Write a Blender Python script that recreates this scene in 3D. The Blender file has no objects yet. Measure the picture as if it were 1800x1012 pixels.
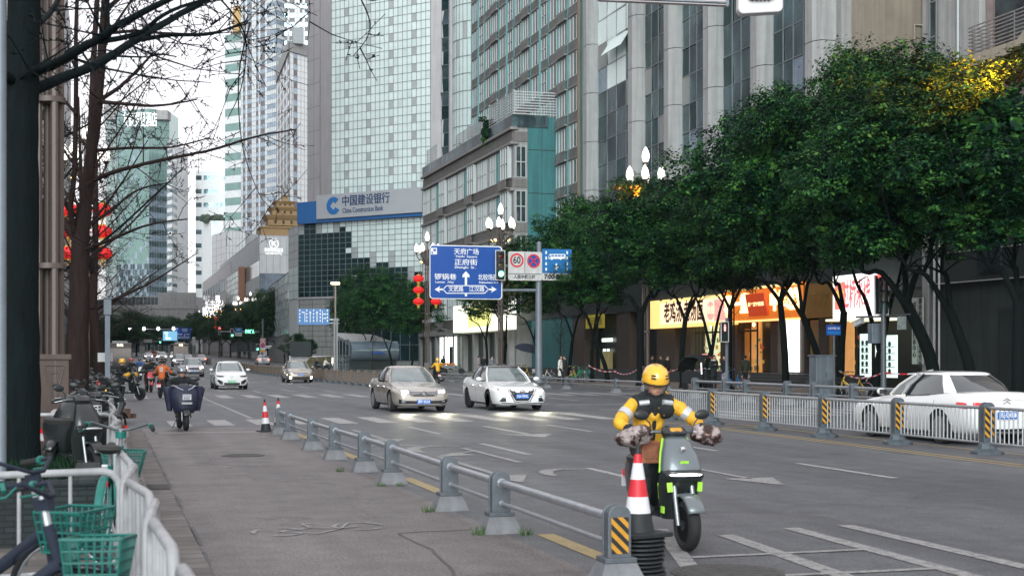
import bpy, bmesh, math, random
from mathutils import Vector, Matrix, Euler, noise
R=math.radians; PI=math.pi; V=Vector
sc=bpy.context.scene; COL=sc.collection
# ---------------- camera ----------------
CH=1.75; YAW=math.atan(715/2500.); FPX=2500.; HY=627.
cd=bpy.data.cameras.new('camera'); cam=bpy.data.objects.new('camera',cd); COL.objects.link(cam)
cam.location=(0,0,CH); cam.rotation_euler=(R(90),0,-YAW)
cd.sensor_width=36; cd.lens=50; cd.shift_y=(HY-506)/1800.; cd.clip_end=4000; cd.clip_start=.2
cd.dof.use_dof=True; cd.dof.focus_distance=42; cd.dof.aperture_fstop=4.0
sc.camera=cam
# ---------------- world, sun, exposure ----------------
w=bpy.data.worlds.new('World'); sc.world=w; w.use_nodes=True; nt=w.node_tree; nt.nodes.clear()
sky=nt.nodes.new('ShaderNodeTexSky'); sky.sky_type='NISHITA'; sky.sun_disc=False
SUN_EL=R(20); SUN_ROT=R(202)
sky.sun_elevation=SUN_EL; sky.sun_rotation=SUN_ROT
hs=nt.nodes.new('ShaderNodeHueSaturation'); hs.inputs['Saturation'].default_value=.35
b1=nt.nodes.new('ShaderNodeBackground'); b1.inputs[1].default_value=.05
tc=nt.nodes.new('ShaderNodeTexCoord'); nz=nt.nodes.new('ShaderNodeTexNoise'); nz.inputs['Scale'].default_value=2.2; nz.inputs['Detail'].default_value=5
cr=nt.nodes.new('ShaderNodeValToRGB'); cr.color_ramp.elements[0].position=.3; cr.color_ramp.elements[1].position=.75
cr.color_ramp.elements[0].color=(.77,.722,.755,1); cr.color_ramp.elements[1].color=(.84,.79,.82,1)
b2=nt.nodes.new('ShaderNodeBackground'); b2.inputs[1].default_value=.82
ad=nt.nodes.new('ShaderNodeAddShader'); wo=nt.nodes.new('ShaderNodeOutputWorld')
L=nt.links.new
L(sky.outputs[0],hs.inputs['Color']); L(hs.outputs[0],b1.inputs[0]); L(tc.outputs['Generated'],nz.inputs['Vector']); L(nz.outputs[0],cr.inputs[0]); L(cr.outputs[0],b2.inputs[0])
L(b1.outputs[0],ad.inputs[0]); L(b2.outputs[0],ad.inputs[1]); L(ad.outputs[0],wo.inputs[0])
sd=bpy.data.lights.new('sun','SUN'); sd.energy=1.9; sd.angle=R(35); sd.color=(.86,.98,1)
sun=bpy.data.objects.new('sun',sd); COL.objects.link(sun)
sun.rotation_euler=(R(90)-SUN_EL,0,R(180)-SUN_ROT)
sc.view_settings.view_transform='Standard'; sc.view_settings.look='None'; sc.view_settings.gamma=1; sc.view_settings.exposure=0.62
sc.cycles.use_denoising=True; sc.cycles.max_bounces=6; sc.cycles.diffuse_bounces=3; sc.cycles.glossy_bounces=3; sc.cycles.transparent_max_bounces=8
sc.cycles.sample_clamp_indirect=4
# ---------------- geometry of the view ----------------
CY,SY=math.cos(YAW),math.sin(YAW)
RT=(CY,-SY); FW=(SY,CY)
def gz(Y): return max(0,(Y-140))*.0085           # the avenue climbs gently in the distance
def PD(px,d):                                    # point at camera depth d on the column px
    a=(px-900)/FPX*d; return (a*RT[0]+d*FW[0], a*RT[1]+d*FW[1])
def kx(px): return (px-900)/FPX*RT[0]+FW[0]
def dX(px,X): return X/kx(px)                    # camera depth where column px meets the plane x=X
def YX(px,X): return PD(px,dX(px,X))[1]
def XY(px,Y):
    k=(px-900)/FPX; d=Y/(k*RT[1]+FW[1]); return PD(px,d)[0]
def dep(X,Y): return X*FW[0]+Y*FW[1]
def Z(py,X,Y): return CH+(HY-py)/FPX*dep(X,Y)
def PG(px,py,z=0):                               # ground point under a pixel
    d=FPX*(CH-z)/(py-HY); return PD(px,d)
def Zd(py,d): return CH+(HY-py)/FPX*d
rnd=random.Random(7)
# ---------------- mesh builder ----------------
class MB:
    def __init__(s): s.v=[]; s.f=[]; s.m=[]; s.cur=0; s.T=None
    def add(s,vs,fs,mi=None):
        n=len(s.v)
        if s.T is not None: vs=[s.T@V(p) for p in vs]
        s.v+=[tuple(p) for p in vs]; s.f+=[tuple(i+n for i in f) for f in fs]; s.m+=[s.cur if mi is None else mi]*len(fs); return s
    def bx(s,x0,x1,y0,y1,z0,z1,mi=None):
        return s.add([(x0,y0,z0),(x1,y0,z0),(x1,y1,z0),(x0,y1,z0),(x0,y0,z1),(x1,y0,z1),(x1,y1,z1),(x0,y1,z1)],
          [(3,2,1,0),(4,5,6,7),(0,1,5,4),(1,2,6,5),(2,3,7,6),(3,0,4,7)],mi)
    def box(s,c,sz,rot=None,mi=None):
        a,b,h=sz[0]/2,sz[1]/2,sz[2]/2
        ps=[V((x,y,z)) for z in(-h,h) for (x,y) in((-a,-b),(a,-b),(a,b),(-a,b))]
        if rot is not None:
            M=(Matrix.Rotation(rot,3,'Z') if isinstance(rot,(int,float)) else Euler(rot).to_matrix()); ps=[M@p for p in ps]
        c=V(c); return s.add([c+p for p in ps],[(3,2,1,0),(4,5,6,7),(0,1,5,4),(1,2,6,5),(2,3,7,6),(3,0,4,7)],mi)
    def quad(s,a,b,c,d,mi=None): return s.add([a,b,c,d],[(0,1,2,3)],mi)
    def tube(s,pts,rad,n=8,mi=None,cap=True,sq=None):
        pts=[V(p) for p in pts]; k=len(pts)
        if isinstance(rad,(int,float)): rad=[rad]*k
        t0=(pts[1]-pts[0]).normalized(); up=V((0,0,1)) if abs(t0.z)<.9 else V((1,0,0))
        a=t0.cross(up).normalized(); vs=[]; fs=[]
        for i,p in enumerate(pts):
            if i==0: t=t0
            elif i==k-1: t=(pts[i]-pts[i-1]).normalized()
            else:
                t=(pts[i+1]-pts[i]).normalized()+(pts[i]-pts[i-1]).normalized()
                t=t.normalized() if t.length>1e-6 else t0
            a=(a-t*a.dot(t)); a=a.normalized() if a.length>1e-6 else t.orthogonal().normalized()
            b=t.cross(a)
            for j in range(n):
                q=2*PI*(j+.5)/n
                x,y=math.cos(q),math.sin(q)
                if sq: x*=sq[0]; y*=sq[1]
                vs.append(p+(a*x+b*y)*rad[i])
        for i in range(k-1):
            for j in range(n):
                j2=(j+1)%n; fs.append((i*n+j,i*n+j2,(i+1)*n+j2,(i+1)*n+j))
        if cap: fs.append(tuple(range(n-1,-1,-1))); fs.append(tuple((k-1)*n+j for j in range(n)))
        return s.add(vs,fs,mi)
    def lathe(s,c,prof,n=16,mi=None,axis='z',sc_=(1,1)):
        c=V(c); vs=[]; fs=[]; k=len(prof)
        for (r,z) in prof:
            for j in range(n):
                q=2*PI*j/n; x,y=r*math.cos(q)*sc_[0],r*math.sin(q)*sc_[1]
                p=(x,y,z) if axis=='z' else ((z,x,y) if axis=='x' else (y,z,x))
                vs.append(c+V(p))
        for i in range(k-1):
            for j in range(n):
                j2=(j+1)%n; fs.append((i*n+j,i*n+j2,(i+1)*n+j2,(i+1)*n+j))
        if prof[0][0]>1e-5: fs.append(tuple(range(n-1,-1,-1)))
        if prof[-1][0]>1e-5: fs.append(tuple((k-1)*n+j for j in range(n)))
        return s.add(vs,fs,mi)
    def ell(s,c,r,n=12,m=8,mi=None,rot=None):
        c=V(c); M=Euler(rot).to_matrix() if rot is not None else Matrix.Identity(3); vs=[c+M@V((0,0,-r[2]))]; fs=[]
        for i in range(1,m):
            a=-PI/2+PI*i/m
            for j in range(n):
                q=2*PI*j/n; vs.append(c+M@V((r[0]*math.cos(a)*math.cos(q),r[1]*math.cos(a)*math.sin(q),r[2]*math.sin(a))))
        vs.append(c+M@V((0,0,r[2]))); e=len(vs)-1
        for j in range(n):
            j2=(j+1)%n; fs.append((0,1+j2,1+j)); fs.append((e,e-n+j,e-n+j2))
            for i in range(m-2): fs.append((1+i*n+j,1+i*n+j2,1+(i+1)*n+j2,1+(i+1)*n+j))
        return s.add(vs,fs,mi)
    def prism(s,poly,o,ax,ay,az,t,mi=None):       # polygon in the (ax,ay) plane, thickness t along az
        o,ax,ay,az=V(o),V(ax),V(ay),V(az); n=len(poly)
        a=[o+ax*x+ay*y for x,y in poly]; b=[p+az*t for p in a]
        return s.add(a+b,[tuple(range(n-1,-1,-1)),tuple(range(n,2*n))]+[(i,(i+1)%n,n+(i+1)%n,n+i) for i in range(n)],mi)
    def loft(s,secs,mi=None,cap=True,closed=True):
        n=len(secs[0]); vs=[p for q in secs for p in q]; fs=[]
        for i in range(len(secs)-1):
            for j in range(n if closed else n-1):
                j2=(j+1)%n; fs.append((i*n+j,i*n+j2,(i+1)*n+j2,(i+1)*n+j))
        if cap: fs.append(tuple(range(n-1,-1,-1))); fs.append(tuple((len(secs)-1)*n+j for j in range(n)))
        return s.add(vs,fs,mi)
    def mesh(s,name,mats,smooth=None,fix=False):
        me=bpy.data.meshes.new(name); me.from_pydata([tuple(p) for p in s.v],[],s.f)
        if not isinstance(mats,(list,tuple)): mats=[mats]
        for m in mats: me.materials.append(m)
        if len(mats)>1: me.polygons.foreach_set('material_index',s.m)
        if smooth:
            me.polygons.foreach_set('use_smooth',[True]*len(me.polygons)); me.set_sharp_from_angle(angle=R(smooth))
        if fix:
            bm=bmesh.new(); bm.from_mesh(me); bmesh.ops.recalc_face_normals(bm,faces=bm.faces); bm.to_mesh(me); bm.free()
        me.update(); return me
    def build(s,name,mats,parent=None,smooth=None,bevel=None,fix=False,label=None,kind=None,mods=None):
        me=s.mesh(name,mats,smooth,fix)
        o=bpy.data.objects.new(name,me); COL.objects.link(o)
        if bevel:
            b=o.modifiers.new('bevel','BEVEL'); b.width=bevel; b.segments=2; b.limit_method='ANGLE'; b.angle_limit=R(35)
        if parent is not None: o.parent=parent
        if label: o['label']=label
        if kind: o['kind']=kind
        return o
def tag(o,label=None,cat=None,group=None,kind=None):
    if label: o['label']=label
    if cat: o['category']=cat
    if group: o['group']=group
    if kind: o['kind']=kind
    return o
def thing(name,label,cat,loc=(0,0,0),rz=0,group=None):
    o=bpy.data.objects.new(name,None); COL.objects.link(o); o.empty_display_size=.1
    o.location=loc; o.rotation_euler=(0,0,rz); return tag(o,label,cat,group)
KIDS={}
def kids(o): return [c for c in bpy.data.objects if c.parent==o]
def dup(root,loc,rz=None,label=None,sc_=None):
    def rec(o,par):
        c=o.copy(); COL.objects.link(c)
        if par is not None: c.parent=par
        for ch in TREE.get(o.name,[]): rec(ch,c)
        return c
    TREE={}
    st=[root]
    while st:
        o=st.pop(); ks=list(o.children); TREE[o.name]=ks; st+=ks
    r=rec(root,None); r.location=loc
    if rz is not None: r.rotation_euler=(0,0,rz)
    if label: r['label']=label
    if sc_: r.scale=(sc_,sc_,sc_) if isinstance(sc_,(int,float)) else sc_
    return r
def apply_mods(o):
    dg=bpy.context.evaluated_depsgraph_get(); dg.update()
    me=bpy.data.meshes.new_from_object(o.evaluated_get(dg)); me.name=o.name
    o.modifiers.clear(); o.data=me; return o
def text_mesh(name,body,size,mat_,loc,u,up,parent=None,ext=.004,align='CENTER',bold=0,width=None,label=None,ss=1):
    """real lettering: u = reading direction, up = up direction, centred on loc"""
    c=bpy.data.curves.new('lettering','FONT'); c.body=body; c.size=size; c.extrude=ext; c.offset=bold; c.align_x=align; c.align_y='CENTER'; c.resolution_u=3
    t=bpy.data.objects.new('lettering',c); COL.objects.link(t)
    dg=bpy.context.evaluated_depsgraph_get(); me=bpy.data.meshes.new_from_object(t.evaluated_get(dg)); COL.objects.unlink(t); bpy.data.objects.remove(t); bpy.data.curves.remove(c)
    xs=[p.co.x for p in me.vertices]; k=1
    if width and xs: k=width/max(1e-6,max(xs)-min(xs))
    u=V(u).normalized(); up=V(up).normalized(); n=u.cross(up)
    M=Matrix(((u.x*k,up.x,n.x,loc[0]),(u.y*k,up.y,n.y,loc[1]),(u.z*k,up.z,n.z,loc[2]),(0,0,0,1)))
    me.transform(M); me.materials.clear(); me.materials.append(mat_); me.name=name
    o=bpy.data.objects.new(name,me); COL.objects.link(o)
    if parent is not None: o.parent=parent
    if label: o['label']=label
    return o
# ---------------- materials ----------------
MT={}
def mat(name,col,rough=.6,metal=0,var=.12,scale=3.,bump=0,bscale=None,emit=None,es=1.,spec=None,coat=0,trans=0,streak=0,alpha=None,ior=None,detail=6,col2=None,anis=None,sheen=0,coord='Object'):
    if name in MT: return MT[name]
    m=bpy.data.materials.new(name); m.use_nodes=True; nt=m.node_tree; N=nt.nodes; L=nt.links.new; b=N['Principled BSDF']
    b.inputs['Roughness'].default_value=rough; b.inputs['Metallic'].default_value=metal
    if spec is not None: b.inputs['Specular IOR Level'].default_value=spec
    if coat: b.inputs['Coat Weight'].default_value=coat; b.inputs['Coat Roughness'].default_value=.06
    if trans: b.inputs['Transmission Weight'].default_value=trans
    if ior: b.inputs['IOR'].default_value=ior
    if alpha is not None: b.inputs['Alpha'].default_value=alpha
    c=(*col,1); b.inputs['Base Color'].default_value=c
    if emit: b.inputs['Emission Color'].default_value=(*emit,1); b.inputs['Emission Strength'].default_value=es
    if var or bump:
        tc=N.new('ShaderNodeTexCoord'); nz=N.new('ShaderNodeTexNoise'); nz.inputs['Scale'].default_value=scale; nz.inputs['Detail'].default_value=detail; nz.inputs['Roughness'].default_value=.65
        mp=N.new('ShaderNodeMapping')
        if anis: mp.inputs['Scale'].default_value=anis
        L(tc.outputs[coord],mp.inputs['Vector']); L(mp.outputs[0],nz.inputs['Vector'])
        if var:
            r=N.new('ShaderNodeValToRGB'); r.color_ramp.elements[0].position=.3; r.color_ramp.elements[1].position=.7
            c2=col2 or tuple(min(1,x*(1+var)) for x in col)
            r.color_ramp.elements[0].color=(*[x*(1-var) for x in col],1); r.color_ramp.elements[1].color=(*c2,1)
            L(nz.outputs['Fac'],r.inputs[0]); out=r.outputs[0]
            if streak:
                n2=N.new('ShaderNodeTexNoise'); n2.inputs['Scale'].default_value=1.3; n2.inputs['Detail'].default_value=4; mp2=N.new('ShaderNodeMapping'); mp2.inputs['Scale'].default_value=(2.5,2.5,.12)
                L(tc.outputs[coord],mp2.inputs['Vector']); L(mp2.outputs[0],n2.inputs['Vector'])
                r2=N.new('ShaderNodeValToRGB'); r2.color_ramp.elements[0].position=.35; r2.color_ramp.elements[1].position=.6
                r2.color_ramp.elements[0].color=(1-streak,)*3+(1,); r2.color_ramp.elements[1].color=(1,1,1,1); L(n2.outputs['Fac'],r2.inputs[0])
                mx=N.new('ShaderNodeMix'); mx.data_type='RGBA'; mx.blend_type='MULTIPLY'; mx.inputs[0].default_value=1
                L(out,mx.inputs[6]); L(r2.outputs[0],mx.inputs[7]); out=mx.outputs[2]
            L(out,b.inputs['Base Color'])
            rr=N.new('ShaderNodeMapRange'); rr.inputs[3].default_value=max(0,rough-.08); rr.inputs[4].default_value=min(1,rough+.1); L(nz.outputs['Fac'],rr.inputs[0]); L(rr.outputs[0],b.inputs['Roughness'])
        if bump:
            n3=N.new('ShaderNodeTexNoise'); n3.inputs['Scale'].default_value=bscale or scale*6; n3.inputs['Detail'].default_value=4; L(mp.outputs[0],n3.inputs['Vector'])
            bp=N.new('ShaderNodeBump'); bp.inputs['Strength'].default_value=bump; bp.inputs['Distance'].default_value=.02; L(n3.outputs['Fac'],bp.inputs['Height']); L(bp.outputs[0],b.inputs['Normal'])
    MT[name]=m; return m
def glow(name,col,s):
    return mat(name,(.8,.8,.8),emit=col,es=s,var=0)
M_WHITE=mat('white paint',(.36,.37,.38),.45,var=.15,scale=8,streak=.3)
M_STEEL=mat('galvanised steel',(.36,.38,.40),.42,.75,var=.15,scale=9)
M_DARKST=mat('dark grey metal',(.10,.115,.125),.5,.4,var=.2,scale=9)
M_POLE=mat('warm grey pole paint',(.30,.245,.205),.5,.2,var=.15,scale=3,streak=.2)
M_GPOLE=mat('blue grey pole paint',(.17,.20,.23),.5,.3,var=.15,scale=3,streak=.2)
M_BLACK=mat('black plastic',(.010,.013,.014),.45,var=.2,scale=12)
M_RUB=mat('black rubber',(.009,.010,.011),.75,var=.25,scale=20,bump=.2)
M_YEL=mat('yellow reflective',(.50,.24,.02),.4,var=.1,scale=15)
M_CONC=mat('concrete',(.27,.265,.26),.85,var=.2,scale=4,bump=.3,streak=.25)
def explode(o,pad=.01):
    """one object per separate piece (pieces whose boxes touch stay together)"""
    me=o.data; n=len(me.vertices); par=list(range(n))
    def f(i):
        while par[i]!=i: par[i]=par[par[i]]; i=par[i]
        return i
    for p in me.polygons:
        a=f(p.vertices[0])
        for v in p.vertices[1:]: par[f(v)]=a
    isl={}
    for i in range(n): isl.setdefault(f(i),[]).append(i)
    ks=list(isl); bb=[]
    for k in ks:
        cs=[me.vertices[i].co for i in isl[k]]; bb.append(([min(c[j] for c in cs)-pad for j in range(3)],[max(c[j] for c in cs)+pad for j in range(3)]))
    g=list(range(len(ks)))
    def h(i):
        while g[i]!=i: i=g[i]
        return i
    for i in range(len(ks)):
        for j in range(i):
            if all(bb[i][0][q]<=bb[j][1][q] and bb[j][0][q]<=bb[i][1][q] for q in range(3)): g[h(i)]=h(j)
    cl={}
    for i,k in enumerate(ks): cl.setdefault(h(i),set()).update(isl[k])
    if len(cl)<2: return
    for vs in cl.values():
        m={v:i for i,v in enumerate(sorted(vs))}; ps=[p for p in me.polygons if p.vertices[0] in m]
        q=bpy.data.meshes.new(me.name); q.from_pydata([tuple(me.vertices[v].co) for v in sorted(vs)],[],[tuple(m[v] for v in p.vertices) for p in ps])
        for x in me.materials: q.materials.append(x)
        q.polygons.foreach_set('material_index',[p.material_index for p in ps]); q.polygons.foreach_set('use_smooth',[p.use_smooth for p in ps]); q.set_sharp_from_angle(angle=R(50))
        c=o.copy(); c.data=q; COL.objects.link(c)
    bpy.data.objects.remove(o)
# ================= GROUND, ROAD, MARKINGS =================
def asphalt(name,c1,c2,patch=.35):
    m=bpy.data.materials.new(name); m.use_nodes=True; nt=m.node_tree; N=nt.nodes; L=nt.links.new; b=N['Principled BSDF']
    tc=N.new('ShaderNodeTexCoord')
    def nz(s,d,anis=None,r=.6):
        n=N.new('ShaderNodeTexNoise'); n.inputs['Scale'].default_value=s; n.inputs['Detail'].default_value=d; n.inputs['Roughness'].default_value=r
        mp=N.new('ShaderNodeMapping')
        if anis: mp.inputs['Scale'].default_value=anis
        L(tc.outputs['Object'],mp.inputs[0]); L(mp.outputs[0],n.inputs['Vector']); return n
    def ramp(src,p0,p1,a,bb):
        r=N.new('ShaderNodeValToRGB'); r.color_ramp.elements[0].position=p0; r.color_ramp.elements[1].position=p1; r.color_ramp.elements[0].color=(*a,1); r.color_ramp.elements[1].color=(*bb,1); L(src,r.inputs[0]); return r.outputs[0]
    def mix(a,bb,mode,f=1):
        x=N.new('ShaderNodeMix'); x.data_type='RGBA'; x.blend_type=mode; x.inputs[0].default_value=f; L(a,x.inputs[6]); L(bb,x.inputs[7]); return x.outputs[2]
    base=ramp(nz(.22,8).outputs[0],.32,.68,c1,c2)
    fine=ramp(nz(38,3).outputs[0],.34,.66,(.52,.52,.53),(1.55,1.53,1.5))
    lane=ramp(nz(.9,4,(1,.03,1)).outputs[0],.35,.65,(.76,.76,.77),(1.14,1.14,1.13))
    mid=ramp(nz(2.6,8,None,.72).outputs[0],.34,.66,(.78,.78,.79),(1.14,1.13,1.12))
    col=mix(mix(mix(base,fine,'MULTIPLY'),lane,'MULTIPLY'),mid,'MULTIPLY')
    vo=N.new('ShaderNodeTexVoronoi'); vo.feature='DISTANCE_TO_EDGE'; vo.inputs['Scale'].default_value=.23
    n=nz(1.6,5); mp=N.new('ShaderNodeVectorMath'); mp.operation='MULTIPLY_ADD'; mp.inputs[1].default_value=(1.4,1.4,0); L(n.outputs['Color'],mp.inputs[0]); L(tc.outputs['Object'],mp.inputs[2]); L(mp.outputs[0],vo.inputs['Vector'])
    cr=ramp(vo.outputs['Distance'],.002,.010,(.45,.45,.45),(1,1,1))
    col=mix(col,cr,'MULTIPLY',patch)
    col=mix(col,ramp(nz(.55,3).outputs[0],.60,.70,(1,1,1),(.72,.72,.73)),'MULTIPLY')
    L(col,b.inputs['Base Color'])
    r=N.new('ShaderNodeMapRange'); r.inputs[3].default_value=.43; r.inputs[4].default_value=.74; L(nz(1.2,5).outputs[0],r.inputs[0]); L(r.outputs[0],b.inputs['Roughness'])
    bp=N.new('ShaderNodeBump'); bp.inputs['Strength'].default_value=.55; bp.inputs['Distance'].default_value=.012; L(nz(70,3).outputs[0],bp.inputs['Height']); L(bp.outputs[0],b.inputs['Normal'])
    return m
M_ROAD=asphalt('asphalt',(.078,.084,.093),(.108,.114,.124))
M_BIKE=asphalt('worn warm asphalt',(.118,.108,.107),(.160,.146,.144),.6)
def paving(name,c1,c2,bw,bh,mortar=.01):
    m=bpy.data.materials.new(name); m.use_nodes=True; nt=m.node_tree; N=nt.nodes; L=nt.links.new; b=N['Principled BSDF']
    tc=N.new('ShaderNodeTexCoord'); br=N.new('ShaderNodeTexBrick'); br.inputs['Scale'].default_value=1; br.inputs['Brick Width'].default_value=bw; br.inputs['Row Height'].default_value=bh; br.inputs['Mortar Size'].default_value=mortar
    br.inputs['Color1'].default_value=(*c1,1); br.inputs['Color2'].default_value=(*c2,1); br.inputs['Mortar'].default_value=(c1[0]*.35,c1[1]*.35,c1[2]*.35,1)
    L(tc.outputs['Object'],br.inputs['Vector']); nz=N.new('ShaderNodeTexNoise'); nz.inputs['Scale'].default_value=1.5; nz.inputs['Detail'].default_value=8; L(tc.outputs['Object'],nz.inputs['Vector'])
    r=N.new('ShaderNodeValToRGB'); r.color_ramp.elements[0].position=.3; r.color_ramp.elements[1].position=.7; r.color_ramp.elements[0].color=(.6,.6,.6,1); r.color_ramp.elements[1].color=(1.15,1.12,1.1,1); L(nz.outputs[0],r.inputs[0])
    x=N.new('ShaderNodeMix'); x.data_type='RGBA'; x.blend_type='MULTIPLY'; x.inputs[0].default_value=1; L(br.outputs[0],x.inputs[6]); L(r.outputs[0],x.inputs[7]); L(x.outputs[2],b.inputs['Base Color']); b.inputs['Roughness'].default_value=.8
    bp=N.new('ShaderNodeBump'); bp.inputs['Strength'].default_value=.5; bp.inputs['Distance'].default_value=.01; L(br.outputs['Fac'],bp.inputs['Height']); bp.invert=True; L(bp.outputs[0],b.inputs['Normal'])
    return m
M_PAVE=paving('paving slabs',(.14,.13,.12),(.17,.155,.145),.6,.3)
M_KERB=paving('kerb stone',(.15,.14,.135),(.185,.175,.165),.9,.3,.012)
M_GROUND=mat('far ground',(.12,.12,.12),.9,var=.2,scale=.1)
def struct(name,mb,m,smooth=None): return tag(mb.build(name,m,smooth=smooth),kind='structure')
mb=MB(); mb.quad((-1500,-300,-.06),(1500,-300,-.06),(1500,140,-.06),(-1500,140,-.06)); mb.quad((-1500,140,-.06),(1500,140,-.06),(1500,2500,gz(2500)-.06),(-1500,2500,gz(2500)-.06)); struct('ground',mb,M_GROUND)
def sheet(mb,x0,x1,y0,y1,z,mi=None):
    ys=[y0]+([140] if y0<140<y1 else [])+[y1]
    for a,b in zip(ys,ys[1:]): mb.quad((x0,a,gz(a)+z),(x1,a,gz(a)+z),(x1,b,gz(b)+z),(x0,b,gz(b)+z),mi)
mb=MB(); sheet(mb,3.8,27.2,-20,900,0); sheet(mb,27.2,90,171,188,0); sheet(mb,-1.0,3.8,36,900,0); sheet(mb,-60,-1.0,64,74,0); struct('road',mb,M_ROAD)
mb=MB(); sheet(mb,.84,3.8,-20,36,0); struct('bike_lane_path',mb,M_BIKE)
def raised(mb,x0,x1,y0,y1,z,h=.3):
    ys=[y0]+([140] if y0<140<y1 else [])+[y1]
    for a,b in zip(ys,ys[1:]):
        za,zb=gz(a)+z,gz(b)+z
        mb.add([(x0,a,za-h),(x1,a,za-h),(x1,b,zb-h),(x0,b,zb-h),(x0,a,za),(x1,a,za),(x1,b,zb),(x0,b,zb)],[(3,2,1,0),(4,5,6,7),(0,1,5,4),(1,2,6,5),(2,3,7,6),(3,0,4,7)])
mb=MB(); raised(mb,-14,.22,-20,64,.12); struct('pavement_west',mb,M_PAVE)
mb=MB(); raised(mb,-14,-.8,74,600,.12); struct('pavement_west_far',mb,M_PAVE)
mb=MB(); raised(mb,27.5,41,20,171,.12); struct('pavement_east',mb,M_PAVE)
mb=MB(); raised(mb,27.5,80,188,600,.12); struct('pavement_east_far',mb,M_PAVE)
mb=MB(); raised(mb,.225,.50,-20,64,.125,.3); sheet(mb,.503,.83,-20,36,.008); struct('kerb_west',mb,M_KERB)
mb=MB(); raised(mb,27.2,27.497,20,171,.13,.3); struct('kerb_east',mb,M_KERB)
mb=MB(); raised(mb,27.2,27.497,188,600,.13,.3); struct('kerb_east_far',mb,M_KERB)
def worn(name,col,thr=.42,a=.9):
    m=bpy.data.materials.new(name); m.use_nodes=True; nt=m.node_tree; N=nt.nodes; L=nt.links.new; b=N['Principled BSDF']
    tc=N.new('ShaderNodeTexCoord'); nz=N.new('ShaderNodeTexNoise'); nz.inputs['Scale'].default_value=9; nz.inputs['Detail'].default_value=8; nz.inputs['Roughness'].default_value=.75; L(tc.outputs['Object'],nz.inputs['Vector'])
    r=N.new('ShaderNodeValToRGB'); r.color_ramp.elements[0].position=thr-.1; r.color_ramp.elements[1].position=thr+.08
    r.color_ramp.elements[0].color=(.115,.11,.11,1); r.color_ramp.elements[1].color=(*col,1); L(nz.outputs[0],r.inputs[0])
    n2=N.new('ShaderNodeTexNoise'); n2.inputs['Scale'].default_value=60; L(tc.outputs['Object'],n2.inputs['Vector'])
    r2=N.new('ShaderNodeValToRGB'); r2.color_ramp.elements[0].position=.25; r2.color_ramp.elements[1].position=.6; r2.color_ramp.elements[0].color=(.5,.5,.5,1); r2.color_ramp.elements[1].color=(1,1,1,1); L(n2.outputs[0],r2.inputs[0])
    x=N.new('ShaderNodeMix'); x.data_type='RGBA'; x.blend_type='MULTIPLY'; x.inputs[0].default_value=a; L(r.outputs[0],x.inputs[6]); L(r2.outputs[0],x.inputs[7]); L(x.outputs[2],b.inputs['Base Color']); b.inputs['Roughness'].default_value=.6
    return m
M_PAINT=worn('white road paint',(.40,.395,.39),.44)
M_PAINTW=worn('faded road paint',(.33,.325,.32),.45)
M_PAINTY=worn('yellow road paint',(.38,.29,.13),.40)
zp=.005
mw=MB(); mf=MB(); my=MB()
def line(mb,x0,y0,x1,y1,wd,z=zp):
    d=V((x1-x0,y1-y0,0)).normalized(); n=V((-d.y,d.x,0))*wd/2
    mb.quad((x0-n.x,y0-n.y,gz(y0)+z),(x0+n.x,y0+n.y,gz(y0)+z),(x1+n.x,y1+n.y,gz(y1)+z),(x1-n.x,y1-n.y,gz(y1)+z))
def rect(mb,x0,x1,y0,y1,z=zp): sheet(mb,x0,x1,y0,y1,z)
for i in range(24):          # near crossing
    x=1.6+i*1.075
    if abs(x-14.9)<.7: continue
    if x<26: rect(mw,x,x+.52,36.6+.09*x*.9,39.6+.20*x*.9)
for i in range(21):          # far crossing
    x=1.2+i*1.18
    if x<26: rect(mw,x,x+.56,61.2,66.2)
rect(mw,.9,14.2,34.0+10,34.3+10) if False else None
rect(mf,1.2,3.5,33.4,33.8)
for X in (7.3,10.95):
    for y in ((31.5,35.0),(24.4,27.8),(18.2,21.2),(70,74),(80,84),(90,94),(100,104),(110,114)):
        rect(mw,X-.07,X+.07,*y)
rect(mw,7.2,7.34,68,69.2)
rect(mw,3.9,14.0,68.6,69.0)
for y in range(120,420,10):
    for X in (7.3,10.95): rect(mw,X-.07,X+.07,y,y+4)
for X in (18.2,21.6):
    for y in ((28,32),(22,26),(44,48),(54,58),(72,76),(84,88),(96,100)): rect(mw,X-.07,X+.07,*y)
    for y in range(108,420,12): rect(mw,X-.07,X+.07,y,y+5)
rect(mw,15.8,26.8,49.3,49.7); rect(mw,15.8,26.8,44.4,44.7)
rect(mw,3.95,4.05,41,60)
for y in ((11.2,13.4),(17.7,20.2),(24,27),(30,33)): rect(my,4.08,4.26,*y)
for X in (14.35,14.6,15.75):
    line(my,X-.5 if X<15 else X,12,X,33.8,.10)
for y in (32.2,33.9,35): line(my,14.2,y,15.8,y+.25,.16)
for X in (14.2,14.6): rect(my,X-.05,X+.05,70,200)
def GL(a,b,wd,mb=mf,z=zp+.001):
    p,q=PG(*a),PG(*b); line(mb,p[0],p[1],q[0],q[1],wd,z)
GL((1160,930),(1215,1000),.16); GL((1275,940),(1490,1015),.18); GL((1390,928),(1720,1016),.18); GL((1485,923),(1830,1003),.18)
GL((1215,980),(1520,966),.10,z=zp+.003); GL((1380,1012),(1650,999),.10,z=zp+.003)
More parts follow.
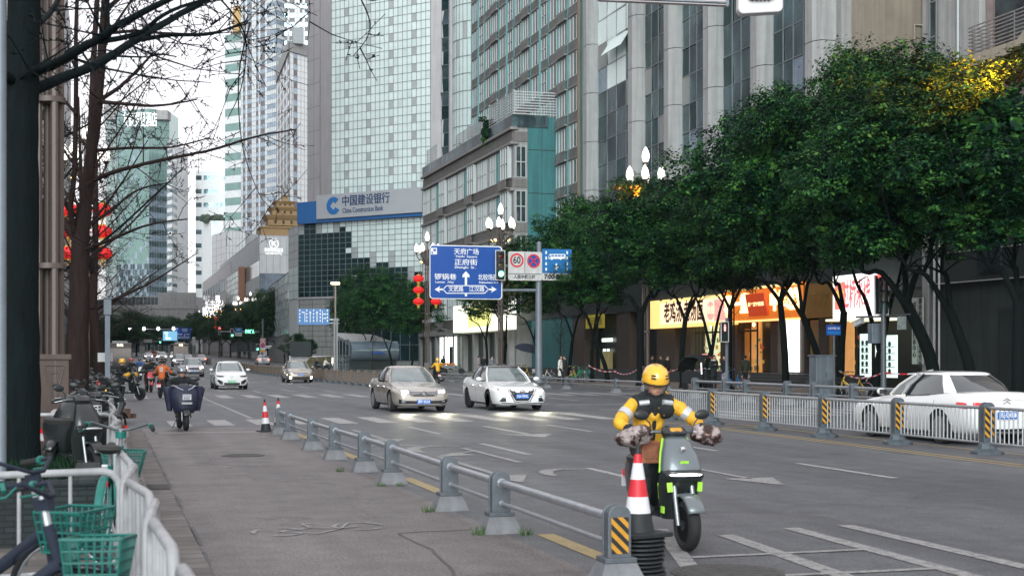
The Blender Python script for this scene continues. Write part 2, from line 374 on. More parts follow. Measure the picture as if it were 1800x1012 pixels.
def arrow(mb,cx,y0,y1,head='S',wd=.16,hd=.45,z=zp+.002):
    rect(mb,cx-wd/2,cx+wd/2,y0+1.1,y1,z)
    if 'S' in head: mb.add([(cx-hd,y0+1.2,z),(cx+hd,y0+1.2,z),(cx,y0,z)],[(0,2,1)])
    if 'T' in head:
        line(mb,cx,y1-.9,cx-.55,y1-1.6,wd,z+.0015); p=(cx-.55,y1-1.6)
        mb.add([(p[0]+.1,p[1]+.35,z),(p[0]+.3,p[1]-.35,z),(p[0]-.55,p[1]-.65,z)],[(0,1,2)])
arrow(mw,9.2,29.6,34.7,'S',.17,.55)
arrow(mf,5.7,28.6,33.8,'ST',.13,.45); arrow(mf,5.6,19.0,24.2,'S',.12,.4); arrow(mf,6.6,21.5,26.5,'T',.12,.4); arrow(mf,9.1,72,77,'S'); arrow(mf,5.7,72,77,'S')
arrow(mf,8.9,17.6,22.4,'ST',.12,.4)
def arc(mb,cx,cy,r,a0,a1,wd,z=zp+.002,sy=1.8):
    n=12
    ps=[(cx+r*math.cos(R(a0+(a1-a0)*i/n)),cy+sy*r*math.sin(R(a0+(a1-a0)*i/n))) for i in range(n+1)]
    for k,(p,q) in enumerate(zip(ps,ps[1:])): line(mb,p[0],p[1],q[0],q[1],wd*(.5+.5*math.sin(PI*(k+.5)/n)),z)
arc(mf,6.3,25.9,.75,60,200,.28); arc(mf,6.9,20.1,.55,60,190,.24); arc(mf,5.4,26.8,.6,20,150,.2)
def bikemark(cx,cy,s=1):
    for (x,y) in ((cx,cy+.55*s),(cx,cy-.55*s)):
        arc(mf,x,y,.30*s,0,360,.045,sy=1.0)
    for a,b in (((0,-.55),(0,.0)),((0,0),(.25,.2)),((.25,.2),(0,.55)),((0,-.55),(.3,-.2)),((.3,-.2),(.25,.25)),((.25,.2),(.42,.25)),((.3,-.2),(.42,-.25))):
        line(mf,cx+a[0]*s,cy+a[1]*s,cx+b[0]*s,cy+b[1]*s,.04,zp+.004)
for (px,py) in ((490,935),(630,925)):
    c=PG(px,py)
    for a in (10,130,250): arc(mf,c[0],c[1],.25,a,a+rnd.uniform(60,100),.05,sy=1.25)
for a,b in (((490,935),(545,928)),((545,928),(600,929)),((600,929),(560,938)),((560,938),(490,935)),((600,929),(630,925)),((545,928),(530,921)),((530,921),(560,920)),((600,929),(610,920)),((610,920),(650,918))): GL(a,b,.030,z=zp+.004)
c=PG(430,822); arc(mf,c[0],c[1],.3,0,180,.05,sy=1.2)
struct('road_marking_white',mw,M_PAINT); struct('road_marking_faded',mf,M_PAINTW); struct('road_marking_yellow',my,M_PAINTY)
M_TAR=mat('tar seam',(.045,.043,.042),.55,var=.2,scale=8)
mt=MB()
for pts in ([(700,937),(760,965),(800,1012)],[(372,805),(520,800)],[(372,805),(365,815),(470,820)],[(440,690),(470,700)],[(700,937),(830,930)]):
    for a,b in zip(pts,pts[1:]):
        p,q=PG(*a),PG(*b)
        n=max(2,int(V((p[0]-q[0],p[1]-q[1])).length/.25)); last=p
        for i in range(1,n+1):
            t=i/n; x=p[0]+(q[0]-p[0])*t+rnd.uniform(-.02,.02); y=p[1]+(q[1]-p[1])*t+rnd.uniform(-.03,.03)
            line(mt,last[0],last[1],x,y,.028,.004); last=(x,y)
for i in range(60):
    line(mt,.84+rnd.uniform(-.03,.03),6+i*.5,.84+rnd.uniform(-.03,.03),6+i*.5+.52,.035,.0045)
struct('road_tar_seams',mt,M_TAR)
M_IRON=mat('cast iron cover',(.075,.072,.07),.55,.3,var=.3,scale=20,bump=.4)
def manhole(x,y,r,lab):
    mb=MB(); mb.lathe((x,y,0),[(0,.001),(r*1.1,.001),(r*1.1,.009),(r,.009),(r,.013),(0,.013)],28)
    for i in range(-4,5):
        h=math.sqrt(max(0,(r*.9)**2-(i*r*.2)**2)); mb.bx(x-h,x+h,y+i*r*.2-.012,y+i*r*.2+.012,.012,.018)
    tag(mb.build('manhole_cover',M_IRON),lab,'manhole cover')
manhole(4.85,10.6,.42,'round iron manhole cover on the road just past the low rail end by the cone')
manhole(2.35,25.6,.35,'round iron manhole cover in the bike lane beside the low grey barrier')
p=PG(260,858);
mb=MB(); mb.bx(.52,.82,p[1]-.35,p[1]+.35,.009,.02)
for i in range(9): mb.bx(.53,.81,p[1]-.32+i*.075,p[1]-.29+i*.075,.021,.03)
tag(mb.build('drain_grate',M_IRON),'rusty slotted drain grate set in the gutter stones of the kerb','drain grate')
# ================= BUILDINGS =================
def glass(name,col,rough=.08,metal=.75,var=.35,scale=.35):
    """reflective facade glass, panes slightly out of true"""
    m=bpy.data.materials.new(name); m.use_nodes=True; nt=m.node_tree; N=nt.nodes; L=nt.links.new; b=N['Principled BSDF']
    b.inputs['Metallic'].default_value=metal; b.inputs['Roughness'].default_value=rough
    tc=N.new('ShaderNodeTexCoord'); nz=N.new('ShaderNodeTexNoise'); nz.inputs['Scale'].default_value=scale; nz.inputs['Detail'].default_value=5; L(tc.outputs['Object'],nz.inputs['Vector'])
    r=N.new('ShaderNodeValToRGB'); r.color_ramp.elements[0].position=.35; r.color_ramp.elements[1].position=.65
    r.color_ramp.elements[0].color=(*[c*(1-var) for c in col],1); r.color_ramp.elements[1].color=(*[min(1,c*(1+var*.6)) for c in col],1); L(nz.outputs[0],r.inputs[0]); L(r.outputs[0],b.inputs['Base Color'])
    n2=N.new('ShaderNodeTexNoise'); n2.inputs['Scale'].default_value=.8; n2.inputs['Detail'].default_value=2; L(tc.outputs['Object'],n2.inputs['Vector'])
    bp=N.new('ShaderNodeBump'); bp.inputs['Strength'].default_value=.25; bp.inputs['Distance'].default_value=.15; L(n2.outputs[0],bp.inputs['Height']); L(bp.outputs[0],b.inputs['Normal'])
    return m
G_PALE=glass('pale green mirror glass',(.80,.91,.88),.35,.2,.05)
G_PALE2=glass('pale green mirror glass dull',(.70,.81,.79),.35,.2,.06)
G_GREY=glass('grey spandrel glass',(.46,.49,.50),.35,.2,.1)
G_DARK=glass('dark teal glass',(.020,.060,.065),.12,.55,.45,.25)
G_DARK2=glass('dark reflective glass',(.10,.155,.17),.10,.7,.6,.3)
G_BLUE=glass('blue window glass',(.30,.38,.46),.15,.6,.3)
G_WIN=glass('window glass',(.045,.06,.065),.1,.3,.5,1.0)
G_GREEN=glass('green band glass',(.19,.32,.29),.2,.5,.12)
B_PALE=mat('pale tile cladding',(.60,.63,.64),.6,var=.06,scale=.6,streak=.12)
B_WHITE=mat('white tile cladding',(.66,.68,.68),.6,var=.05,scale=.6,streak=.1)
B_GREY=mat('grey stone cladding',(.27,.27,.265),.75,var=.1,scale=1.2,streak=.22)
B_LGREY=mat('light grey panel cladding',(.50,.48,.49),.5,.2,var=.07,scale=.5,streak=.12)
B_MULL=mat('mullion grey',(.22,.24,.25),.5,.4,var=.1)
B_TEAL=mat('teal painted wall',(.030,.145,.15),.7,var=.12,scale=1,streak=.25)
B_TEALP=mat('faded teal tile',(.13,.29,.30),.7,var=.12,scale=1,streak=.2)
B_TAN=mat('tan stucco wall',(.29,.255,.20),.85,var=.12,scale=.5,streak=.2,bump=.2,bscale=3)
B_TAND=mat('shaded tan stucco and brown pipe',(.19,.16,.125),.85,var=.15,scale=.5,streak=.2,bump=.2,bscale=3)
B_LOUV=mat('grey brown louvre metal',(.25,.235,.225),.6,.2,var=.15,scale=1,streak=.2)
B_DK=mat('dark stone wall',(.012,.020,.021),.6,var=.25,scale=.8,streak=.2)
B_GOLD=mat('gold tile roof',(.42,.27,.10),.6,var=.15,scale=2)
B_ROOF=mat('roof felt',(.16,.16,.165),.9,var=.2)
B_FRAME=mat('white window frame',(.40,.43,.43),.5,var=.05)
B_CURT=mat('pale curtain behind glass',(.24,.25,.24),.8,var=.2,scale=3,anis=(4,4,.3))
BZ=-.3
def basis(p0,p1):
    u=V((p1[0]-p0[0],p1[1]-p0[1],0)); w_=u.length; u/=w_; return u,w_,V((u.y,-u.x,0))   # outward normal to the right of p0->p1
def facade(parent,p0,p1,z0,z1,cols,rows,mats,pick,name='glass_curtain_wall',mull=.06,mdep=.05,mm=None,off=.02,jit=.0,vm=True,hm=True):
    """a face of panels between p0 and p1 with real mullions in front"""
    u,w_,n=basis(p0,p1); o=V((p0[0],p0[1],z0))+n*off; mb=MB(); cw=w_/cols; rh=(z1-z0)/rows if isinstance(rows,int) else None
    zs=[i*rh for i in range(rows+1)] if rh else [z-z0 for z in rows]
    for r in range(len(zs)-1):
        for c in range(cols):
            a=o+u*(c*cw); b=o+u*((c+1)*cw); j=[n*rnd.uniform(-jit,jit) for _ in range(3)];
            mi=pick(c,r)
            if mi is None: continue
            h0,h1=V((0,0,zs[r])),V((0,0,zs[r+1]))
            mb.add([a+h0+j[0],b+h0+j[1],b+h1+j[1]+(j[2]-j[0]),a+h1+j[2]],[(0,1,2,3)],mi)
    f=mb.build(name,mats,parent)
    if mull:
        mb=MB(); up=V((0,0,1))
        if vm:
            for c in range(cols+1):
                p=o+u*(c*cw); a=p-u*mull/2
                mb.prism([(0,0),(mull,0),(mull,zs[-1]),(0,zs[-1])],a,u,up,n,mdep)
        if hm:
            for z in zs:
                mb.prism([(0,-mull/2),(w_,-mull/2),(w_,mull/2),(0,mull/2)],o+up*z-n*0,u,up,n,mdep*.8)
        mb.build('mullion_grid',mm or B_MULL,parent)
    return f
def block(parent,name,poly,z0,z1,m,top=None,lab=None):
    mb=MB(); n=len(poly)
    mb.add([(x,y,z0) for x,y in poly]+[(x,y,z1) for x,y in poly],[tuple(range(n,2*n))]+[(i,(i+1)%n,n+(i+1)%n,n+i) for i in range(n)])
    mb.m[0]=1 if top else 0
    return mb.build(name,[m,top] if top else m,parent,fix=True,label=lab)
def window_mesh(w_,h,frame=.06,bars=(2,1),dep=.12,fm=None,gm=None,curtain=False):
    mb=MB();
    mb.bx(-w_/2,w_/2,-.01,.02,0,h,1)
    for i in range(bars[0]+1):
        x=-w_/2+w_*i/bars[0]; mb.bx(x-frame/2,x+frame/2,-dep,0,0,h,0)
    for j in range(bars[1]+1):
        z=h*j/bars[1]; mb.bx(-w_/2,w_/2,-dep*.8,-.005,max(0,z-frame/2)-(.0 if j else .03),min(h,z+frame/2)+.002,0)
    if curtain: mb.bx(-w_/2+frame,-w_/2+w_*.45,-.02,-.012,h*.02,h*.98,2)
    return mb.mesh('window',[fm or B_FRAME,gm or G_WIN,B_CURT])
def put_windows(parent,items,limit=100,name='window'):
    """items: (mesh, (x,y,z), outward-facing angle); the largest in view as parts, the rest one part"""
    items=sorted(items,key=lambda t:dep(t[1][0],t[1][1])+t[1][2]*.3)
    for me,p,rz in items[:limit]:
        o=bpy.data.objects.new(name,me); COL.objects.link(o); o.parent=parent; o.location=p; o.rotation_euler=(0,0,rz)
    if len(items)>limit:
        vs=[];fs=[];ms=[]
        for me,p,rz in items[limit:]:
            M=Matrix.Translation(p)@Matrix.Rotation(rz,4,'Z'); n=len(vs)
            vs+=[tuple(M@v.co) for v in me.vertices]; fs+=[tuple(i+n for i in q.vertices) for q in me.polygons]; ms+=[q.material_index for q in me.polygons]
        me2=bpy.data.meshes.new('distant_windows'); me2.from_pydata(vs,[],fs)
        for m in items[0][0].materials: me2.materials.append(m)
        me2.polygons.foreach_set('material_index',ms); o=bpy.data.objects.new('distant_windows',me2); COL.objects.link(o); o.parent=parent; o['kind']='stuff'
def ang(n): return math.atan2(n[1],n[0])+PI/2      # window meshes face -y
WEST=ang((-1,0)); SOUTH=ang((0,-1))
def slats(mb,p0,p1,z0,z1,n,t=.07,d=.08,off=.05,mi=None):
    u,w_,nn=basis(p0,p1); o=V((p0[0],p0[1],z0))+nn*off
    for i in range(n):
        z=(z1-z0)*(i+.5)/n; mb.prism([(0,z-t/2),(w_,z-t/2),(w_,z+t/2),(0,z+t/2)],o,u,V((0,0,1)),nn,d,mi)
# ---- bank: faceted podium, tower, sign -------------------------------------------------
UB=(-.835,.55)
def camp(x,d): return (x*RT[0]+d*FW[0],x*RT[1]+d*FW[1])
PBx,PBd=-12.1,195.
def bp(t,back=0):       # point on the bank's front line, t metres leftwards from the corner by the teal block
    return camp(PBx+UB[0]*t+UB[1]*-back*-1*0+(.55)*back, PBd+UB[1]*t+.835*back)
bank=thing('bank_building','mirror glass bank tower on a dark glass podium with a wide blue and silver sign','building',(*bp(11),0))
def loc(o,r):
    o.parent=r; o.matrix_parent_inverse=Matrix.Translation(-V(r.location)) ; return o
class Root:   # parts are written in world coordinates; this root stays at the origin-free transform
    pass
bank.location=(0,0,0)
P0=bp(22.8); P1=bp(-14)
ZT=21.3
block(bank,'podium',[P0,P1,bp(-14,25),bp(20,25)],BZ,ZT,B_GREY,B_ROOF)
darkset=set()
def podium_reflection(c,r):
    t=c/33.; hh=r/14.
    lim=[.93,.95,.93,.93,.84,.84,.93,.9,.82,.55,.5,.5,.43,.36,.36,.43,.30,.3,.22]  # stepped skyline reflection put into the panel colours
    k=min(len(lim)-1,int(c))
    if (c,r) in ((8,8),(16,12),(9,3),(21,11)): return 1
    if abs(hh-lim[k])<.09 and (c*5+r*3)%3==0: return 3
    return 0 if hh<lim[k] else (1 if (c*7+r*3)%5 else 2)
facade(bank,P0,P1,10.4,ZT-.25,33,14,[G_DARK,G_PALE,G_PALE2,G_GREY],podium_reflection,jit=.012,mull=.07)
u_,w0,nb=basis(P0,P1)
mb=MB(); mb.prism([(0,0),(w0,0),(w0,.35),(0,.35)],V((*P0,ZT-.2)),u_,V((0,0,1)),nb,.18); mb.prism([(0,0),(w0,0),(w0,.22),(0,.22)],V((*P0,10.16)),u_,V((0,0,1)),nb,.25); mb.build('cornice',B_LGREY,bank)
facade(bank,bp(22.6),bp(12.4),3.2,10.1,4,9,[B_GREY],lambda c,r:0,name='stone_cladding',mull=.05,mdep=.02,mm=B_DK,off=.05)
facade(bank,bp(12.2),bp(-14),1.2,10.1,16,4,[G_DARK],lambda c,r:0,name='shop_glazing',mull=.08,off=.05)
facade(bank,bp(12.1),bp(8.6),1.2,10.1,2,6,[G_DARK2],lambda c,r:0,name='lobby_glazing',mull=.08,off=.12)
C1=camp((508-900)/2500*214,214); block(bank,'chamfer_wall',[C1,P0,bp(20,6),camp((512-900)/2500*220,222)],BZ,ZT-.3,B_PALE,B_ROOF)
facade(bank,C1,P0,10.3,ZT-.4,2,9,[G_PALE2,B_PALE],lambda c,r:(1 if r>3 else 0),mull=.05,off=.04,name='chamfer_cladding')
C2=camp((472-900)/2500*262,262)
block(bank,'wing',[C2,C1,camp((512-900)/2500*222,224),camp((500-900)/2500*262,268)],BZ,14.6,B_GREY,B_ROOF)
facade(bank,C2,C1,5.2,14.4,26,7,[G_DARK2,G_GREY],lambda c,r:(1 if (c+r*2)%9==0 else 0),mull=.05,off=.05,jit=.02,name='wing_glazing')
mb=MB()
for i in range(7):
    p=V((*C2,6.2))*(1-i/9.)+V((*C1,6.2))*(i/9.); mb.prism([(0,0),(1.3,0),(1.3,1.7),(0,1.7)],p,(V(C1+(0,))-V(C2+(0,))).normalized(),V((-.3,-.3,.9)).normalized(),V((-.5,-.5,0)),.05)
mb.build('open_window_vent',G_GREY,bank)
TL,TR=bp(18.2,2.0),bp(.3,2.0)
block(bank,'tower',[TL,TR,bp(-3,2.5),bp(-3,22),bp(18.2,22)],ZT,78,B_LGREY,B_ROOF)
def tpick(c,r):
    a=c%5
    if r%2==1 and a in(0,1) and (c//5*3+r//2)%1==0: return 2 if True else 0
    return 0 if (c*13+r*7)%11 else 1
NCt=25
facade(bank,TL,TR,ZT+.2,77.8,22,48,[G_PALE,G_PALE2,G_GREY],lambda c,r: 2 if (r%2==1 and (c+2)%5 in (0,1)) and (c%5!=4) else (0 if (c*13+r*7)%11 else 1),mull=.055,jit=.006,mdep=.06)
p_a=camp((541-900)/2500*214,214); p_b=camp((563-900)/2500*211,211)
block(bank,'tower_pier',[p_a,p_b,bp(18.0,2.4),bp(18.5,16)],ZT-.1,78,B_LGREY,B_ROOF)
facade(bank,p_a,p_b,ZT,77.9,2,16,[B_LGREY],lambda c,r:0,name='pier_cladding',mull=.06,mdep=.02,mm=B_MULL,off=.03)
mb=MB(); cc=bp(-6.2,6.0); rr=4.6
angs=[i for i in range(0,25)]
ring=[(cc[0]+rr*math.cos(R(150+i*9)),cc[1]+rr*math.sin(R(150+i*9))) for i in range(26)]
for r in range(24):
    for i in range(25):
        a,b=ring[i],ring[i+1]; z0_,z1_=ZT+r*2.36,ZT+(r+1)*2.36
        mb.add([(*a,z0_),(*b,z0_),(*b,z1_),(*a,z1_)],[(0,1,2,3)],1 if (i*5+r*3)%13==0 else 0)
mb.build('rounded_glass_corner',[G_PALE2,G_GREY],bank)
mb=MB()
for r in range(25):
    z=ZT+r*2.36
    for i in range(25):
        a,b=V((*ring[i],z)),V((*ring[i+1],z)); a=a+(a-V((*cc,z)))*.008; b=b+(b-V((*cc,z)))*.008; mb.tube([a,b],.05,4,cap=False)
for i in range(0,26): p=V(ring[i]); c2=V(cc); q=c2+(p-c2)*1.008; mb.tube([(q.x,q.y,ZT),(q.x,q.y,78)],.04,4,cap=False)
mb.build('corner_mullions',B_MULL,bank)
facade(bank,bp(-.2,2.3),bp(-2.6,2.3),ZT,77.5,2,30,[G_DARK,G_DARK2],lambda c,r:(c+r)%2,name='dark_glass_recess',mull=.05,jit=.03)
M_SIGNB=mat('blue sign band',(.025,.13,.36),.4,var=.05); M_SIGNS=mat('silver sign panel',(.50,.52,.55),.35,.3,var=.04,scale=.5)
SGL,SGR=bp(22.2,-.5),bp(-.2,-.5); us,ws,ns=basis(SGL,SGR); up=V((0,0,1))
o=V((*SGL,ZT-.2)); mb=MB(); mb.prism([(0,0),(ws+2,0),(ws+2,3.1),(0,3.1)],o-up*.1,us,up,ns,.5); mb.build('sign_band',M_SIGNB,bank)
mb=MB(); mb.prism([(4.0,.35),(ws+2.2,.35),(ws+2.2,3.75),(4.0,3.75)],o+ns*.505,us,up,ns,.35); mb.build('sign_board',M_SIGNS,bank)
M_NAVY=mat('navy lettering',(.03,.06,.14),.5,var=0); M_BLUEL=mat('blue emblem',(.02,.15,.42),.4,var=0)
fo=o+ns*.87
text_mesh('sign_lettering','中国建设银行',1.6,M_NAVY,fo+us*13.05+up*2.55,us,up,bank,bold=.025,width=8.5,ext=.03)
text_mesh('sign_lettering','China Construction Bank',1.0,M_NAVY,fo+us*12.5+up*1.25,us,up,bank,width=7.3,ext=.03,bold=.008)
mb=MB(); cx_,cz_=7.2,2.1
outer=[(cx_+1.25*math.cos(R(a)),cz_+1.25*math.sin(R(a))) for a in range(38,331,8)]; inner=[(cx_+.15+.62*math.cos(R(a)),cz_+.62*math.sin(R(a))) for a in range(320,44,-10)]
dm=[(cx_+.15,cz_-.62),(cx_-.45,cz_),(cx_+.15,cz_+.62),(cx_+.55,cz_+.25)]
ar=[38,75,110,150,190,230,270,300,330]
def ringpt(a): return (cx_+1.25*math.cos(R(a)),cz_+1.25*math.sin(R(a)))
def sqpt(a):
    x,y=math.cos(R(a)),math.sin(R(a)); k=.62/(abs(x)+abs(y)); return (cx_+x*k,cz_+y*k)
aa=list(range(42,331,12))
for a,b in zip(aa,aa[1:]): mb.prism([ringpt(a),ringpt(b),sqpt(b),sqpt(a)],fo,us,up,ns,.05)
mb.build('emblem',M_BLUEL,bank)
# ---- teal office block: low balcony wing and tall wing -------------------------------
YA,YB=YX(903,38),YX(745,38); M_SLAT=mat('pale grey slat',(.42,.43,.43),.5,.2,var=.1)
tl=thing('office_block_low','four storey grey and teal corner block with louvred balconies and a slatted roof screen','building')
block(tl,'wall',[(38,YA),(42.25,YA),(42.25,YB),(38,YB)],BZ,25,B_GREY,B_ROOF)
mb=MB(); mb.prism([(0,0),(2.85,0),(2.85,20.4),(0,20.4)],V((39.4,YA,4.6)),V((1,0,0)),V((0,0,1)),V((0,-1,0)),.12)
for z in (9.2,13.4,17.6,21.8): mb.bx(39.4,42.25,YA-.155,YA-.12,z,z+.05,1)
for x in (40.8,): mb.bx(x,x+.03,YA-.15,YA-.12,4.6,25,1)
mb.build('teal_end_wall',[B_TEAL,B_DK],tl)
mbd=MB(); mled=MB(); items=[]
fl=[4.7,9.3,13.6,17.9]; Lw=YB-YA
wm1=window_mesh(2.1,3.0,.09,(3,2),.12,curtain=True); wm2=window_mesh(1.1,3.0,.09,(2,2),.12); wm3=window_mesh(2.6,3.1,.1,(3,2),.14,curtain=True)
bayw=Lw/9.
for k,z in enumerate(fl):
    top=z+4.3
    slats(mbd,(38,YB),(38,YA),z+.25,z+1.15,6,.09,.1,.04)
    mled.bx(37.62,38.02,YA-.2,YB,z-.08,z+.18); mled.bx(37.8,38.02,YA,YB,z+1.15,z+1.24)
    slats(mbd,(38,YA-.125),(39.3,YA-.125),z+.25,z+1.15,6,.09,.06,.01)
    for b in range(9):
        y=YA+bayw*(b+.5)
        if b%3==0:     # projecting bay
            mled.bx(37.35,38.0,y-1.5,y+1.5,z+.2,z+.28); slats(mbd,(37.4,y+1.45),(37.4,y-1.45),z+.3,z+1.15,6,.09,.05,0)
            items.append((wm3,(37.75,y,z+1.22),WEST))
            mled.bx(37.7,38.0,y-1.42,y-1.32,z+1.25,top-.02,1); mled.bx(37.7,38.0,y+1.32,y+1.42,z+1.25,top-.02,1)
        elif b%3==1:
            items.append((wm1,(37.95,y+.5,z+1.25),WEST)); mled.bx(37.88,38.0,y-1.5,y-.7,z+1.25,top-.02,2)
        else:
            items.append((wm2,(37.95,y-1.0,z+1.25),WEST)); items.append((wm1,(37.93,y+.85,z+1.25),WEST))
        mled.bx(37.8,38.0,y+bayw/2-.12,y+bayw/2+.12,z+1.2,top-.05,0)
items+=[(window_mesh(1.0,3.0,.08,(2,2),.08),(38.7,YA-.04,z+1.22),SOUTH) for z in fl]
mled.bx(37.6,38.35,YA-.3,YB,22.3,22.55); slats(mbd,(38,YB),(38,YA),22.6,23.6,6,.1,.12,.04); slats(mbd,(38,YA-.125),(39.3,YA-.125),22.6,23.6,6,.1,.06,.01); mled.bx(37.55,38.3,YA-.35,YB,23.7,23.95)
mbd.build('louvre_band',B_LOUV,tl); mled.build('ledge',[B_LOUV,B_FRAME,B_TEALP],tl); put_windows(tl,items)
mb=MB(); mb.bx(37.8,37.84,YA-.2,YB,24.0,25.15); mb.bx(37.8,41.4,YA-.24,YA-.2,24.0,25.15); mb.build('glass_parapet',G_DARK2,tl)
mb=MB()
def screen(mb,x,y0,y1,z0,z1,n,x2=None):
    for i in range(n):
        z=z0+(z1-z0)*i/n; mb.bx(x,x+.06,y0,y1,z,z+.10)
        if x2: mb.bx(x+.06,x2,y0-.06,y0,z,z+.10)
    k=int((y1-y0)/3)
    for i in range(k+1): y=y0+(y1-y0)*i/max(1,k); mb.bx(x+.06,x+.14,y-.05+.06,y+.11,24,z1)
screen(mb,37.9,YA-.2,YA+9,25.2,27.6,9,42.2); screen(mb,38.3,YA+11,YA+25,25.0,27.0,8); screen(mb,38.3,YB-6,YB-.3,25.0,27.4,9)
explode(mb.build('roof_screen',M_SLAT,tl),.2)
mb=MB()
for i in range(10): y=YA+Lw*i/9.; mb.bx(37.4,38.0,y-.35,y+.35,0,4.3)
mb.bx(37.3,38.0,YA,YB,4.2,4.62); explode(mb.build('shop_pillar',B_GREY,tl),-.01)
M_SHOPD=mat('dark shop interior',(.012,.018,.018),.4,var=.3,scale=1);
mb=MB(); mb.quad((37.9,YB,0),(37.9,YA,0),(37.9,YA,4.2),(37.9,YB,4.2)); mb.build('shopfront',M_SHOPD,tl)
M_LITW=glow('lit shop window',(.95,1,.92),1.6)
y0,y1=YX(803,37.5),YX(774,37.5); mb=MB(); mb.bx(37.45,37.5,min(y0,y1),max(y0,y1),.5,4.0,0); mb.bx(37.40,37.45,(y0+y1)/2-.1,(y0+y1)/2+.1,.5,4.0,1); mb.bx(37.38,37.44,(y0+y1)/2-2.2,(y0+y1)/2-1,.5,2.9,1); mb.build('lit_entrance',[M_LITW,B_DK],tl)
ya,yb=YX(895,36.6),YX(803,36.6)
M_SGW=glow('lit cream sign panel',(.92,.95,.70),.85); M_SGY=glow('lit yellow sign panel',(.72,.72,.03),.85)
mb=MB(); mb.bx(36.2,37.3,ya,yb,4.35,7.2,0); mb.build('lit_sign_board',[M_SGW],tl)
ym,yn=YX(863,36.1),YX(822,36.1); mb=MB(); mb.bx(36.12,36.19,ym,yn,4.8,6.9); mb.build('lit_sign_panel',M_SGY,tl)
M_INK=mat('dark sign ink',(.05,.05,.03),.6,var=0)
text_mesh('sign_lettering','有食鲜馄饨',1.2,M_INK,(36.1,(ym+yn)/2,5.85),(0,-1,0),(0,0,1),tl,bold=.01,width=yn-ym-1)
# ---- tall teal block -----------------------------------------------------------------
YC,YD=YX(1019,42.3),YX(831,42.3)
tt=thing('office_block_tall','tall faded teal office block with grey louvred balconies behind the low corner block','building')
block(tt,'wall',[(42.3,YC),(60,YC),(60,YD),(42.3,YD)],BZ,72,B_TEALP,B_ROOF)
items=[]; mbd=MB(); led=MB()
n=13; bw=(YD-YC)/n
ws_=[window_mesh(bw*.78,2.2,.08,(3,1),.1,curtain=True),window_mesh(bw*.62,2.2,.08,(2,1),.1,curtain=True),window_mesh(bw*.55,2.2,.07,(2,2),.1)]
for k in range(20):
    z=3.6+k*3.35
    for b in range(n):
        y=YC+bw*(b+.5); t=b%4
        if t==3: items.append((ws_[2],(42.24,y,z+1.0),WEST)); wd=bw*.6
        else: items.append((ws_[0] if t==1 else ws_[1],(42.24,y,z+1.0),WEST)); wd=bw*.9
        prj=.34 if t==1 else .12
        led.bx(42.3-prj-.1,42.3,y-wd/2,y+wd/2,z-.05,z+.1)
        slats(mbd,(42.3-prj,y+wd/2),(42.3-prj,y-wd/2),z+.12,z+1.0,5,.10,.06,0)
        led.bx(42.1,42.3,y+bw/2-.12,y+bw/2+.12,z-.05,z+3.3,1)
mbd.build('louvre_band',B_LOUV,tt); led.build('balcony_ledge',[B_LOUV,B_TEALP],tt); put_windows(tt,items)
mb=MB(); mb.bx(42.0,42.28,YC-.35,YC-.05,4,72); mb.build('downpipe',B_TAND,tt)
# ---- round pale tower behind ---------------------------------------------------------
d=205; c=PD(812,d); rt=thing('round_tower','smooth pale round tower with faint horizontal joints behind the teal block','building')
mb=MB(); mb.lathe((*c,0),[(3.4,BZ),(3.4,82),(0,82)],40); mb.build('shaft',B_PALE,rt,smooth=40)
mb=MB()
for k in range(60): mb.lathe((*c,0),[(3.405,1.5+k*1.35),(3.42,1.5+k*1.35),(3.42,1.54+k*1.35),(3.405,1.54+k*1.35)],40)
mb.build('joint_line',B_LGREY,rt)
c=PD(793,198); mb=MB(); mb.box((*c,11),(1.8,1.8,22.3),.2); mb.box((*c,23.5),(1.9,1.9,3),.2); mb.build('roof_plant_room',B_LGREY,rt)
# ---- pilaster office building --------------------------------------------------------
po=thing('pilaster_office','grey office building of tall stone pilasters with dark glass bays and open vents','building')
XP=42.0; YE,YF=YX(1455,XP),YX(1021,XP)
block(po,'wall',[(XP+.9,YE),(62,YE),(62,YF),(XP+.9,YF)],BZ,64,B_GREY,B_ROOF)
pil=[1034,1114,1178,1248,1333,1430]; hw=[.75,.85,.9,.95,1.05,1.15]
pil_y=[YX(p,XP-.1) for p in pil]
B_PIL=mat('pilaster stone',(.31,.315,.31),.8,var=.08,scale=1.5,streak=.22,bump=.25,bscale=14)
for k,y in enumerate(pil_y):
    mb=MB(); h=1.02
    z=8; i=0
    while z<64:
        z2=min(64,z+4.35)
        mb.add([(XP+.9,y-h,z),(XP-.1,y-h,z),(XP-.45,y-h*.45,z),(XP-.45,y+h*.45,z),(XP-.1,y+h,z),(XP+.9,y+h,z),(XP+.9,y-h,z2-.05),(XP-.1,y-h,z2-.05),(XP-.45,y-h*.45,z2-.05),(XP-.45,y+h*.45,z2-.05),(XP-.1,y+h,z2-.05),(XP+.9,y+h,z2-.05)],
          [(j,j+1,j+7,j+6) for j in range(5)]+[tuple(range(6,12)),tuple(range(5,-1,-1))])
        z=z2
    mb.bx(XP-.05,XP+.88,y-h+.03,y+h-.03,8,64,1)
    mb.build('pilaster',[B_PIL,B_DK],po,fix=True)
ys=[YE+.4]+sorted(pil_y)+[YF]
pairs=[(sorted(pil_y)[i],sorted(pil_y)[i+1]) for i in range(5)]
vents=MB()
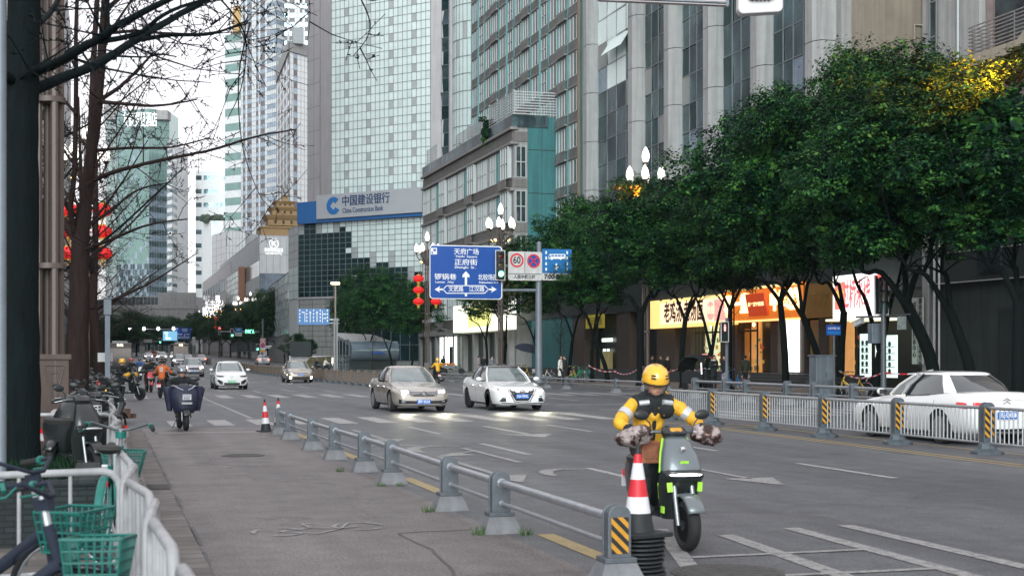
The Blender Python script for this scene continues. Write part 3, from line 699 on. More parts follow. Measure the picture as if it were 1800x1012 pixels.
for q,(a,b) in enumerate(pairs):
    a+=1.0; b-=1.0; lim=rnd.random()
    fb=4-q
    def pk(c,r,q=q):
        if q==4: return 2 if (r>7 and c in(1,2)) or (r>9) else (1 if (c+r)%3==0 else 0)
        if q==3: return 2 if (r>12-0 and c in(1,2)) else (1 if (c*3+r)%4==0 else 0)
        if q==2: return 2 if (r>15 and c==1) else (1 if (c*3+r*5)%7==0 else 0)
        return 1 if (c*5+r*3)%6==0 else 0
    facade(po,(XP+.55,b),(XP+.55,a),8,64,4,26,[G_DARK2,G_DARK,G_PALE,G_BLUE,B_CURT],lambda c,r,pk=pk:(pk(c,r) if rnd.random()<.84 or pk(c,r)==2 else rnd.choice((3,1,1,4))),mull=.06,mdep=.06,jit=.05,name='glass_bay')  # random mix of glass colours stands in for varied reflections
def vent(q,c,r,w2=1):
    a,b=pairs[q]; a+=1; b-=1; cw=(b-a)/4; y=b-cw*(c+.5); z=8+r*56/26.+1.9
    vents.prism([(-cw*w2/2,0),(cw*w2/2,0),(cw*w2/2,-1.7),(-cw*w2/2,-1.7)],V((XP+.45,y,z)),V((0,-1,0)),V((.55,0,.83)),V((-.83,0,.55)),.06)
for (q,c,r,w2) in ((3,1,13,2),(4,2,12,2),(4,1,15,2),(2,1,10,2),(2,2,15,2),(1,1,13,2),(1,2,14,2),(0,2,17,2),(3,2,17,1),(3,0,16,1),(1,1,9,1),(4,2,9,2),(0,1,16,1)): vent(q,c,r,w2)
explode(vents.build('open_vent',G_PALE2,po),-.02)
mb=MB(); mb.bx(XP+.3,XP+.9,pil_y[0]+1.0,YF,8,64)
mb.build('end_pier',B_PALE,po)
facade(po,(XP+.25,YF),(XP+.25,pil_y[0]+1.05),8,64,2,18,[G_PALE,G_DARK],lambda c,r:0 if (c or r%4) else 1,mull=.06,name='pale_end_bay')
# ---- tan building --------------------------------------------------------------------
tb=thing('tan_stucco_building','plain tan stucco building end with a rusty pipe above the street trees','building')
YG=YX(1549,43.6); YG2=YX(1466,43.6)
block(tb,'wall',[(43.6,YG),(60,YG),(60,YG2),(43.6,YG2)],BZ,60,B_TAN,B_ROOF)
mb=MB(); mb.bx(43.62,60,YG-.06,YG-.01,BZ,60); mb.build('shaded_end_wall',B_TAND,tb)  # this end's shade is put into a darker stucco colour
x=XY(1608,YG-.2); mb=MB(); mb.tube([(x,YG-.15,10),(x,YG-.15,Z(45,x,YG)),(x+.9,YG-.15,Z(45,x,YG))],.07,6); mb.build('drain_pipe',B_TAN,tb)
# ---- white building with balcony -----------------------------------------------------
wb=thing('white_corner_building','pale concrete building with a glass strip and a sloping barred balcony','building')
XW=46.2; Y1=YX(1621,XW); Y2=YX(1721,XW)
block(wb,'wall',[(XW,Y2),(62,Y2),(62,Y1),(XW,Y1)],BZ,60,B_PIL,B_ROOF)
ya,yb=YX(1648,XW),YX(1636,XW); facade(wb,(XW,yb),(XW,ya),6,59,1,26,[G_DARK2],lambda c,r:0,mull=.08,name='glass_strip',off=.06)
yp=YX(1684,XW-.1); mb=MB(); mb.tube([(XW-.1,yp,4),(XW-.1,yp,59)],.07,8); mb.build('downpipe',B_FRAME,wb)
XB=46.6; Y3=YX(1724,XB); Y4=YX(1900,XB)
B_PINK=mat('mottled brown tile wall',(.24,.19,.18),.7,var=.2,scale=2,streak=.2)
block(wb,'tiled_wall',[(XB,Y4-14),(62,Y4-14),(62,Y2-.05),(XB,Y2-.05)],BZ,60,B_PINK,B_ROOF)
mb=MB(); z0=Z(45,XB,YX(1760,XB))
ya=YX(1750,XB-.05); mb.bx(XB-.08,XB-.02,ya-9,ya,z0-1.5,z0+5); mb.build('window',G_WIN,wb)
yl,yr=YX(1700,44.5),YX(1790,44.5); zl0,zl1=Z(95,44.5,yl),Z(50,44.5,yl);
mb=MB()
for i in range(8):
    z=zl0+(zl1-zl0)*i/7.
    mb.tube([(44.6,yl,z),(44.6,yr-9,z)],.045,6); mb.tube([(44.6,yl,z),(46.2,yl,z)],.045,6)
for k in range(8):
    y=yl-k*1.9-.2; mb.tube([(44.6,y,zl0-.1),(44.6,y,zl1+(.9 if k==0 else 0))],.035,6)
mb.build('balcony_railing',B_LOUV,wb)
mb=MB(); mb.bx(44.5,46.5,yl-20,yl,zl0-.75,zl0-.15); mb.prism([(0,0),(0,.0),(16,0),(16,3.2),(5,3.2)],V((44.4,yl-4.2,zl1-2.0)),V((0,-1,0)),V((0,0,1)),V((-1,0,0)),.2) ; mb.build('balcony_deck',B_TAN,wb)
# ---- the long shop row along the pavement ---------------------------------------------
sr=thing('shop_row_building','dark two storey shop building with stepped plinth behind the street trees','building')
XS=38.2; Yn,Yf_=22,YA-3.0
block(sr,'wall',[(XS+1.2,Yn),(41.4,Yn),(41.4,Yf_),(XS+1.2,Yf_)],BZ,9.2,B_DK,B_ROOF)
yT=YX(1010,XS);
mb=MB(); mb.bx(XS-.3,XS+1.2,Yn,Yf_,5.15,9.3,0); mb.bx(XS-.42,XS-.3,Yn,Yf_,8.9,9.4,1); mb.build('upper_floor_wall',[B_DK,B_GREY],sr)
mb=MB()      # steps
for i,(x,h) in enumerate(((XS-2.6,.17),(XS-2.2,.34),(XS-1.8,.51),(XS-1.4,.68))): mb.bx(x,XS-2.2+.4*i+(.0 if i<3 else 2.6),YX(1480,XS),Yf_,.12 if i==0 else .12,.12+h)
mb.build('front_steps',mat('dark granite steps',(.05,.055,.055),.6,var=.2,scale=2),sr)
PL=[ (1010,1030),(1087,1110),(1158,1190),(1205,1218),(1270,1300),(1358,1371),(1402,1418),(1443,1458)]
mb=MB()
for a,b in PL:
    ya,yb=YX(b,XS),YX(a,XS); mb.bx(XS-.15,XS+1.2,ya,yb,.8,5.15)
explode(mb.build('shop_pillar',mat('brown granite pillar',(.06,.042,.033),.5,var=.3,scale=4),sr))
mb=MB(); ya,yb=YX(1005,XS-.2),YX(935,XS-.2); mb.bx(XS-.2,XS+.3,ya,yb,.1,5.4); mb.build('teal_wall',B_TEAL,sr)
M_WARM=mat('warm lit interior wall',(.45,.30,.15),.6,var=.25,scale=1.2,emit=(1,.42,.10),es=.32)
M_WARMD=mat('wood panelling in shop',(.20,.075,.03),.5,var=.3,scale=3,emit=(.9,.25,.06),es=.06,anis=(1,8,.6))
M_COOL=glow('cool lit interior',(.75,.95,.80),.5)
def inner(a,b,m,name,x=.9,z0=.8,z1=5.1):
    mb=MB(); ya,yb=YX(b,XS+x),YX(a,XS+x); mb.bx(XS+x,XS+x+.08,ya,yb,z0,z1); return mb.build(name,m,sr)
inner(1030,1087,M_SHOPD,'shop_interior_dark'); inner(1110,1158,M_SHOPD,'shop_interior_dark'); inner(1160,1182,M_WARM,'shop_interior'); inner(1182,1214,M_WARMD,'wooden_door'); inner(1214,1228,M_WARMD,'wooden_door',.6)
inner(1228,1240,M_WARM,'shop_interior'); inner(1240,1276,glow('pale green shop glass',(.52,.58,.33),.75),'shop_glazing'); inner(1284,1312,M_WARMD,'shop_interior',.95); inner(1312,1338,M_WARM,'wooden_door',.8,z1=4.0); inner(1338,1362,M_SHOPD,'shop_interior_dark')
inner(1370,1385,glow('pale lit pane',(.45,.68,.70),.5),'shop_glazing',.2,z1=4.3);
mb=MB(); ya,yb=YX(1404,XS-.2),YX(1384,XS-.2); mb.bx(XS-.25,XS-.1,ya,yb,.9,4.95); mb.build('lit_column_sign',glow('white light panel',(1,1,.96),2.2),sr)
def board(a,b,py0,py1,m,name,x=XS-.6,t=.3,parent=None):
    ya,yb=YX(b,x),YX(a,x); ym=(ya+yb)/2; z1_,z0_=Z(py0,x,ym),Z(py1,x,ym); mb=MB(); mb.bx(x,x+t,ya,yb,z0_,z1_); o=mb.build(name,m,parent or sr); return o,x,ya,yb,z0_,z1_
zA,zB=4.0,5.5
def board2(a,b,z0_,z1_,m,name,x=XS-.6,t=.25,p=None):
    ya,yb=YX(b,x),YX(a,x); mb=MB(); mb.bx(x,x+t,ya,yb,z0_,z1_); return mb.build(name,m,p or sr),ya,yb
M_YB=glow('lit yellow panel',(1,.60,.02),.7); M_CREAM=glow('lit cream panel',(1,.66,.34),.75); M_ORG=mat('orange lattice sign',(.65,.20,.03),.5,var=.3,scale=6,emit=(1,.22,.015),es=.30)
s1=thing('yellow_shop_sign','backlit cream and yellow shop sign with brown brush lettering and spot lamps above','shop sign')
board2(1143,1290,3.75,5.72,M_YB,'frame',XS-.75,.3,s1); _,ya,yb=board2(1160,1278,3.98,5.45,M_CREAM,'panel',XS-.79,.035,s1)
M_BRN=mat('brown brush lettering',(.09,.03,.012),.5,var=0); M_REDP=glow('red seal panel',(.85,.12,.04),.7)
text_mesh('lettering','老鸡汤 老汤面',1.5,M_BRN,(XS-.8,yb-(yb-ya)*.37,4.72),(0,-1,0),(0,0,1),s1,bold=.035,width=(yb-ya)*.60)
mb=MB(); mb.lathe((XS-.80,yb-(yb-ya)*.78,4.72),[(0,-.02),(.60,-.02),(.60,.01),(0,.01)],24,axis='x',sc_=(1,1)); mb.bx(XS-.81,XS-.79,ya+.15,ya+1.9,4.05,5.4); mb.build('seal',M_REDP,s1)
text_mesh('lettering','米线',.6,M_CREAM,(XS-.83,yb-(yb-ya)*.78,4.72),(0,-1,0),(0,0,1),s1,bold=.01)
mb=MB()
for i in range(6):
    y=ya+(yb-ya)*(i+.3)/6; mb.tube([(XS-.6,y,5.72),(XS-1.3,y,5.95),(XS-1.35,y,5.80)],.035,6); mb.tube([(XS-1.35,y,5.85),(XS-1.22,y,5.62)],[.05,.09],8)
explode(mb.build('spot_lamp',M_BLACK,s1),.03)
s2=thing('orange_clinic_sign','orange lattice shop sign with raised golden lettering and a red plaque in the middle','shop sign')
_,ya,yb=board2(1272,1408,3.85,5.95,M_ORG,'board',XS-.75,.3,s2)
mb=MB(); mb.bx(XS-.78,XS-.75,ya,yb,5.8,5.95); mb.bx(XS-.78,XS-.75,ya,yb,3.85,3.97); mb.build('edge_light',M_YB,s2)
M_GOLDL=glow('golden letters',(1,.72,.26),1.7)
text_mesh('lettering','君一堂',1.25,M_GOLDL,(XS-.80,yb-(yb-ya)*.19,4.9),(0,-1,0),(0,0,1),s2,bold=.05,width=(yb-ya)*.34,ext=.05)
text_mesh('lettering','中医馆',1.25,M_GOLDL,(XS-.80,ya+(yb-ya)*.19,4.95),(0,-1,0),(0,0,1),s2,bold=.05,width=(yb-ya)*.34,ext=.05)
mb=MB(); ym=(ya+yb)/2; mb.box((XS-.95,ym,4.85),(.12,2.5,1.35),(0,R(-12),0)); mb.build('plaque',mat('dark red lacquer',(.40,.04,.015),.4,var=.1,emit=(.6,.06,.01),es=.4),s2)
text_mesh('lettering','君一堂中医馆',.36,M_GOLDL,(XS-1.04,ym,4.9),(0,-1,0),(0,0,1),s2)
mb=MB()
for i in range(6):
    y=ya+(yb-ya)*(i+.4)/6; mb.tube([(XS-.6,y,5.95),(XS-1.2,y,6.1),(XS-1.3,y,5.9)],.035,6); mb.tube([(XS-1.32,y,5.98),(XS-1.18,y,5.74)],[.05,.1],8)
explode(mb.build('spot_lamp',M_BLACK,s2),.03)
s3=thing('brown_gilt_sign','unlit brown shop sign board with dull gilt lettering above a roller shutter','shop sign')
_,ya,yb=board2(1410,1462,3.9,5.8,mat('brown sign board',(.16,.085,.02),.6,var=.2,scale=2,emit=(.5,.22,.03),es=.05),'board',XS-.6,.2,s3)  # board glows faintly, though it holds no lamp
text_mesh('lettering','永不分离',.9,mat('dull gilt',(.25,.14,.03),.5,var=0),(XS-.62,(ya+yb)/2,4.85),(0,-1,0),(0,0,1),s3,bold=.02,width=(yb-ya)*.8)
mb=MB(); ya,yb=YX(1462,XS),YX(1425,XS);
for i in range(22): mb.bx(XS-.02,XS+.05,ya,yb,.85+i*.135,.85+i*.135+.12)
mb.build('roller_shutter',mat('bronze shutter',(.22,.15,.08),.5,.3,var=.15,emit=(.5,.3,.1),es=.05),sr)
s4=thing('noodle_shop_sign','bright white lit shop sign with red lettering and an orange logo square','shop sign')
M_WHL=glow('lit white sign',(1,.96,.95),.85); _,ya,yb=board2(1464,1534,3.75,5.95,M_WHL,'panel',XS-1.6,.35,s4)
M_REDL=glow('red lit letters',(.85,.02,.02),.8); M_ORL=glow('orange logo',(.95,.10,.01),.8)
text_mesh('lettering','过桥米线',1.55,M_REDL,(XS-1.63,ya+(yb-ya)*.39,4.85),(0,-1,0),(0,0,1),s4,bold=.04,width=(yb-ya)*.70)
mb=MB(); mb.bx(XS-1.63,XS-1.60,yb-1.35,yb-.25,4.2,5.6); mb.build('logo',M_ORL,s4)
text_mesh('lettering','金',.8,M_YB,(XS-1.65,yb-.8,4.9),(0,-1,0),(0,0,1),s4,bold=.03)
inner(1480,1500,M_WARM,'shop_interior',-.2,z1=3.6)
mb=MB(); ya,yb=YX(1534,XS-1),YX(1466,XS-1); mb.bx(XS-1.5,XS+.9,ya,yb,3.62,3.74); mb.build('lit_soffit',glow('soffit light',(.9,.85,.6),.7),sr)
M_MENU=glow('lit menu board',(.62,.82,.75),.75)
def menu(a,b,z0_,z1_,lab):
    o=thing('menu_board',lab,'menu board'); ya,yb=YX(b,XS-1.75),YX(a,XS-1.75)
    mb=MB(); mb.bx(XS-1.8,XS-1.72,ya,yb,z0_,z1_); mb.build('lit_panel',M_MENU,o)
    mb=MB()
    for r in range(5):
        for c_ in range(2): y=ya+(yb-ya)*(.3+.4*c_); z=z0_+(z1_-z0_)*(.15+.16*r); mb.lathe((XS-1.81,y,z),[(0,-.012),(.13,-.012),(.13,0),(0,0)],10,axis='x')
        mb.bx(XS-1.82,XS-1.80,ya+.12,yb-.12,z0_+(z1_-z0_)*(.08+.16*r),z0_+(z1_-z0_)*(.08+.16*r)+.03)
    mb.build('dish_picture',mat('dish pictures',(.05,.12,.09),.5,var=.5,scale=6),o)
menu(1513,1531,.75,2.9,'tall lit menu board standing free of the crooked tree under the white shop sign'); menu(1540,1577,.75,2.8,'wide lit menu board behind the traffic signal post under the white shop sign')
def vboard(a,b,txt,lab):
    x=XS-.55; ya,yb=YX(b,x),YX(a,x); o=thing('name_board',lab,'name board'); mb=MB(); mb.bx(x,x+.06,ya,yb,1.4,4.6); mb.build('board',mat('cream name board',(.36,.37,.34),.6,var=.08),o)
    text_mesh('lettering','\n'.join(txt),.30,M_BLACK,(x-.01,(ya+yb)/2,3.05),(0,-1,0),(0,0,1),o,bold=.008)
    m=o.children[-1];
vboard(1603,1612,'成都科技融媒体中心','vertical cream board with black characters, first of the pair beside the dark doorway')
vboard(1613.5,1622,'成都市科学技术信息研究所','vertical cream board with black characters, second of the pair next to the grey pier')
mb=MB(); ya,yb=YX(1592,XS-.4),YX(1577,XS-.4); mb.bx(XS-.4,XS-.36,ya,yb,3.1,3.75); tag(mb.build('wall_notice',mat('notice white',(.3,.34,.35),.6,var=.3,scale=6)),'small square pale notice fixed to the dark wall by the vertical boards','notice')
mb=MB(); ya,yb=YX(1634,XS-.3),YX(1624,XS-.3); mb.bx(XS-.4,XS+1.2,ya,yb,0,9.0); mb.build('grey_pier',B_GREY,sr)
B_DKW=mat('dark mottled end wall',(.020,.028,.028),.8,var=.35,scale=.8,streak=.3)
mb=MB(); mb.bx(XS-.1,XS+1.2,Yn,ya-.1,0,5.15); mb.build('end_wall',B_DKW,sr)
mb=MB()
for z in (5.2,6.6): mb.tube([(XS-.35,ya,z),(XS-.35,Yn+2,z-.15)],.025,5)
mb.tube([(XS-.36,ya-.5,.3),(XS-.36,ya-.5,9)],.06,6); mb.tube([(XS-.36,ya-.9,.3),(XS-.36,ya-.9,9)],.05,6); mb.build('conduit',B_LGREY,sr)
mb=MB(); ya,yb=YX(1760,XS-.35),YX(1718,XS-.35); mb.bx(XS-.38,XS-.32,ya,yb,5.5,7.6); mb.build('upper_window',G_WIN,sr)
mb=MB(); ya,yb=YX(1800,XS-.15),YX(1757,XS-.15); mb.bx(XS-.16,XS-.12,ya,yb,.3,3.9); mb.build('dark_doorway',M_SHOPD,sr)
mb=MB(); ya,yb=YX(1062,XS-.3),YX(1030,XS-.3); mb.bx(XS-.32,XS-.25,ya,yb,4.05,5.15); mb.build('yellow_sign',mat('dull yellow sign',(.35,.28,.02),.5,var=.1,emit=(.5,.4,.02),es=.15),sr)
text_mesh('sign_lettering','黄记烤鱼',.7,M_BLACK,(XS-.34,(ya+yb)/2,4.6),(0,-1,0),(0,0,1),sr,width=(yb-ya)*.8)
mb=MB()
for (a,b,p,q) in ((1058,1076,594,600),(1094,1116,588,597),(1100,1117,600,606),(1060,1064,613,618),(1067,1070,613,618),(1088,1117,560,563),(1095,1112,572,575)):
    ya,yb=YX(b,XS+.7),YX(a,XS+.7); mb.bx(XS+.7,XS+.76,ya,yb,Z(q,XS+.7,ya),Z(p,XS+.7,ya))
mb.build('interior_light',glow('interior lights',(.85,1,.9),1.3),sr)
mb=MB(); ya,yb=YX(1117,XS+.6),YX(1099,XS+.6); mb.bx(XS+.6,XS+.66,ya,yb,.9,2.1); mb.build('counter_front',glow('warm counter',(.75,.30,.08),.5),sr)
mb=MB(); ya,yb=YX(1076,XS+.5),YX(1055,XS+.5); mb.bx(XS+.5,XS+.55,ya,yb,.8,2.2);
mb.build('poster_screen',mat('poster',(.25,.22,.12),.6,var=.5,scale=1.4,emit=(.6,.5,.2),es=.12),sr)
mb=MB(); ya,yb=YX(1309,XS+.3),YX(1287,XS+.3)
for i in range(6): mb.bx(XS+.2,XS+.7,ya,yb,.9+i*.42,.97+i*.42)
mb.bx(XS+.65,XS+.72,ya,yb,.8,3.5)
for y in (ya,(ya+yb)/2,yb): mb.bx(XS+.2,XS+.7,y-.04,y+.04,.8,3.5)
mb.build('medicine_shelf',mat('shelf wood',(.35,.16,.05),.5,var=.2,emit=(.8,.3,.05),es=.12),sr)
mb=MB(); ya,yb=YX(1337,XS+.6),YX(1303,XS+.6); mb.bx(XS+.4,XS+.46,ya,yb,4.15,4.95); mb.build('hanging_sign',glow('dim green sign',(.35,.38,.22),.3),sr)
mb=MB(); mb.bx(XS-.28,XS-.22,YX(1262,XS),YX(1241,XS),1.6,1.95); mb.build('red_counter',glow('red counter light',(.9,.1,.03),.6),sr)
rg=random.Random(8); GD=[mat('goods '+str(i),c,.5,var=.3,scale=9,emit=c,es=.25) for i,c in enumerate(((.5,.08,.03),(.6,.35,.08),(.1,.2,.1),(.6,.5,.35),(.25,.12,.06)))]  # emission paints the shop light onto the goods
for a,b in ((1160,1182),(1228,1240),(1241,1275),(1313,1337),(1284,1312),(1480,1512)):
    mb=MB(); ya,yb=YX(b,XS+.3),YX(a,XS+.3)
    for k in range(int((yb-ya)*9)): y=rg.uniform(ya+.1,yb-.1); z=.85+rg.choice((0,.45,.9,1.35,1.8))+.05; s_=rg.uniform(.05,.15); h=rg.uniform(.1,.34); x=XS+rg.uniform(.45,.75); mb.bx(x-s_*.5,x,y-s_,y+s_,z,z+h,rg.randrange(5))
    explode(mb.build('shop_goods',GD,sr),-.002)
    mb=MB()
    for y in (ya,(ya+yb)/2,yb): mb.bx(XS+.05,XS+.13,y-.04,y+.04,.8,4.0)
    mb.bx(XS+.04,XS+.14,ya,yb,3.3,3.42); mb.build('door_frame',B_DK,sr)
for px in (1172,1222,1250,1266,1325,1495):
    y=YX(px,XS+.4); mb=MB(); mb.ell((XS+.4,y,3.75),(.09,.09,.13),8,6); mb.tube([(XS+.4,y,3.85),(XS+.4,y,5)],.01,3); mb.build('hanging_lamp',glow('warm shop lamp',(1,.62,.25),5),sr)
# ---- mid-rise hotel block on the avenue with gilded pagoda roof ----------------------
XH=31.; yh=YX(456,XH); yh2=YX(387,XH); HT=27.2
ho=thing('hotel_building','silver grey hotel with window bands, lit letters and a round K logo','building')
XR=XY(533,yh)+8
block(ho,'wall',[(XH,yh),(XR,yh),(XR,yh2),(XH,yh2)],BZ,HT,B_PALE,B_ROOF)
rowsz=[3,7.6,10.2,13.2,15.2,19.2,23.2,HT-.1]
facade(ho,(XH,yh),(XR,yh),3,HT-.1,12,rowsz,[B_PALE,G_BLUE,G_DARK2],lambda c,r:{0:2,1:0,2:0,3:0,4:1,5:0,6:0}[r] if True else 0,name='front_cladding',mull=.07,mdep=.04,off=.05)
facade(ho,(XH,yh2),(XH,yh),3,HT-.1,40,[3,7.5,10.5,14,15.6,18.7,22.0,HT-.1],[B_PALE,G_DARK2],lambda c,r:{0:1,1:0,2:0,3:1,4:0,5:1,6:0}[r],name='street_cladding',mull=.10,mdep=.03,off=.05)
ya,yb=YX(421,XH-1.2),YX(398,XH-1.2);
facade(ho,(XH-1.2,yb),(XH-1.2,ya),9.5,22,8,9,[G_DARK2,G_DARK],lambda c,r:(c+r)%3==0,name='projecting_bay',mull=.12,off=.0); block(ho,'bay_wall',[(XH-1.1,ya),(XH+.5,ya),(XH+.5,yb),(XH-1.1,yb)],9.4,22.1,B_DK)
mb=MB(); mb.bx(XH-1.5,XH-.2,ya-2.6,ya-.2,9.2,22.4); mb.build('orange_pier',mat('terracotta pier',(.35,.17,.10),.7,var=.1),ho)
M_LET=glow('white lit letters',(1,1,1),.85)
zf=lambda py:Z(py,XY(480,yh),yh)
text_mesh('roof_lettering','凯悦假日酒店',.9,M_LET,(XY(481,yh),yh-.2,zf(440)),(1,0,0),(0,0,1),ho,width=3.8)
text_mesh('roof_lettering','GOLDEN HOTEL',.55,M_LET,(XY(481,yh),yh-.2,zf(446)),(1,0,0),(0,0,1),ho,width=3.5)
text_mesh('logo_letter','K',1.3,M_LET,(XY(481,yh),yh-.2,zf(428.5)),(1,0,0),(0,0,1),ho,bold=.03)
mb=MB(); c0=V((XY(481,yh),yh-.25,zf(428.5)))
mb.tube([c0+V((.95*math.cos(R(a)),0,.95*math.sin(R(a)))) for a in range(0,361,20)],.06,6,cap=False); mb.build('logo_ring',M_LET,ho)
pg=MB(); cx0=XY(493,yh+6); yy=yh+6
def pxw(a,b): return XY(a,yh+3),XY(b,yh+3)
tiers=[(457,517,397,415.6,0),(467,530,377.5,395,1),(475,526,363.5,377,1),(482,520,353,363,1),(495,506,343,353,1)]
gd=thing('gilded_pagoda','gilded stepped pagoda standing on the flat roof of the silver hotel','pagoda')
B_GOLDD=mat('ochre wall',(.36,.24,.11),.7,var=.12,scale=1)
for (a,b,t,bt,fl_) in tiers:
    x0,x1=pxw(a,b); z1_,z0_=Z(t,x0,yh+3),Z(bt,x0,yh+3); cx=(x0+x1)/2; h=(x1-x0)/2; yb=yh+3+h*.9
    mb=MB()
    def sq(k,z): return [(cx-h*k,yb-h*k,z),(cx+h*k,yb-h*k,z),(cx+h*k,yb+h*k,z),(cx-h*k,yb+h*k,z)]
    if fl_: mb.loft([sq(.84,z0_-.05),sq(.84,z0_+(z1_-z0_)*.55),sq(.9,z0_+(z1_-z0_)*.62),sq(1.02,z1_-.12),sq(1.04,z1_),sq(.7,z1_+.02)])
    else: mb.loft([sq(.93,HT),sq(.93,z0_+(z1_-z0_)*.78),sq(1,z0_+(z1_-z0_)*.85),sq(1,z1_),sq(.8,z1_+.01)])
    if fl_ and h>2:
        for s in(-.45,0,.45): mb.bx(cx+s*h-.2,cx+s*h+.2,yb-h*.84-.05,yb-h*.84,z0_+.3,z0_+(z1_-z0_)*.5,1)
    mb.build('roof_tier',[B_GOLDD,B_DK],gd)
# ---- beyond the hotel: brown-grey shop block with lit letters, terraces -------------------
sb=thing('brown_shopping_block','brown grey shopping block with white lit letters beyond the hotel','building')
X5=27.8; ya,yb=YX(385,X5),YX(340,X5)
xr5=XY(388,ya)+6
block(sb,'wall',[(X5+3,ya),(xr5,ya),(xr5,yb),(X5+3,yb)],BZ,26,B_LGREY,B_ROOF)
facade(sb,(X5+3,yb),(X5+3,ya),3,26,30,7,[B_LGREY,G_DARK2],lambda c,r:1 if r%2 and c%3 else 0,name='street_cladding',mull=.1,off=.05)
mb=MB(); zz=lambda py:Z(py,XY(375,ya),ya)
mb.bx(XY(379,ya),XY(386,ya),ya-.4,ya-.1,zz(529),zz(519)); mb.build('lit_screen',M_LET,sb)
text_mesh('lit_lettering','城市名人',2.6,M_LET,(XY(378,ya),ya-.3,zz(537)),(1,0,0),(0,0,1),sb,bold=.02,width=5)
text_mesh('lit_lettering','新天地',2.6,M_LET,(XY(373,ya),ya-.3,zz(549)),(1,0,0),(0,0,1),sb,bold=.02,width=5)
# ---- distant towers -----------------------------------------------------------------------
def tower(name,label,pxs,d,ptop,faces,m,cols,rows,mats,pick,z0=0,fn='facade_grid',mull=.08,off=.08,extra=None,back=18):
    """pxs: column pixels of the visible corners at the depths d (list) -> chain of faces"""
    t=thing(name,label,'building'); pts=[PD(p,dd) for p,dd in zip(pxs,d)]; zt=Zd(ptop,d[0])
    bk=[ (pts[-1][0]+FW[0]*back,pts[-1][1]+FW[1]*back),(pts[0][0]+FW[0]*back,pts[0][1]+FW[1]*back)]
    block(t,'wall',pts+bk,BZ,zt,m,B_ROOF)
    for i in range(len(pts)-1):
        facade(t,pts[i],pts[i+1],z0,zt-.2,cols[i],rows,mats,pick[i] if isinstance(pick,list) else pick,name=fn,mull=mull,mdep=.05,off=off)
    return t,pts,zt
B_ODK=mat('brown window spandrel',(.14,.12,.125),.6,var=.1)
t1,pt,zt=tower('white_hotel_tower','white tiled hotel tower with paired dark windows beside the bank tower','pp' and [487,509,541],[440,405,412],131,2,B_WHITE,[8,5],52,[B_WHITE,G_BLUE,B_ODK],
  [lambda c,r:(0 if c%2==0 else (1 if r%2 else 2)) if r>2 else 0, lambda c,r:(0 if c in(0,2,4) else (1 if r%2 else 2)) if c!=3 else 0],mull=.07)
mb=MB(); a,b=V((*pt[0],zt)),V((*pt[1],zt)); c=V((*pt[2],zt)); mb.prism([(0,-2.2),((b-a).length,-.2),((b-a).length,3),(0,2.)],a-V((0,0,.6)),(b-a).normalized(),V((0,0,1)),V((-.7,-.7,0)),.8); mb.prism([(0,0),((c-b).length,0),((c-b).length,3.2),(0,3)],b-V((0,0,.5)),(c-b).normalized(),V((0,0,1)),V((0,-1,0)),.8)
mb.build('roof_parapet',B_GREY,t1)
mb=MB()
for i in range(9):
    p=a+(b-a)*(i/8.)*.95; mb.tube([p+V((0,0,1)),p+V((0,0,5.5))],.15,4);
mb.bx(pt[1][0]+1,pt[1][0]+4,pt[1][1],pt[1][1]+3,zt+2,zt+6.5,0); explode(mb.build('roof_frame',B_MULL,t1))
def rp(c,r,C):
    m=[0,2,0,2,2,0]; k=c%6
    return 0 if k in (0,2,5) else ((2 if r%2==0 else 1))
tower('blue_residential_tower','very tall pale blue flats tower with brown window spandrels','p' and [424,470,486,500,545],[480,470,466,470,470],-60,3,B_PALE,[12,5,5,10],88,[B_PALE,G_BLUE,B_ODK],[lambda c,r:rp(c,r,12),lambda c,r:1 if r%2 else 0,lambda c,r:1 if r%2 else 0,lambda c,r:rp(c+1,r,10)],mull=.09)
t2,pt,zt=tower('green_banded_tower','slim tower of alternating green and white bands','p' and [396,424,431],[560,555,560],62,3,B_WHITE,[8,2],44,[B_WHITE,G_GREEN],lambda c,r:1 if r%2 else 0,mull=.07)
p=PD(420,552); mb=MB(); mb.box((p[0],p[1],zt+4),(4.5,4,10)); mb.build('gold_crest',B_GOLD,t2)
def band(c,r): return 1 if (r%2 and (c%8!=7)) else 0
tower('white_banded_tower','white flats tower with thin dark window bands standing at the gap of sky','p' and [344,372,400],[640,640,640],300,3,B_WHITE,[8,8],42,[B_WHITE,G_DARK2],lambda c,r:1 if (r%3==1 and c%8!=3) else 0,mull=0)
t4,pt,zt=tower('grey_terraced_tower','low white slab with dark recessed balconies and roof plants in front of the banded tower','p' and [357,371,393],[600,590,590],392,3,B_WHITE,[3,5],22,[B_WHITE,G_DARK2],[lambda c,r:0,lambda c,r:1 if c in(1,2) and r%2 else 0],mull=0)
mb=MB()
for i in range(60):
    p=PD(rnd.uniform(355,392),592+rnd.uniform(0,3)); mb.ell((*p,zt+rnd.uniform(.2,2.)),(1.3,1.3,rnd.uniform(.5,1.4)),6,4)
mb.build('roof_plants',mat('roof plants',(.04,.06,.04),.9,var=.3),t4)
tower('stepped_white_block','stepped white office block with a green corner window between the towers and the hotel','p' and [373,398,432],[470,452,450],414,3,B_WHITE,[3,6],18,[B_WHITE,G_GREEN,G_DARK2],[lambda c,r:0,lambda c,r:1 if (c>3 and 8<r<13) else (2 if c==2 and r==9 else 0)],mull=.08)
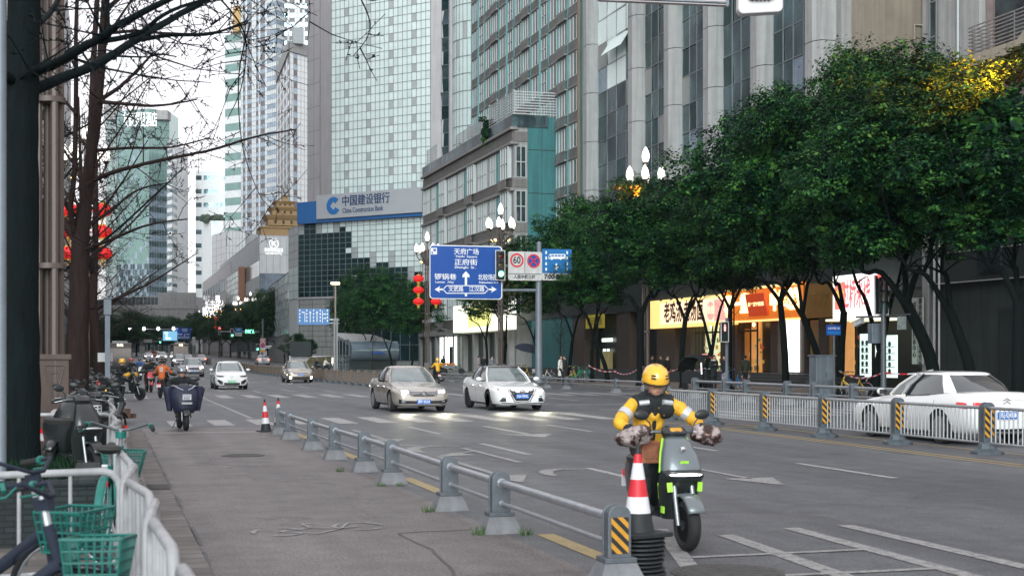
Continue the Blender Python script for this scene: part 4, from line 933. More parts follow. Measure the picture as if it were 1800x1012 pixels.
t6,pt,zt=tower('green_glass_hotel','green glass hotel tower with white roof letters at the far end of the avenue','p' and [186,205,262,297],[655,640,632,640],206,3,G_GREEN,[4,14,8],44,[G_GREEN,G_BLUE,G_DARK2],[lambda c,r:0 if r>14 else 2,lambda c,r:(0 if (c*3+r)%7 else 1) if r>16 else (2 if (c+r)%3 else 1),lambda c,r:0 if r>30 else (1 if r%2 else 2)],mull=.12)
for (a,b,h0,h1,dd) in ((186,212,206,188,640),(278,298,206,198,634)):
    x0,x1=PD(a,dd),PD(b,dd); mb=MB(); mb.prism([(0,0),(V(x1)-V(x0)).length and [(0,0)][0] or (0,0)],V((0,0,0)),V((1,0,0)),V((0,1,0)),V((0,0,1)),0) if False else None
    mb.box(((x0[0]+x1[0])/2,(x0[1]+x1[1])/2+3,(Zd(h0,dd)+Zd(h1,dd))/2),(V((x1[0]-x0[0],x1[1]-x0[1])).length,6,Zd(h1,dd)-Zd(h0,dd)+2),-YAW); mb.build('roof_block',B_GREY,t6)
us=V((RT[0],RT[1],0)); c=PD(246,628); text_mesh('roof_lettering','友豪罗曼酒店',7,M_LET,V((*c,Zd(212,628))),us,V((0,0,1)),t6,bold=.04,width=15,ext=.1)
t7,pt,zt=tower('banded_flats_tower','grey flats block of white bands and dark windows attached beside the glass hotel','p' and [294,303,314],[610,605,620],250,3,B_PALE,[3,4],56,[B_PALE,G_DARK2],lambda c,r:1 if (r%2 and c%4!=3) else 0,mull=0)
tower('far_grey_office','long low grey office building at the far end beneath the footbridge','p' and [150,252,344],[560,520,525],528,3,B_GREY,[16,14],8,[B_GREY,G_DARK2,B_DK],lambda c,r:1 if r%2==0 and c%2 else 2,mull=.1)
lb=thing('west_panel_building','tall grey panel office building behind the bare trees west of the avenue','building')
XL=-9; ya,yb=YX(10,XL)-30,YX(124,XL)
block(lb,'wall',[(XL,ya),(XL,yb),(XL-25,yb),(XL-25,ya)],BZ,90,B_LGREY,B_ROOF)
facade(lb,(XL,ya),(XL,yb),14,90,50,24,[B_LGREY,G_BLUE],lambda c,r:1 if (c%7==3 and r%2) else 0,name='street_cladding',mull=.12,off=.05)
facade(lb,(XL,ya),(XL,yb),1,14,50,4,[G_DARK2,B_DK,G_BLUE],lambda c,r:(c*3+r)%3 if r else 1,name='shop_glazing',mull=.12,off=.05)
ob=thing('west_glass_office','dark low glass office west of the avenue beyond the panel building','building')
ya,yb=YX(133,-8),YX(160,-8)
block(ob,'wall',[(-8,ya),(-8,yb),(-30,yb),(-30,ya)],BZ,26,B_DK,B_ROOF)
facade(ob,(-8,ya),(-8,yb),1,26,30,8,[G_DARK2,G_DARK],lambda c,r:(c+r)%2,name='street_glazing',mull=.12,off=.05)
nb_=thing('west_shop_row','dark row of pavement shops behind the bare trees and the rental bikes','building')
block(nb_,'wall',[(-8.5,20),(-8.5,112),(-16,112),(-16,20)],BZ,8.5,B_DK,B_ROOF)
facade(nb_,(-8.5,20),(-8.5,112),.3,4.2,36,2,[M_SHOPD,G_DARK,M_COOL],lambda c,r:2 if c in(9,22) and r==0 else c%2,name='shopfront',mull=.1,off=.05)
fb=thing('footbridge','grey covered footbridge crossing above the far end of the avenue','bridge')
d=470; a,b=PD(150,d),PD(345,d); mb=MB(); zc=Zd(541,d)
mb.box(((a[0]+b[0])/2,(a[1]+b[1])/2,Zd(551,d)),(V((b[0]-a[0],b[1]-a[1])).length,7,4.2),-YAW); a2=PD(278,d); mb.box((*PD(311,d-3),Zd(527,d)),(12.3,1,4.6),-YAW)
mb.build('deck',B_GREY,fb); mb=MB()
for p_ in (190,250,300,338): c=PD(p_,d); mb.bx(c[0]-.8,c[0]+.8,c[1]-.8,c[1]+.8,0,Zd(552,d))
explode(mb.build('bridge_pier',B_GREY,fb))
mb=MB(); c=PD(250,d-3.6); mb.box((*c,Zd(540,d)),(V((b[0]-a[0],b[1]-a[1])).length,.2,1.2),-YAW); mb.build('railing',B_GREY,fb)
mb=MB(); c=PD(325,520); mb.box((*c,Zd(523,520)),(5.5,3,1.6),-YAW); mb.build('lit_glazing',M_LET,fb)
# ================= TREES =================
def leafmat(name,cols,rough=.55):
    m=bpy.data.materials.new(name); m.use_nodes=True; nt=m.node_tree; N=nt.nodes; L=nt.links.new; b=N['Principled BSDF']; b.inputs['Roughness'].default_value=rough
    b.inputs['Specular IOR Level'].default_value=.12
    g=N.new('ShaderNodeNewGeometry'); r=N.new('ShaderNodeValToRGB')
    while len(r.color_ramp.elements)<len(cols): r.color_ramp.elements.new(.5)
    for i,c in enumerate(cols): r.color_ramp.elements[i].position=i/(len(cols)-1); r.color_ramp.elements[i].color=(*c,1)
    tc=N.new('ShaderNodeTexCoord'); nz=N.new('ShaderNodeTexNoise'); nz.inputs['Scale'].default_value=1.1; nz.inputs['Detail'].default_value=3; L(tc.outputs['Object'],nz.inputs['Vector'])
    ma=N.new('ShaderNodeMath'); ma.operation='MULTIPLY_ADD'; ma.inputs[1].default_value=2.6; ma.inputs[2].default_value=-1.15; L(nz.outputs[0],ma.inputs[0]); mb_=N.new('ShaderNodeMath'); mb_.operation='MULTIPLY_ADD'; mb_.inputs[1].default_value=.75; L(g.outputs['Random Per Island'],mb_.inputs[0]); L(ma.outputs[0],mb_.inputs[2]); L(mb_.outputs[0],r.inputs[0]); L(r.outputs[0],b.inputs['Base Color'])
    t=N.new('ShaderNodeBsdfTranslucent'); L(r.outputs[0],t.inputs[0]); mx=N.new('ShaderNodeMixShader'); mx.inputs[0].default_value=.12
    L(b.outputs[0],mx.inputs[1]); L(t.outputs[0],mx.inputs[2]); L(mx.outputs[0],N['Material Output'].inputs[0]); return m
M_LEAF=leafmat('camphor leaf',[(.001,.009,.007),(.003,.021,.012),(.013,.066,.020),(.060,.165,.030)])
M_LEAFB=leafmat('bronze green leaf',[(.03,.055,.025),(.055,.085,.03),(.10,.09,.035),(.05,.10,.04)])
M_BARK=mat('street tree bark',(.006,.009,.009),.9,var=.3,scale=4,bump=.6,bscale=18,anis=(3,3,.7),spec=.12)
M_BARKD=mat('near black bark',(.005,.009,.010),.85,var=.3,scale=5,bump=.8,bscale=16,anis=(3,3,.5),spec=.1)  # near-black bark colour for the thick trunk
M_BARKR=mat('red brown bark',(.024,.016,.015),.85,var=.3,scale=5,bump=.8,bscale=16,anis=(3,3,.5),spec=.1)
def leaf_crown(rad,h,nl,per,seed,size=.13):
    r=random.Random(seed); vs=[];fs=[]
    lobes=[]
    for i in range(nl):
        z=r.uniform(-.85,1); a=r.uniform(0,2*PI); k=math.sqrt(max(0,1-z*z))*r.uniform(.45,.98)*(1 if z<.2 else .95)
        lr=r.uniform(.17,.32)*rad*(1.0 if z>-.3 else .8)
        lobes.append((V((k*rad*math.cos(a),k*rad*math.sin(a),z*h*.84)),lr))
    lobes+= [(V((r.uniform(-.25,.25)*rad,r.uniform(-.25,.25)*rad,h*r.uniform(-.3,.4))),rad*.4) for _ in range(4)]
    for c,lr in lobes:
        n=int(per*(lr/rad/.28)**2)
        sub=[ (V((r.gauss(0,1),r.gauss(0,1),r.gauss(0,1))).normalized(),r.uniform(.55,1.12)) for _ in range(max(4,n//26))]
        for d,q in sub:
            cf=r.uniform(.6,1.5)
            cc=c+V((d.x*lr*q,d.y*lr*q,d.z*lr*q*.75));
            for _ in range(26):
                o=V((r.gauss(0,1),r.gauss(0,1),r.gauss(0,.42)))*lr*.18; p=cc+o
                nrm=(d*.5+o.normalized()*.6+V((r.uniform(-.7,.7),r.uniform(-.7,.7),r.uniform(.5,1.5)))).normalized()
                t=nrm.orthogonal().normalized(); t=Matrix.Rotation(r.uniform(0,6.28),3,nrm)@t; s2=nrm.cross(t)
                s=size*cf*r.uniform(.75,1.3); i=len(vs)
                vs+=[p-t*s*.5,p+s2*s*.26,p+t*s*.5,p-s2*s*.26]; fs.append((i,i+1,i+2,i+3))
    for _ in range(int(nl*34)):      # big shaded leaves fill the heart of the crown
        a=V((r.gauss(0,1),r.gauss(0,1),r.gauss(0,1))).normalized()*r.random()**.45*.52; p=V((a.x*rad,a.y*rad,a.z*h)); n_=V((r.gauss(0,1),r.gauss(0,1),r.gauss(0,1))).normalized(); t=n_.orthogonal().normalized(); s2=n_.cross(t); s=size*r.uniform(2.2,3.6); i=len(vs)
        vs+=[p-t*s*.5,p+s2*s*.4,p+t*s*.5,p-s2*s*.4]; fs.append((i,i+1,i+2,i+3))
    me=bpy.data.meshes.new('crown'); me.from_pydata([tuple(v) for v in vs],[],fs); return me
CR=[leaf_crown(4.3,4.2,38,1600,11,.135),leaf_crown(4.3,4.2,34,1650,12,.135),leaf_crown(4.3,4.4,42,1450,13,.135)]
CRB=leaf_crown(3.6,3.4,26,900,14)
for me in CR: me.materials.append(M_LEAF)
CRB.materials.append(M_LEAFB)
def limb(mb,pts,r0,r1,n=7,sub=4,wob=.04,rg=rnd):
    """smooth tapered limb through the given points"""
    P=[V(p) for p in pts]; out=[]
    for i in range(len(P)-1):
        p0=P[max(0,i-1)];p1=P[i];p2=P[i+1];p3=P[min(len(P)-1,i+2)]
        for k in range(sub):
            t=k/sub; out.append(.5*((2*p1)+(p2-p0)*t+(2*p0-5*p1+4*p2-p3)*t*t+(3*p1-p0-3*p2+p3)*t**3)+V((rg.uniform(-1,1),rg.uniform(-1,1),rg.uniform(-1,1)))*wob*r0)
    out.append(P[-1]); k=len(out)
    mb.tube(out,[r0+(r1-r0)*(i/(k-1))**.85 for i in range(k)],n); return out
def street_tree(px,X,top,base=4.4,rad=3.8,lean=(0,0),fork=2.6,v=0,tr=.13,label=None,seed=1,fm=None,crown2=None,d=None):
    base-=.25
    r=random.Random(seed); Y=YX(px,X) if d is None else d
    t=thing('street_tree',label,'tree',(X,Y,.12),group='evergreen trees along the east pavement')
    mb=MB(); f=V((lean[0],lean[1],fork));
    mb.tube([(0,0,-.1),(0,0,.08),(0,0,.25)],[tr*1.7,tr*1.35,tr*1.1],9,cap=False)
    limb(mb,[(0,0,.2),(lean[0]*.3+r.uniform(-.08,.08),lean[1]*.3,fork*.5),f],tr*1.1,tr*.85,9)
    cz=(top+base)/2-.12; hh=(top-base)/2; cx,cy=lean[0]*1.6,lean[1]*1.6
    for i in range(3 if v!=1 else 2):
        a=i*2.2+r.uniform(0,1)+(.3 if v else 0); q=V((cx+math.cos(a)*rad*.30,cy+math.sin(a)*rad*.42,base+.4)); e=V((cx+math.cos(a)*rad*.6,cy+math.sin(a)*rad*.6,cz+hh*.2))
        path=limb(mb,[f-V((0,0,.1)),(f+q)/2+V((0,0,.35)),q,e],tr*.62,tr*.15,7)
        for j in range(6):
            s=path[r.randrange(len(path)//2,len(path)-1)]; dd=V((r.uniform(-1,1),r.uniform(-1,1),r.uniform(.1,.9)))*rad*.4
            limb(mb,[s,s+dd*.5+V((0,0,.15)),s+dd],tr*.2,tr*.05,4,2)
    mb.build('trunk',M_BARK,t,smooth=60)
    me=CR[seed%3] if crown2 is None else crown2
    o=bpy.data.objects.new('crown',me); COL.objects.link(o); o.parent=t; o.location=(cx,cy,cz); o.rotation_euler=(0,0,r.uniform(0,6)); k=rad/(4.3 if crown2 is None else 3.6); o.scale=(k,k,hh/(4.2 if crown2 is None else 3.4))
    return t
TREES=[ # px, X, top, base, rad, lean, fork, v, tr, label
 (645,29.2,12.3,4.6,4.2,(.2,0),2.8,0,.14,'round evergreen tree beside the glass canopy in front of the bank'),
 (612,29.5,10.6,3.6,3.6,(.1,0),2.6,0,.12,'low round evergreen tree behind the blue lane sign'),
 (688,29.2,11.0,4.4,3.9,(-.2,.2),2.2,1,.13,'forked evergreen tree between the round tree and the lanterns'),
 (722,30.2,9.6,4.0,3.4,(.3,0),2.0,1,.12,'small evergreen tree directly behind the lantern pole'),
 (856,29.6,9.6,4.6,3.8,(0,.3),3.0,0,.12,'evergreen tree hiding the end of the yellow lit sign'),
 (885,28.8,10.6,5.0,3.4,(.2,0),2.6,1,.15,'evergreen tree glowing amber under the lamp behind the traffic signal'),
 (948,31.6,10.8,4.9,3.4,(-.4,0),3.0,0,.13,'evergreen tree behind the bus lane sign'),
 (1000,31.8,13.2,5.0,4.2,(.3,0),3.0,0,.14,'tall evergreen tree standing over the parked green bicycles'),
 (1041,30.6,11.2,4.8,3.3,(.1,0),3.2,0,.13,'evergreen tree in front of the dull yellow shop board'),
 (1068,31.2,10.4,5.0,3.0,(-.7,0),2.3,1,.15,'leaning evergreen tree beside the poster screen'),
 (1126,27.9,11.6,5.0,4.0,(.0,0),4.0,0,.22,'thick trunked evergreen tree with a lamp cluster rising from its top'),
 (1200,29.2,11.2,5.0,3.7,(.15,0),3.6,0,.15,'evergreen tree before the end of the cream shop sign'),
 (1238,29.6,11.2,5.0,3.7,(.4,0),1.9,1,.16,'forked evergreen tree in front of the red seal sign'),
 (1282,29.2,11.0,5.1,3.6,(.05,0),4.0,0,.14,'straight evergreen tree splitting the orange clinic sign from its neighbour'),
 (1382,29.2,13.8,5.0,4.4,(-.3,0),4.2,0,.16,'large evergreen tree over the lit white column'),
 (1448,29.2,12.9,5.1,3.9,(-1.0,0),3.4,0,.15,'evergreen tree leaning over the brown gilt sign'),
 (1478,29.3,14.3,5.0,4.1,(.15,0),3.5,1,.17,'tallest evergreen tree, its trunk by the white noodle shop sign'),
 (1536,29.5,14.2,5.0,4.1,(.3,0),1.8,1,.19,'crooked evergreen tree behind the red traffic signal'),
 (1648,29.3,13.0,4.9,4.3,(-1.3,0),3.6,0,.24,'broad evergreen tree leaning over the white sedan'),
 (1715,29.5,12.2,4.9,4.2,(-1.0,0),3.2,1,.20,'evergreen tree with a wide fork at the dark end wall'),
 (1790,28.6,12.0,4.8,4.4,(0,0),3.4,0,.2,'evergreen tree lit amber from above at the edge of the view'),
]
for i,a in enumerate(TREES): street_tree(a[0],a[1],a[2],a[3],a[4],a[5],a[6],a[7],a[8],a[9],seed=20+i,crown2=(CRB if i in(5,) else None))
FAR=[(487,28.5,10.5,'evergreen street tree near the far countdown light'),(455,28.5,11.8,'evergreen street tree behind the far blue sign'),(437,28.5,9.5,'low evergreen street tree beside the far green signal'),(405,27,10.0,'small evergreen street tree at the far crossing'),(390,27.5,9.6,'evergreen street tree behind the far lanterns'),(368,27.5,10,'evergreen street tree just past the far lanterns'),(352,27.0,10.5,'evergreen street tree short of the far direction sign'),(336,26.5,11.0,'evergreen street tree behind the far direction sign'),(322,26,11,'last evergreen street tree by the dark end of the avenue'),(504,31,8.5,'evergreen street tree by the far lane'),(470,31.,9.,'evergreen street tree at the hotel front')]
for i,(px,X,top,lab) in enumerate(FAR):
    t=street_tree(px,X,top+2,3.6,5.0,(0,0),2.6,0,.16,lab,seed=60+i); t.location.z+=gz(t.location.y)
for i,(px,dd) in enumerate(((215,330),(240,350),(262,380),(285,400),(300,420))):
    p=PD(px,dd); t=street_tree(px,p[0],11,2.5,6.5,(0,0),2.6,0,.2,['dense tree behind the parked buses','dense tree under the footbridge end','dense tree between bus and footbridge','dense tree at the bend of the avenue','dense tree below the lit glass box'][i],seed=80+i,d=p[1]); t.location.z+=gz(p[1]); t['group']='dark trees at the far end'
mb=MB(); t=thing('climbing_bush','dark bush hanging over the roof edge of the low balcony block','bush',(38.0,YA+9.5,22.6))
o=bpy.data.objects.new('foliage',leaf_crown(1.3,2.6,14,260,99,.16)); o.data.materials.append(M_LEAF); COL.objects.link(o); o.parent=t; o.location=(0,0,2.2)
mb.tube([(.3,0,0),(.2,0,1.5),(0,0,3.4)],[.08,.06,.02],5); mb.build('stem',M_BARK,t)
def twigs(mb,p,d,ln,r,lev,rg,maxlev=3,spur=True,droop=.0):
    """a side shoot that wanders and carries finer ones"""
    n=max(3,int(ln/.28)); pts=[V(p)]; q=V(d).normalized(); cur=V(p)
    for i in range(n):
        q=(q+V((rg.uniform(-.22,.22),rg.uniform(-.22,.22),rg.uniform(-.16,.22)-droop))).normalized(); cur=cur+q*(ln/n); pts.append(cur.copy())
    k=len(pts); mb.tube(pts,[max(.0045,r*(1-.75*i/(k-1))) for i in range(k)],5 if lev==0 else 3,cap=False)
    if lev<maxlev:
        m=int(ln*(1.9 if lev==0 else 2.6))+1
        for j in range(m):
            i=rg.randrange(1,k-1) if k>2 else 1; s=pts[i]; ax=(pts[i]-pts[i-1]).normalized()
            o=ax.orthogonal().normalized(); o=Matrix.Rotation(rg.uniform(0,6.28),3,ax)@o
            twigs(mb,s,ax*.6+o*.9+V((0,0,.1)),ln*rg.uniform(.28,.5),max(.004,r*.45),lev+1,rg,maxlev,spur,droop)
    if spur and lev>=1:
        for i in range(1,k-1):
            if rg.random()<.8:
                s=pts[i]; o=V((rg.uniform(-1,1),rg.uniform(-1,1),rg.uniform(-.5,1))).normalized()*.035
                mb.tube([s,s+o],[.010,.007],3,cap=False)
def wp(px,py,d): return V((*PD(px,d),Zd(py,d)))
def bare_tree(name,label,trunk,limbs,m,seed,gen=None,grp='bare street trees on the west pavement',twl=1.5,dens=1.3):
    rg=random.Random(seed); base=trunk[0][0][0]; t=thing(name,label,'tree',(base[0],base[1],.1),group=grp)
    off=-V(t.location)
    mt=MB(); mt.T=Matrix.Translation(off); mc=MB(); mc.T=mt.T
    for pts,r0,r1 in trunk: limb(mt,pts,r0,r1,12,5,.05,rg)
    for pts,r0,r1 in limbs:
        path=limb(mc,pts,r0,r1,7,6,.10,rg); L_=sum((path[i+1]-path[i]).length for i in range(len(path)-1))
        for j in range(int(L_*dens*3.2)):
            i=rg.randrange(2,len(path)-1); ax=(path[i]-path[i-1]).normalized(); o=ax.orthogonal().normalized(); o=Matrix.Rotation(rg.uniform(0,6.28),3,ax)@o
            fr=i/len(path); twigs(mc,path[i],ax*.45+o+V((0,0,.15)),twl*rg.uniform(.4,1)*(1.1-fr*.5),max(.009,(r0+(r1-r0)*fr)*.35),1,rg,3)
    mt.build('trunk',m,t,smooth=60); mc.build('bare_branches',m,t,smooth=60)
    return t
def W(d,*pp): return [wp(a,b,d+(c[0] if c else 0)) for a,b,*c in pp]
D1=13.6
bare_tree('bare_tree','thick dark bare tree standing in the grass box beside the front rail',
 [(W(D1,(38,830),(37,640),(36,400),(37,200),(40,90),(42,-60)),.19,.15)],
 [(W(D1,(50,130),(99,111,-.4),(163,74,-.8),(222,37,-1.1),(300,-2,-1.4),(380,-50,-1.8)),.055,.020),
  (W(D1,(50,163),(99,141,.3),(173,111,.7),(237,72,1.0),(316,25,1.3),(380,-10,1.5),(450,-50,1.8)),.062,.022),
  (W(D1,(30,125),(14,110,.2),(-10,100,.4),(-60,60,.5)),.07,.05),(W(D1,(30,150),(14,135,-.2),(-20,120,-.4)),.06,.04),
  (W(D1,(45,60),(90,20,1.5),(120,-40,2.5)),.04,.02),(W(D1,(163,74,-.8),(240,60,-1),(300,20,-1.),(420,-20,-.5)),.03,.012),
  (W(D1,(250,70,1.),(300,62,1.4),(370,60,1.8),(435,37,2.4)),.028,.010),(W(D1,(316,25,1.3),(400,-20,1.8),(452,-30,2.0)),.03,.015),
  (W(D1,(620,-30,1),(648,30,1.),(646,65,1.),(620,100,1)),.010,.004),(W(D1,(538,-30,2),(545,20,2.),(541,70,2.)),.008,.003),
  (W(D1,(380,-10,1.5),(430,60,1.9),(425,150,2.2),(400,210,2.2)),.012,.004)],M_BARKD,3,dens=1.0)
D2=25
bare_tree('bare_tree','bare tree with a forked reddish trunk beside the carved lamp base',
 [(W(D2,(132,800),(136,640),(138,520),(142,425),(150,360)),.24,.13),(W(D2,(148,400),(154,316),(168,222),(178,110),(188,-40)),.115,.07),(W(D2,(143,420),(152,330,.6),(160,220,.9),(165,100,1.3),(172,-30,1.8)),.08,.045),(W(D2,(136,430),(124,370,-.3),(131,300,-.6),(134,150,-.9),(133,80,-1.1),(137,-30,-1.)),.055,.03)],
 [(W(D2,(166,316),(212,299,-.5),(296,279,-1.),(370,264,-1.6),(450,240,-2.2),(520,228,-2.5)),.045,.012),
  (W(D2,(168,265),(230,260,.6),(301,259,1.2),(368,242,1.8)),.035,.012),
  (W(D2,(172,178),(210,182,-.8),(280,186,-1.4),(346,175,-2)),.045,.012),
  (W(D2,(168,180),(212,152,.8),(247,118,1.2),(272,96,1.6),(310,100,1.9)),.045,.012),
  (W(D2,(180,60),(240,55,-1),(296,59,-1.4),(370,58,-2),(440,40,-2.4)),.035,.010),
  (W(D2,(148,440),(198,420,-.6),(262,395,-1.2),(330,385,-1.6)),.04,.010),
  (W(D2,(150,400),(195,370,1.),(240,335,1.8),(300,320,2.5)),.04,.010),
  (W(D2,(132,420),(100,370,.5),(80,340,1.),(40,300,1.5)),.07,.02),(W(D2,(130,380),(95,330,-.5),(60,290,-1.),(20,250,-1.5)),.05,.02),
  (W(D2,(134,200,-.9),(100,160,-1.),(70,110,-1.3)),.035,.012),(W(D2,(185,20),(230,-20,1.),(280,-60,1.5)),.05,.02),
  (W(D2,(165,120,1.),(205,40,1.6),(240,-10,2.2)),.04,.015),(W(D2,(440,40,-2.4),(420,130,-2.4),(425,250,-2.5),(455,340,-2.5),(480,368,-2.4)),.014,.004),
  (W(D2,(140,300,-.6),(110,260,-.8),(85,200,-1)),.03,.01)],M_BARKR,5,dens=.95)
def gen_tree(px,X,h,r,label,m,seed,fork=3.2,spread=3.2,Y=None,nl=11):
    rg=random.Random(seed); Y=YX(px,X) if Y is None else Y; b=V((X,Y,.1))
    f=b+V((rg.uniform(-.2,.2),rg.uniform(-.2,.2),fork)); tops=[]
    trunk=[([b,b+V((0,0,fork*.5)),f],r,r*.8),([f,f+V((.1,.1,(h-fork)*.4)),f+V((.0,.2,(h-fork)))],r*.75,r*.2)]
    limbs=[]
    for i in range(nl):
        t=i/nl; s=f+V((0,0,(h-fork)*t*.75)); a=i*2.4+rg.uniform(-.4,.4); k=spread*(1-t*.45)*rg.uniform(.8,1.15)
        e=s+V((math.cos(a)*k,math.sin(a)*k,(h-fork)*.32*rg.uniform(.6,1.3))); mid=(s+e)/2+V((0,0,-.15))
        limbs.append(([s,mid,e],r*.34*(1-t*.5),.012))
    return bare_tree('bare_tree',label,trunk,limbs,m,seed,dens=1.1,twl=1.7)
gen_tree(178,-.2,11.5,.20,'bare tree behind the square grey signal post',M_BARKR,31,Y=48)
gen_tree(178,-.9,12.5,.18,'bare tree beside the lantern pole',M_BARKR,32,Y=62,spread=3.8,nl=13)
gen_tree(178,-1.2,12.0,.17,'bare tree just beyond the west lantern pole',M_BARKR,33,Y=76,spread=4.0,nl=13)
gen_tree(178,-1.4,12.0,.17,'bare tree halfway along the west pavement',M_BARKR,34,Y=92,spread=4.2,nl=13)
gen_tree(178,-1.2,12.0,.17,'bare tree near the dark glass office',M_BARKR,35,Y=112,spread=4.5,nl=13)
gen_tree(178,-1.2,12.0,.17,'last bare tree of the west pavement row',M_BARKR,36,Y=138,spread=5,nl=13)
gen_tree(178,-1.4,10.5,.14,'slim bare tree between the thick tree and the reddish forked tree',M_BARKD,37,Y=33,spread=2.8,nl=9)
def sap(px,X,h,label,seed):
    rg=random.Random(seed); Y=YX(px,X); t=thing('bare_sapling',label,'sapling',(X,Y,.12),group='leafless saplings on the east pavement'); mb=MB()
    mb.tube([(0,0,0),(0,0,h*.5),(.1,0,h)],[.05,.04,.01],6)
    for i in range(26):
        z=rg.uniform(h*.3,h*.95); a=rg.uniform(0,6.28); twigs(mb,(0,0,z),(math.cos(a)*.7,math.sin(a)*.7,.8),rg.uniform(.8,1.9),.014,1,rg,2,False)
    mb.build('bare_branches',M_BARKR,t)
sap(985,29,4.6,'leafless sapling beside the woman in the white coat',41); sap(744,28.5,6.5,'leafless sapling among the lantern pole stays',42); sap(1290,28.8,9.0,'pale leafless sapling in front of the orange clinic sign',43); sap(655,28.6,5.0,'thin leafless sapling in front of the glass canopy',44)
def shrub(px,d,z,r,label):
    p=PD(px,d); t=thing('terrace_shrub',label,'shrub',(*p,z),group='clipped shrubs on the bank terrace'); o=bpy.data.objects.new('foliage',CR[0]); COL.objects.link(o); o.parent=t; k=r/4.3; o.scale=(k,k,k*.8); o.location=(0,0,r*.5)
    mb=MB(); mb.tube([(0,0,-.3),(0,0,r*.3)],.06,5); mb.build('stem',M_BARK,t)
shrub(522,192,2.1,2.2,'wide clipped shrub in front of the pale stone bank wall'); shrub(545,190,2.3,1.4,'small round shrub at the edge of the bank terrace')
# ================= STREET FURNITURE =================
M_BULB=glow('lit lamp globe',(1,.95,.86),1.5); M_AMB=glow('amber spot lens',(1,.50,.10),9)
M_LRED=glow('red lantern silk',(.80,.012,.008),.30); MT['red lantern silk'].node_tree.nodes['Principled BSDF'].inputs['Base Color'].default_value=(.6,.01,.01,1)
M_GLD=mat('gold lantern trim',(.45,.28,.06),.5,.3,var=.1,emit=(.9,.5,.05),es=.15)
M_LPOLE=mat('brown lamp pole paint',(.095,.072,.062),.5,.2,var=.12,scale=3,streak=.15)
def magnolia_post(X,Y,label,lit=True,lanterns=0,ornate=False,amber=60,rz=0,group='magnolia lamp posts along the avenue',z=0):
    t=thing('magnolia_lamp_post',label,'street lamp',(X,Y,.12+z),rz,group)
    H=13.0; mb=MB()
    for (a,b) in ((.16,.0),(-.16,.02),(.0,.16),(.02,-.17)): mb.tube([(a,b,1.0),(a,b,H-3.2),(a*.5,b*.5,H-2.4)],.055,7)
    for z_ in (3,5.5,8,9.6): mb.lathe((0,0,z_),[(0,-.04),(.24,-.04),(.24,.04),(0,.04)],10)
    mb.tube([(0,0,H-2.6),(0,0,H-.95)],[.09,.07],8)
    mb.build('pole',M_LPOLE,t,smooth=40)
    mb=MB()
    if ornate:
        mb.box((0,0,.06),(.60,.60,.14)); mb.box((0,0,.85),(.44,.44,1.5)); mb.box((0,0,1.63),(.50,.50,.08))
        for s in (1,-1):
            for q in range(2):
                y=s*.225
                for zc,fl in ((1.2,1),(.5,-1)):
                    P=[(-.15,fl*.30),(.15,fl*.30),(0,-fl*.30)]
                    for a,b in zip(P,P[1:]+P[:1]):
                        if q==0: mb.tube([(a[0],y,zc+a[1]),(b[0],y,zc+b[1])],.012,4)
                        else: mb.tube([(y,a[0],zc+a[1]),(y,b[0],zc+b[1])],.012,4)
                    P=[(x*.45,z__*.45+fl*.05) for x,z__ in P]
                    for a,b in zip(P,P[1:]+P[:1]):
                        if q==0: mb.tube([(a[0],y,zc+a[1]),(b[0],y,zc+b[1])],.010,4)
    else: mb.box((0,0,.5),(.5,.5,1.1)); mb.box((0,0,1.08),(.56,.56,.08))
    mb.build('base',M_LPOLE,t,bevel=.01)
    def bulb(p,s=1):
        s*=.78
        m=MB(); m.lathe(p,[(.10*s,0),(.19*s,.10*s),(.27*s,.38*s),(.25*s,.62*s),(.15*s,.90*s),(.04*s,1.08*s),(0,1.12*s)],12); m.build('lamp_globe',M_BULB,t,smooth=60)
    arm=MB()
    for i in range(6):
        a=i*PI/3+.12; x,y=math.cos(a),math.sin(a)
        limb(arm,[(x*.1,y*.1,H-3.0),(x*.45,y*.45,H-2.75),(x*.86,y*.86,H-2.35),(x*.98,y*.98,H-1.95)],.06,.05,6,3,0)
        arm.lathe((x*.98,y*.98,H-1.97),[(.05,-.08),(.17,.08),(.15,.12)],8)
        bulb((x*.98,y*.98,H-1.88),.95)
    arm.lathe((0,0,H-.95),[(.07,-.1),(.2,.1),(.17,.13)],8); arm.build('arm',M_LPOLE,t,smooth=40)
    bulb((0,0,H-.84),1.0)
    for i in range(3 if amber else 2):
        a=-PI/2+(-.9,.9,-1.9)[i]; x,y=math.cos(a),math.sin(a); p=V((x*.62,y*.62,H-2.72)); d=V((x*.7,y*.7,-.7)).normalized()
        m=MB(); m.tube([p-d*.14,p+d*.05],[.07,.12],8); m.build('spot_housing',M_DARKST,t)
        m=MB(); m.tube([p+d*.051,p+d*.065],[.115,.115],10); m.build('spot_lens',M_AMB,t)
        if amber and (i==2 or (i==0 and amber<5000)):
            l=bpy.data.lights.new('spot_light','SPOT'); l.spot_size=R(115 if amber<5000 else 105); l.spot_blend=.6; l.energy=amber; l.color=(1,.19,.014); l.shadow_soft_size=.12; o=bpy.data.objects.new('spot_light',l); COL.objects.link(o); o.parent=t; o.location=p+V((x,y,.1))*.3; o.rotation_euler=(R(122 if amber<5000 else 120),0,a-PI/2)
    for s in ([-1,1] if lanterns else []):
        x=s*.80; mm=MB(); mm.tube([(0,0,9.2),(x,0,9.2)],.025,5); mm.tube([(0,0,5.6),(x,0,5.6)],.02,5); mm.build('lantern_arm',M_LPOLE,t)
        for k in range(3): lantern(X+x*math.cos(rz),Y+x*math.sin(rz),8.75-k*1.04+.12+z)
    return t
LANT=[]
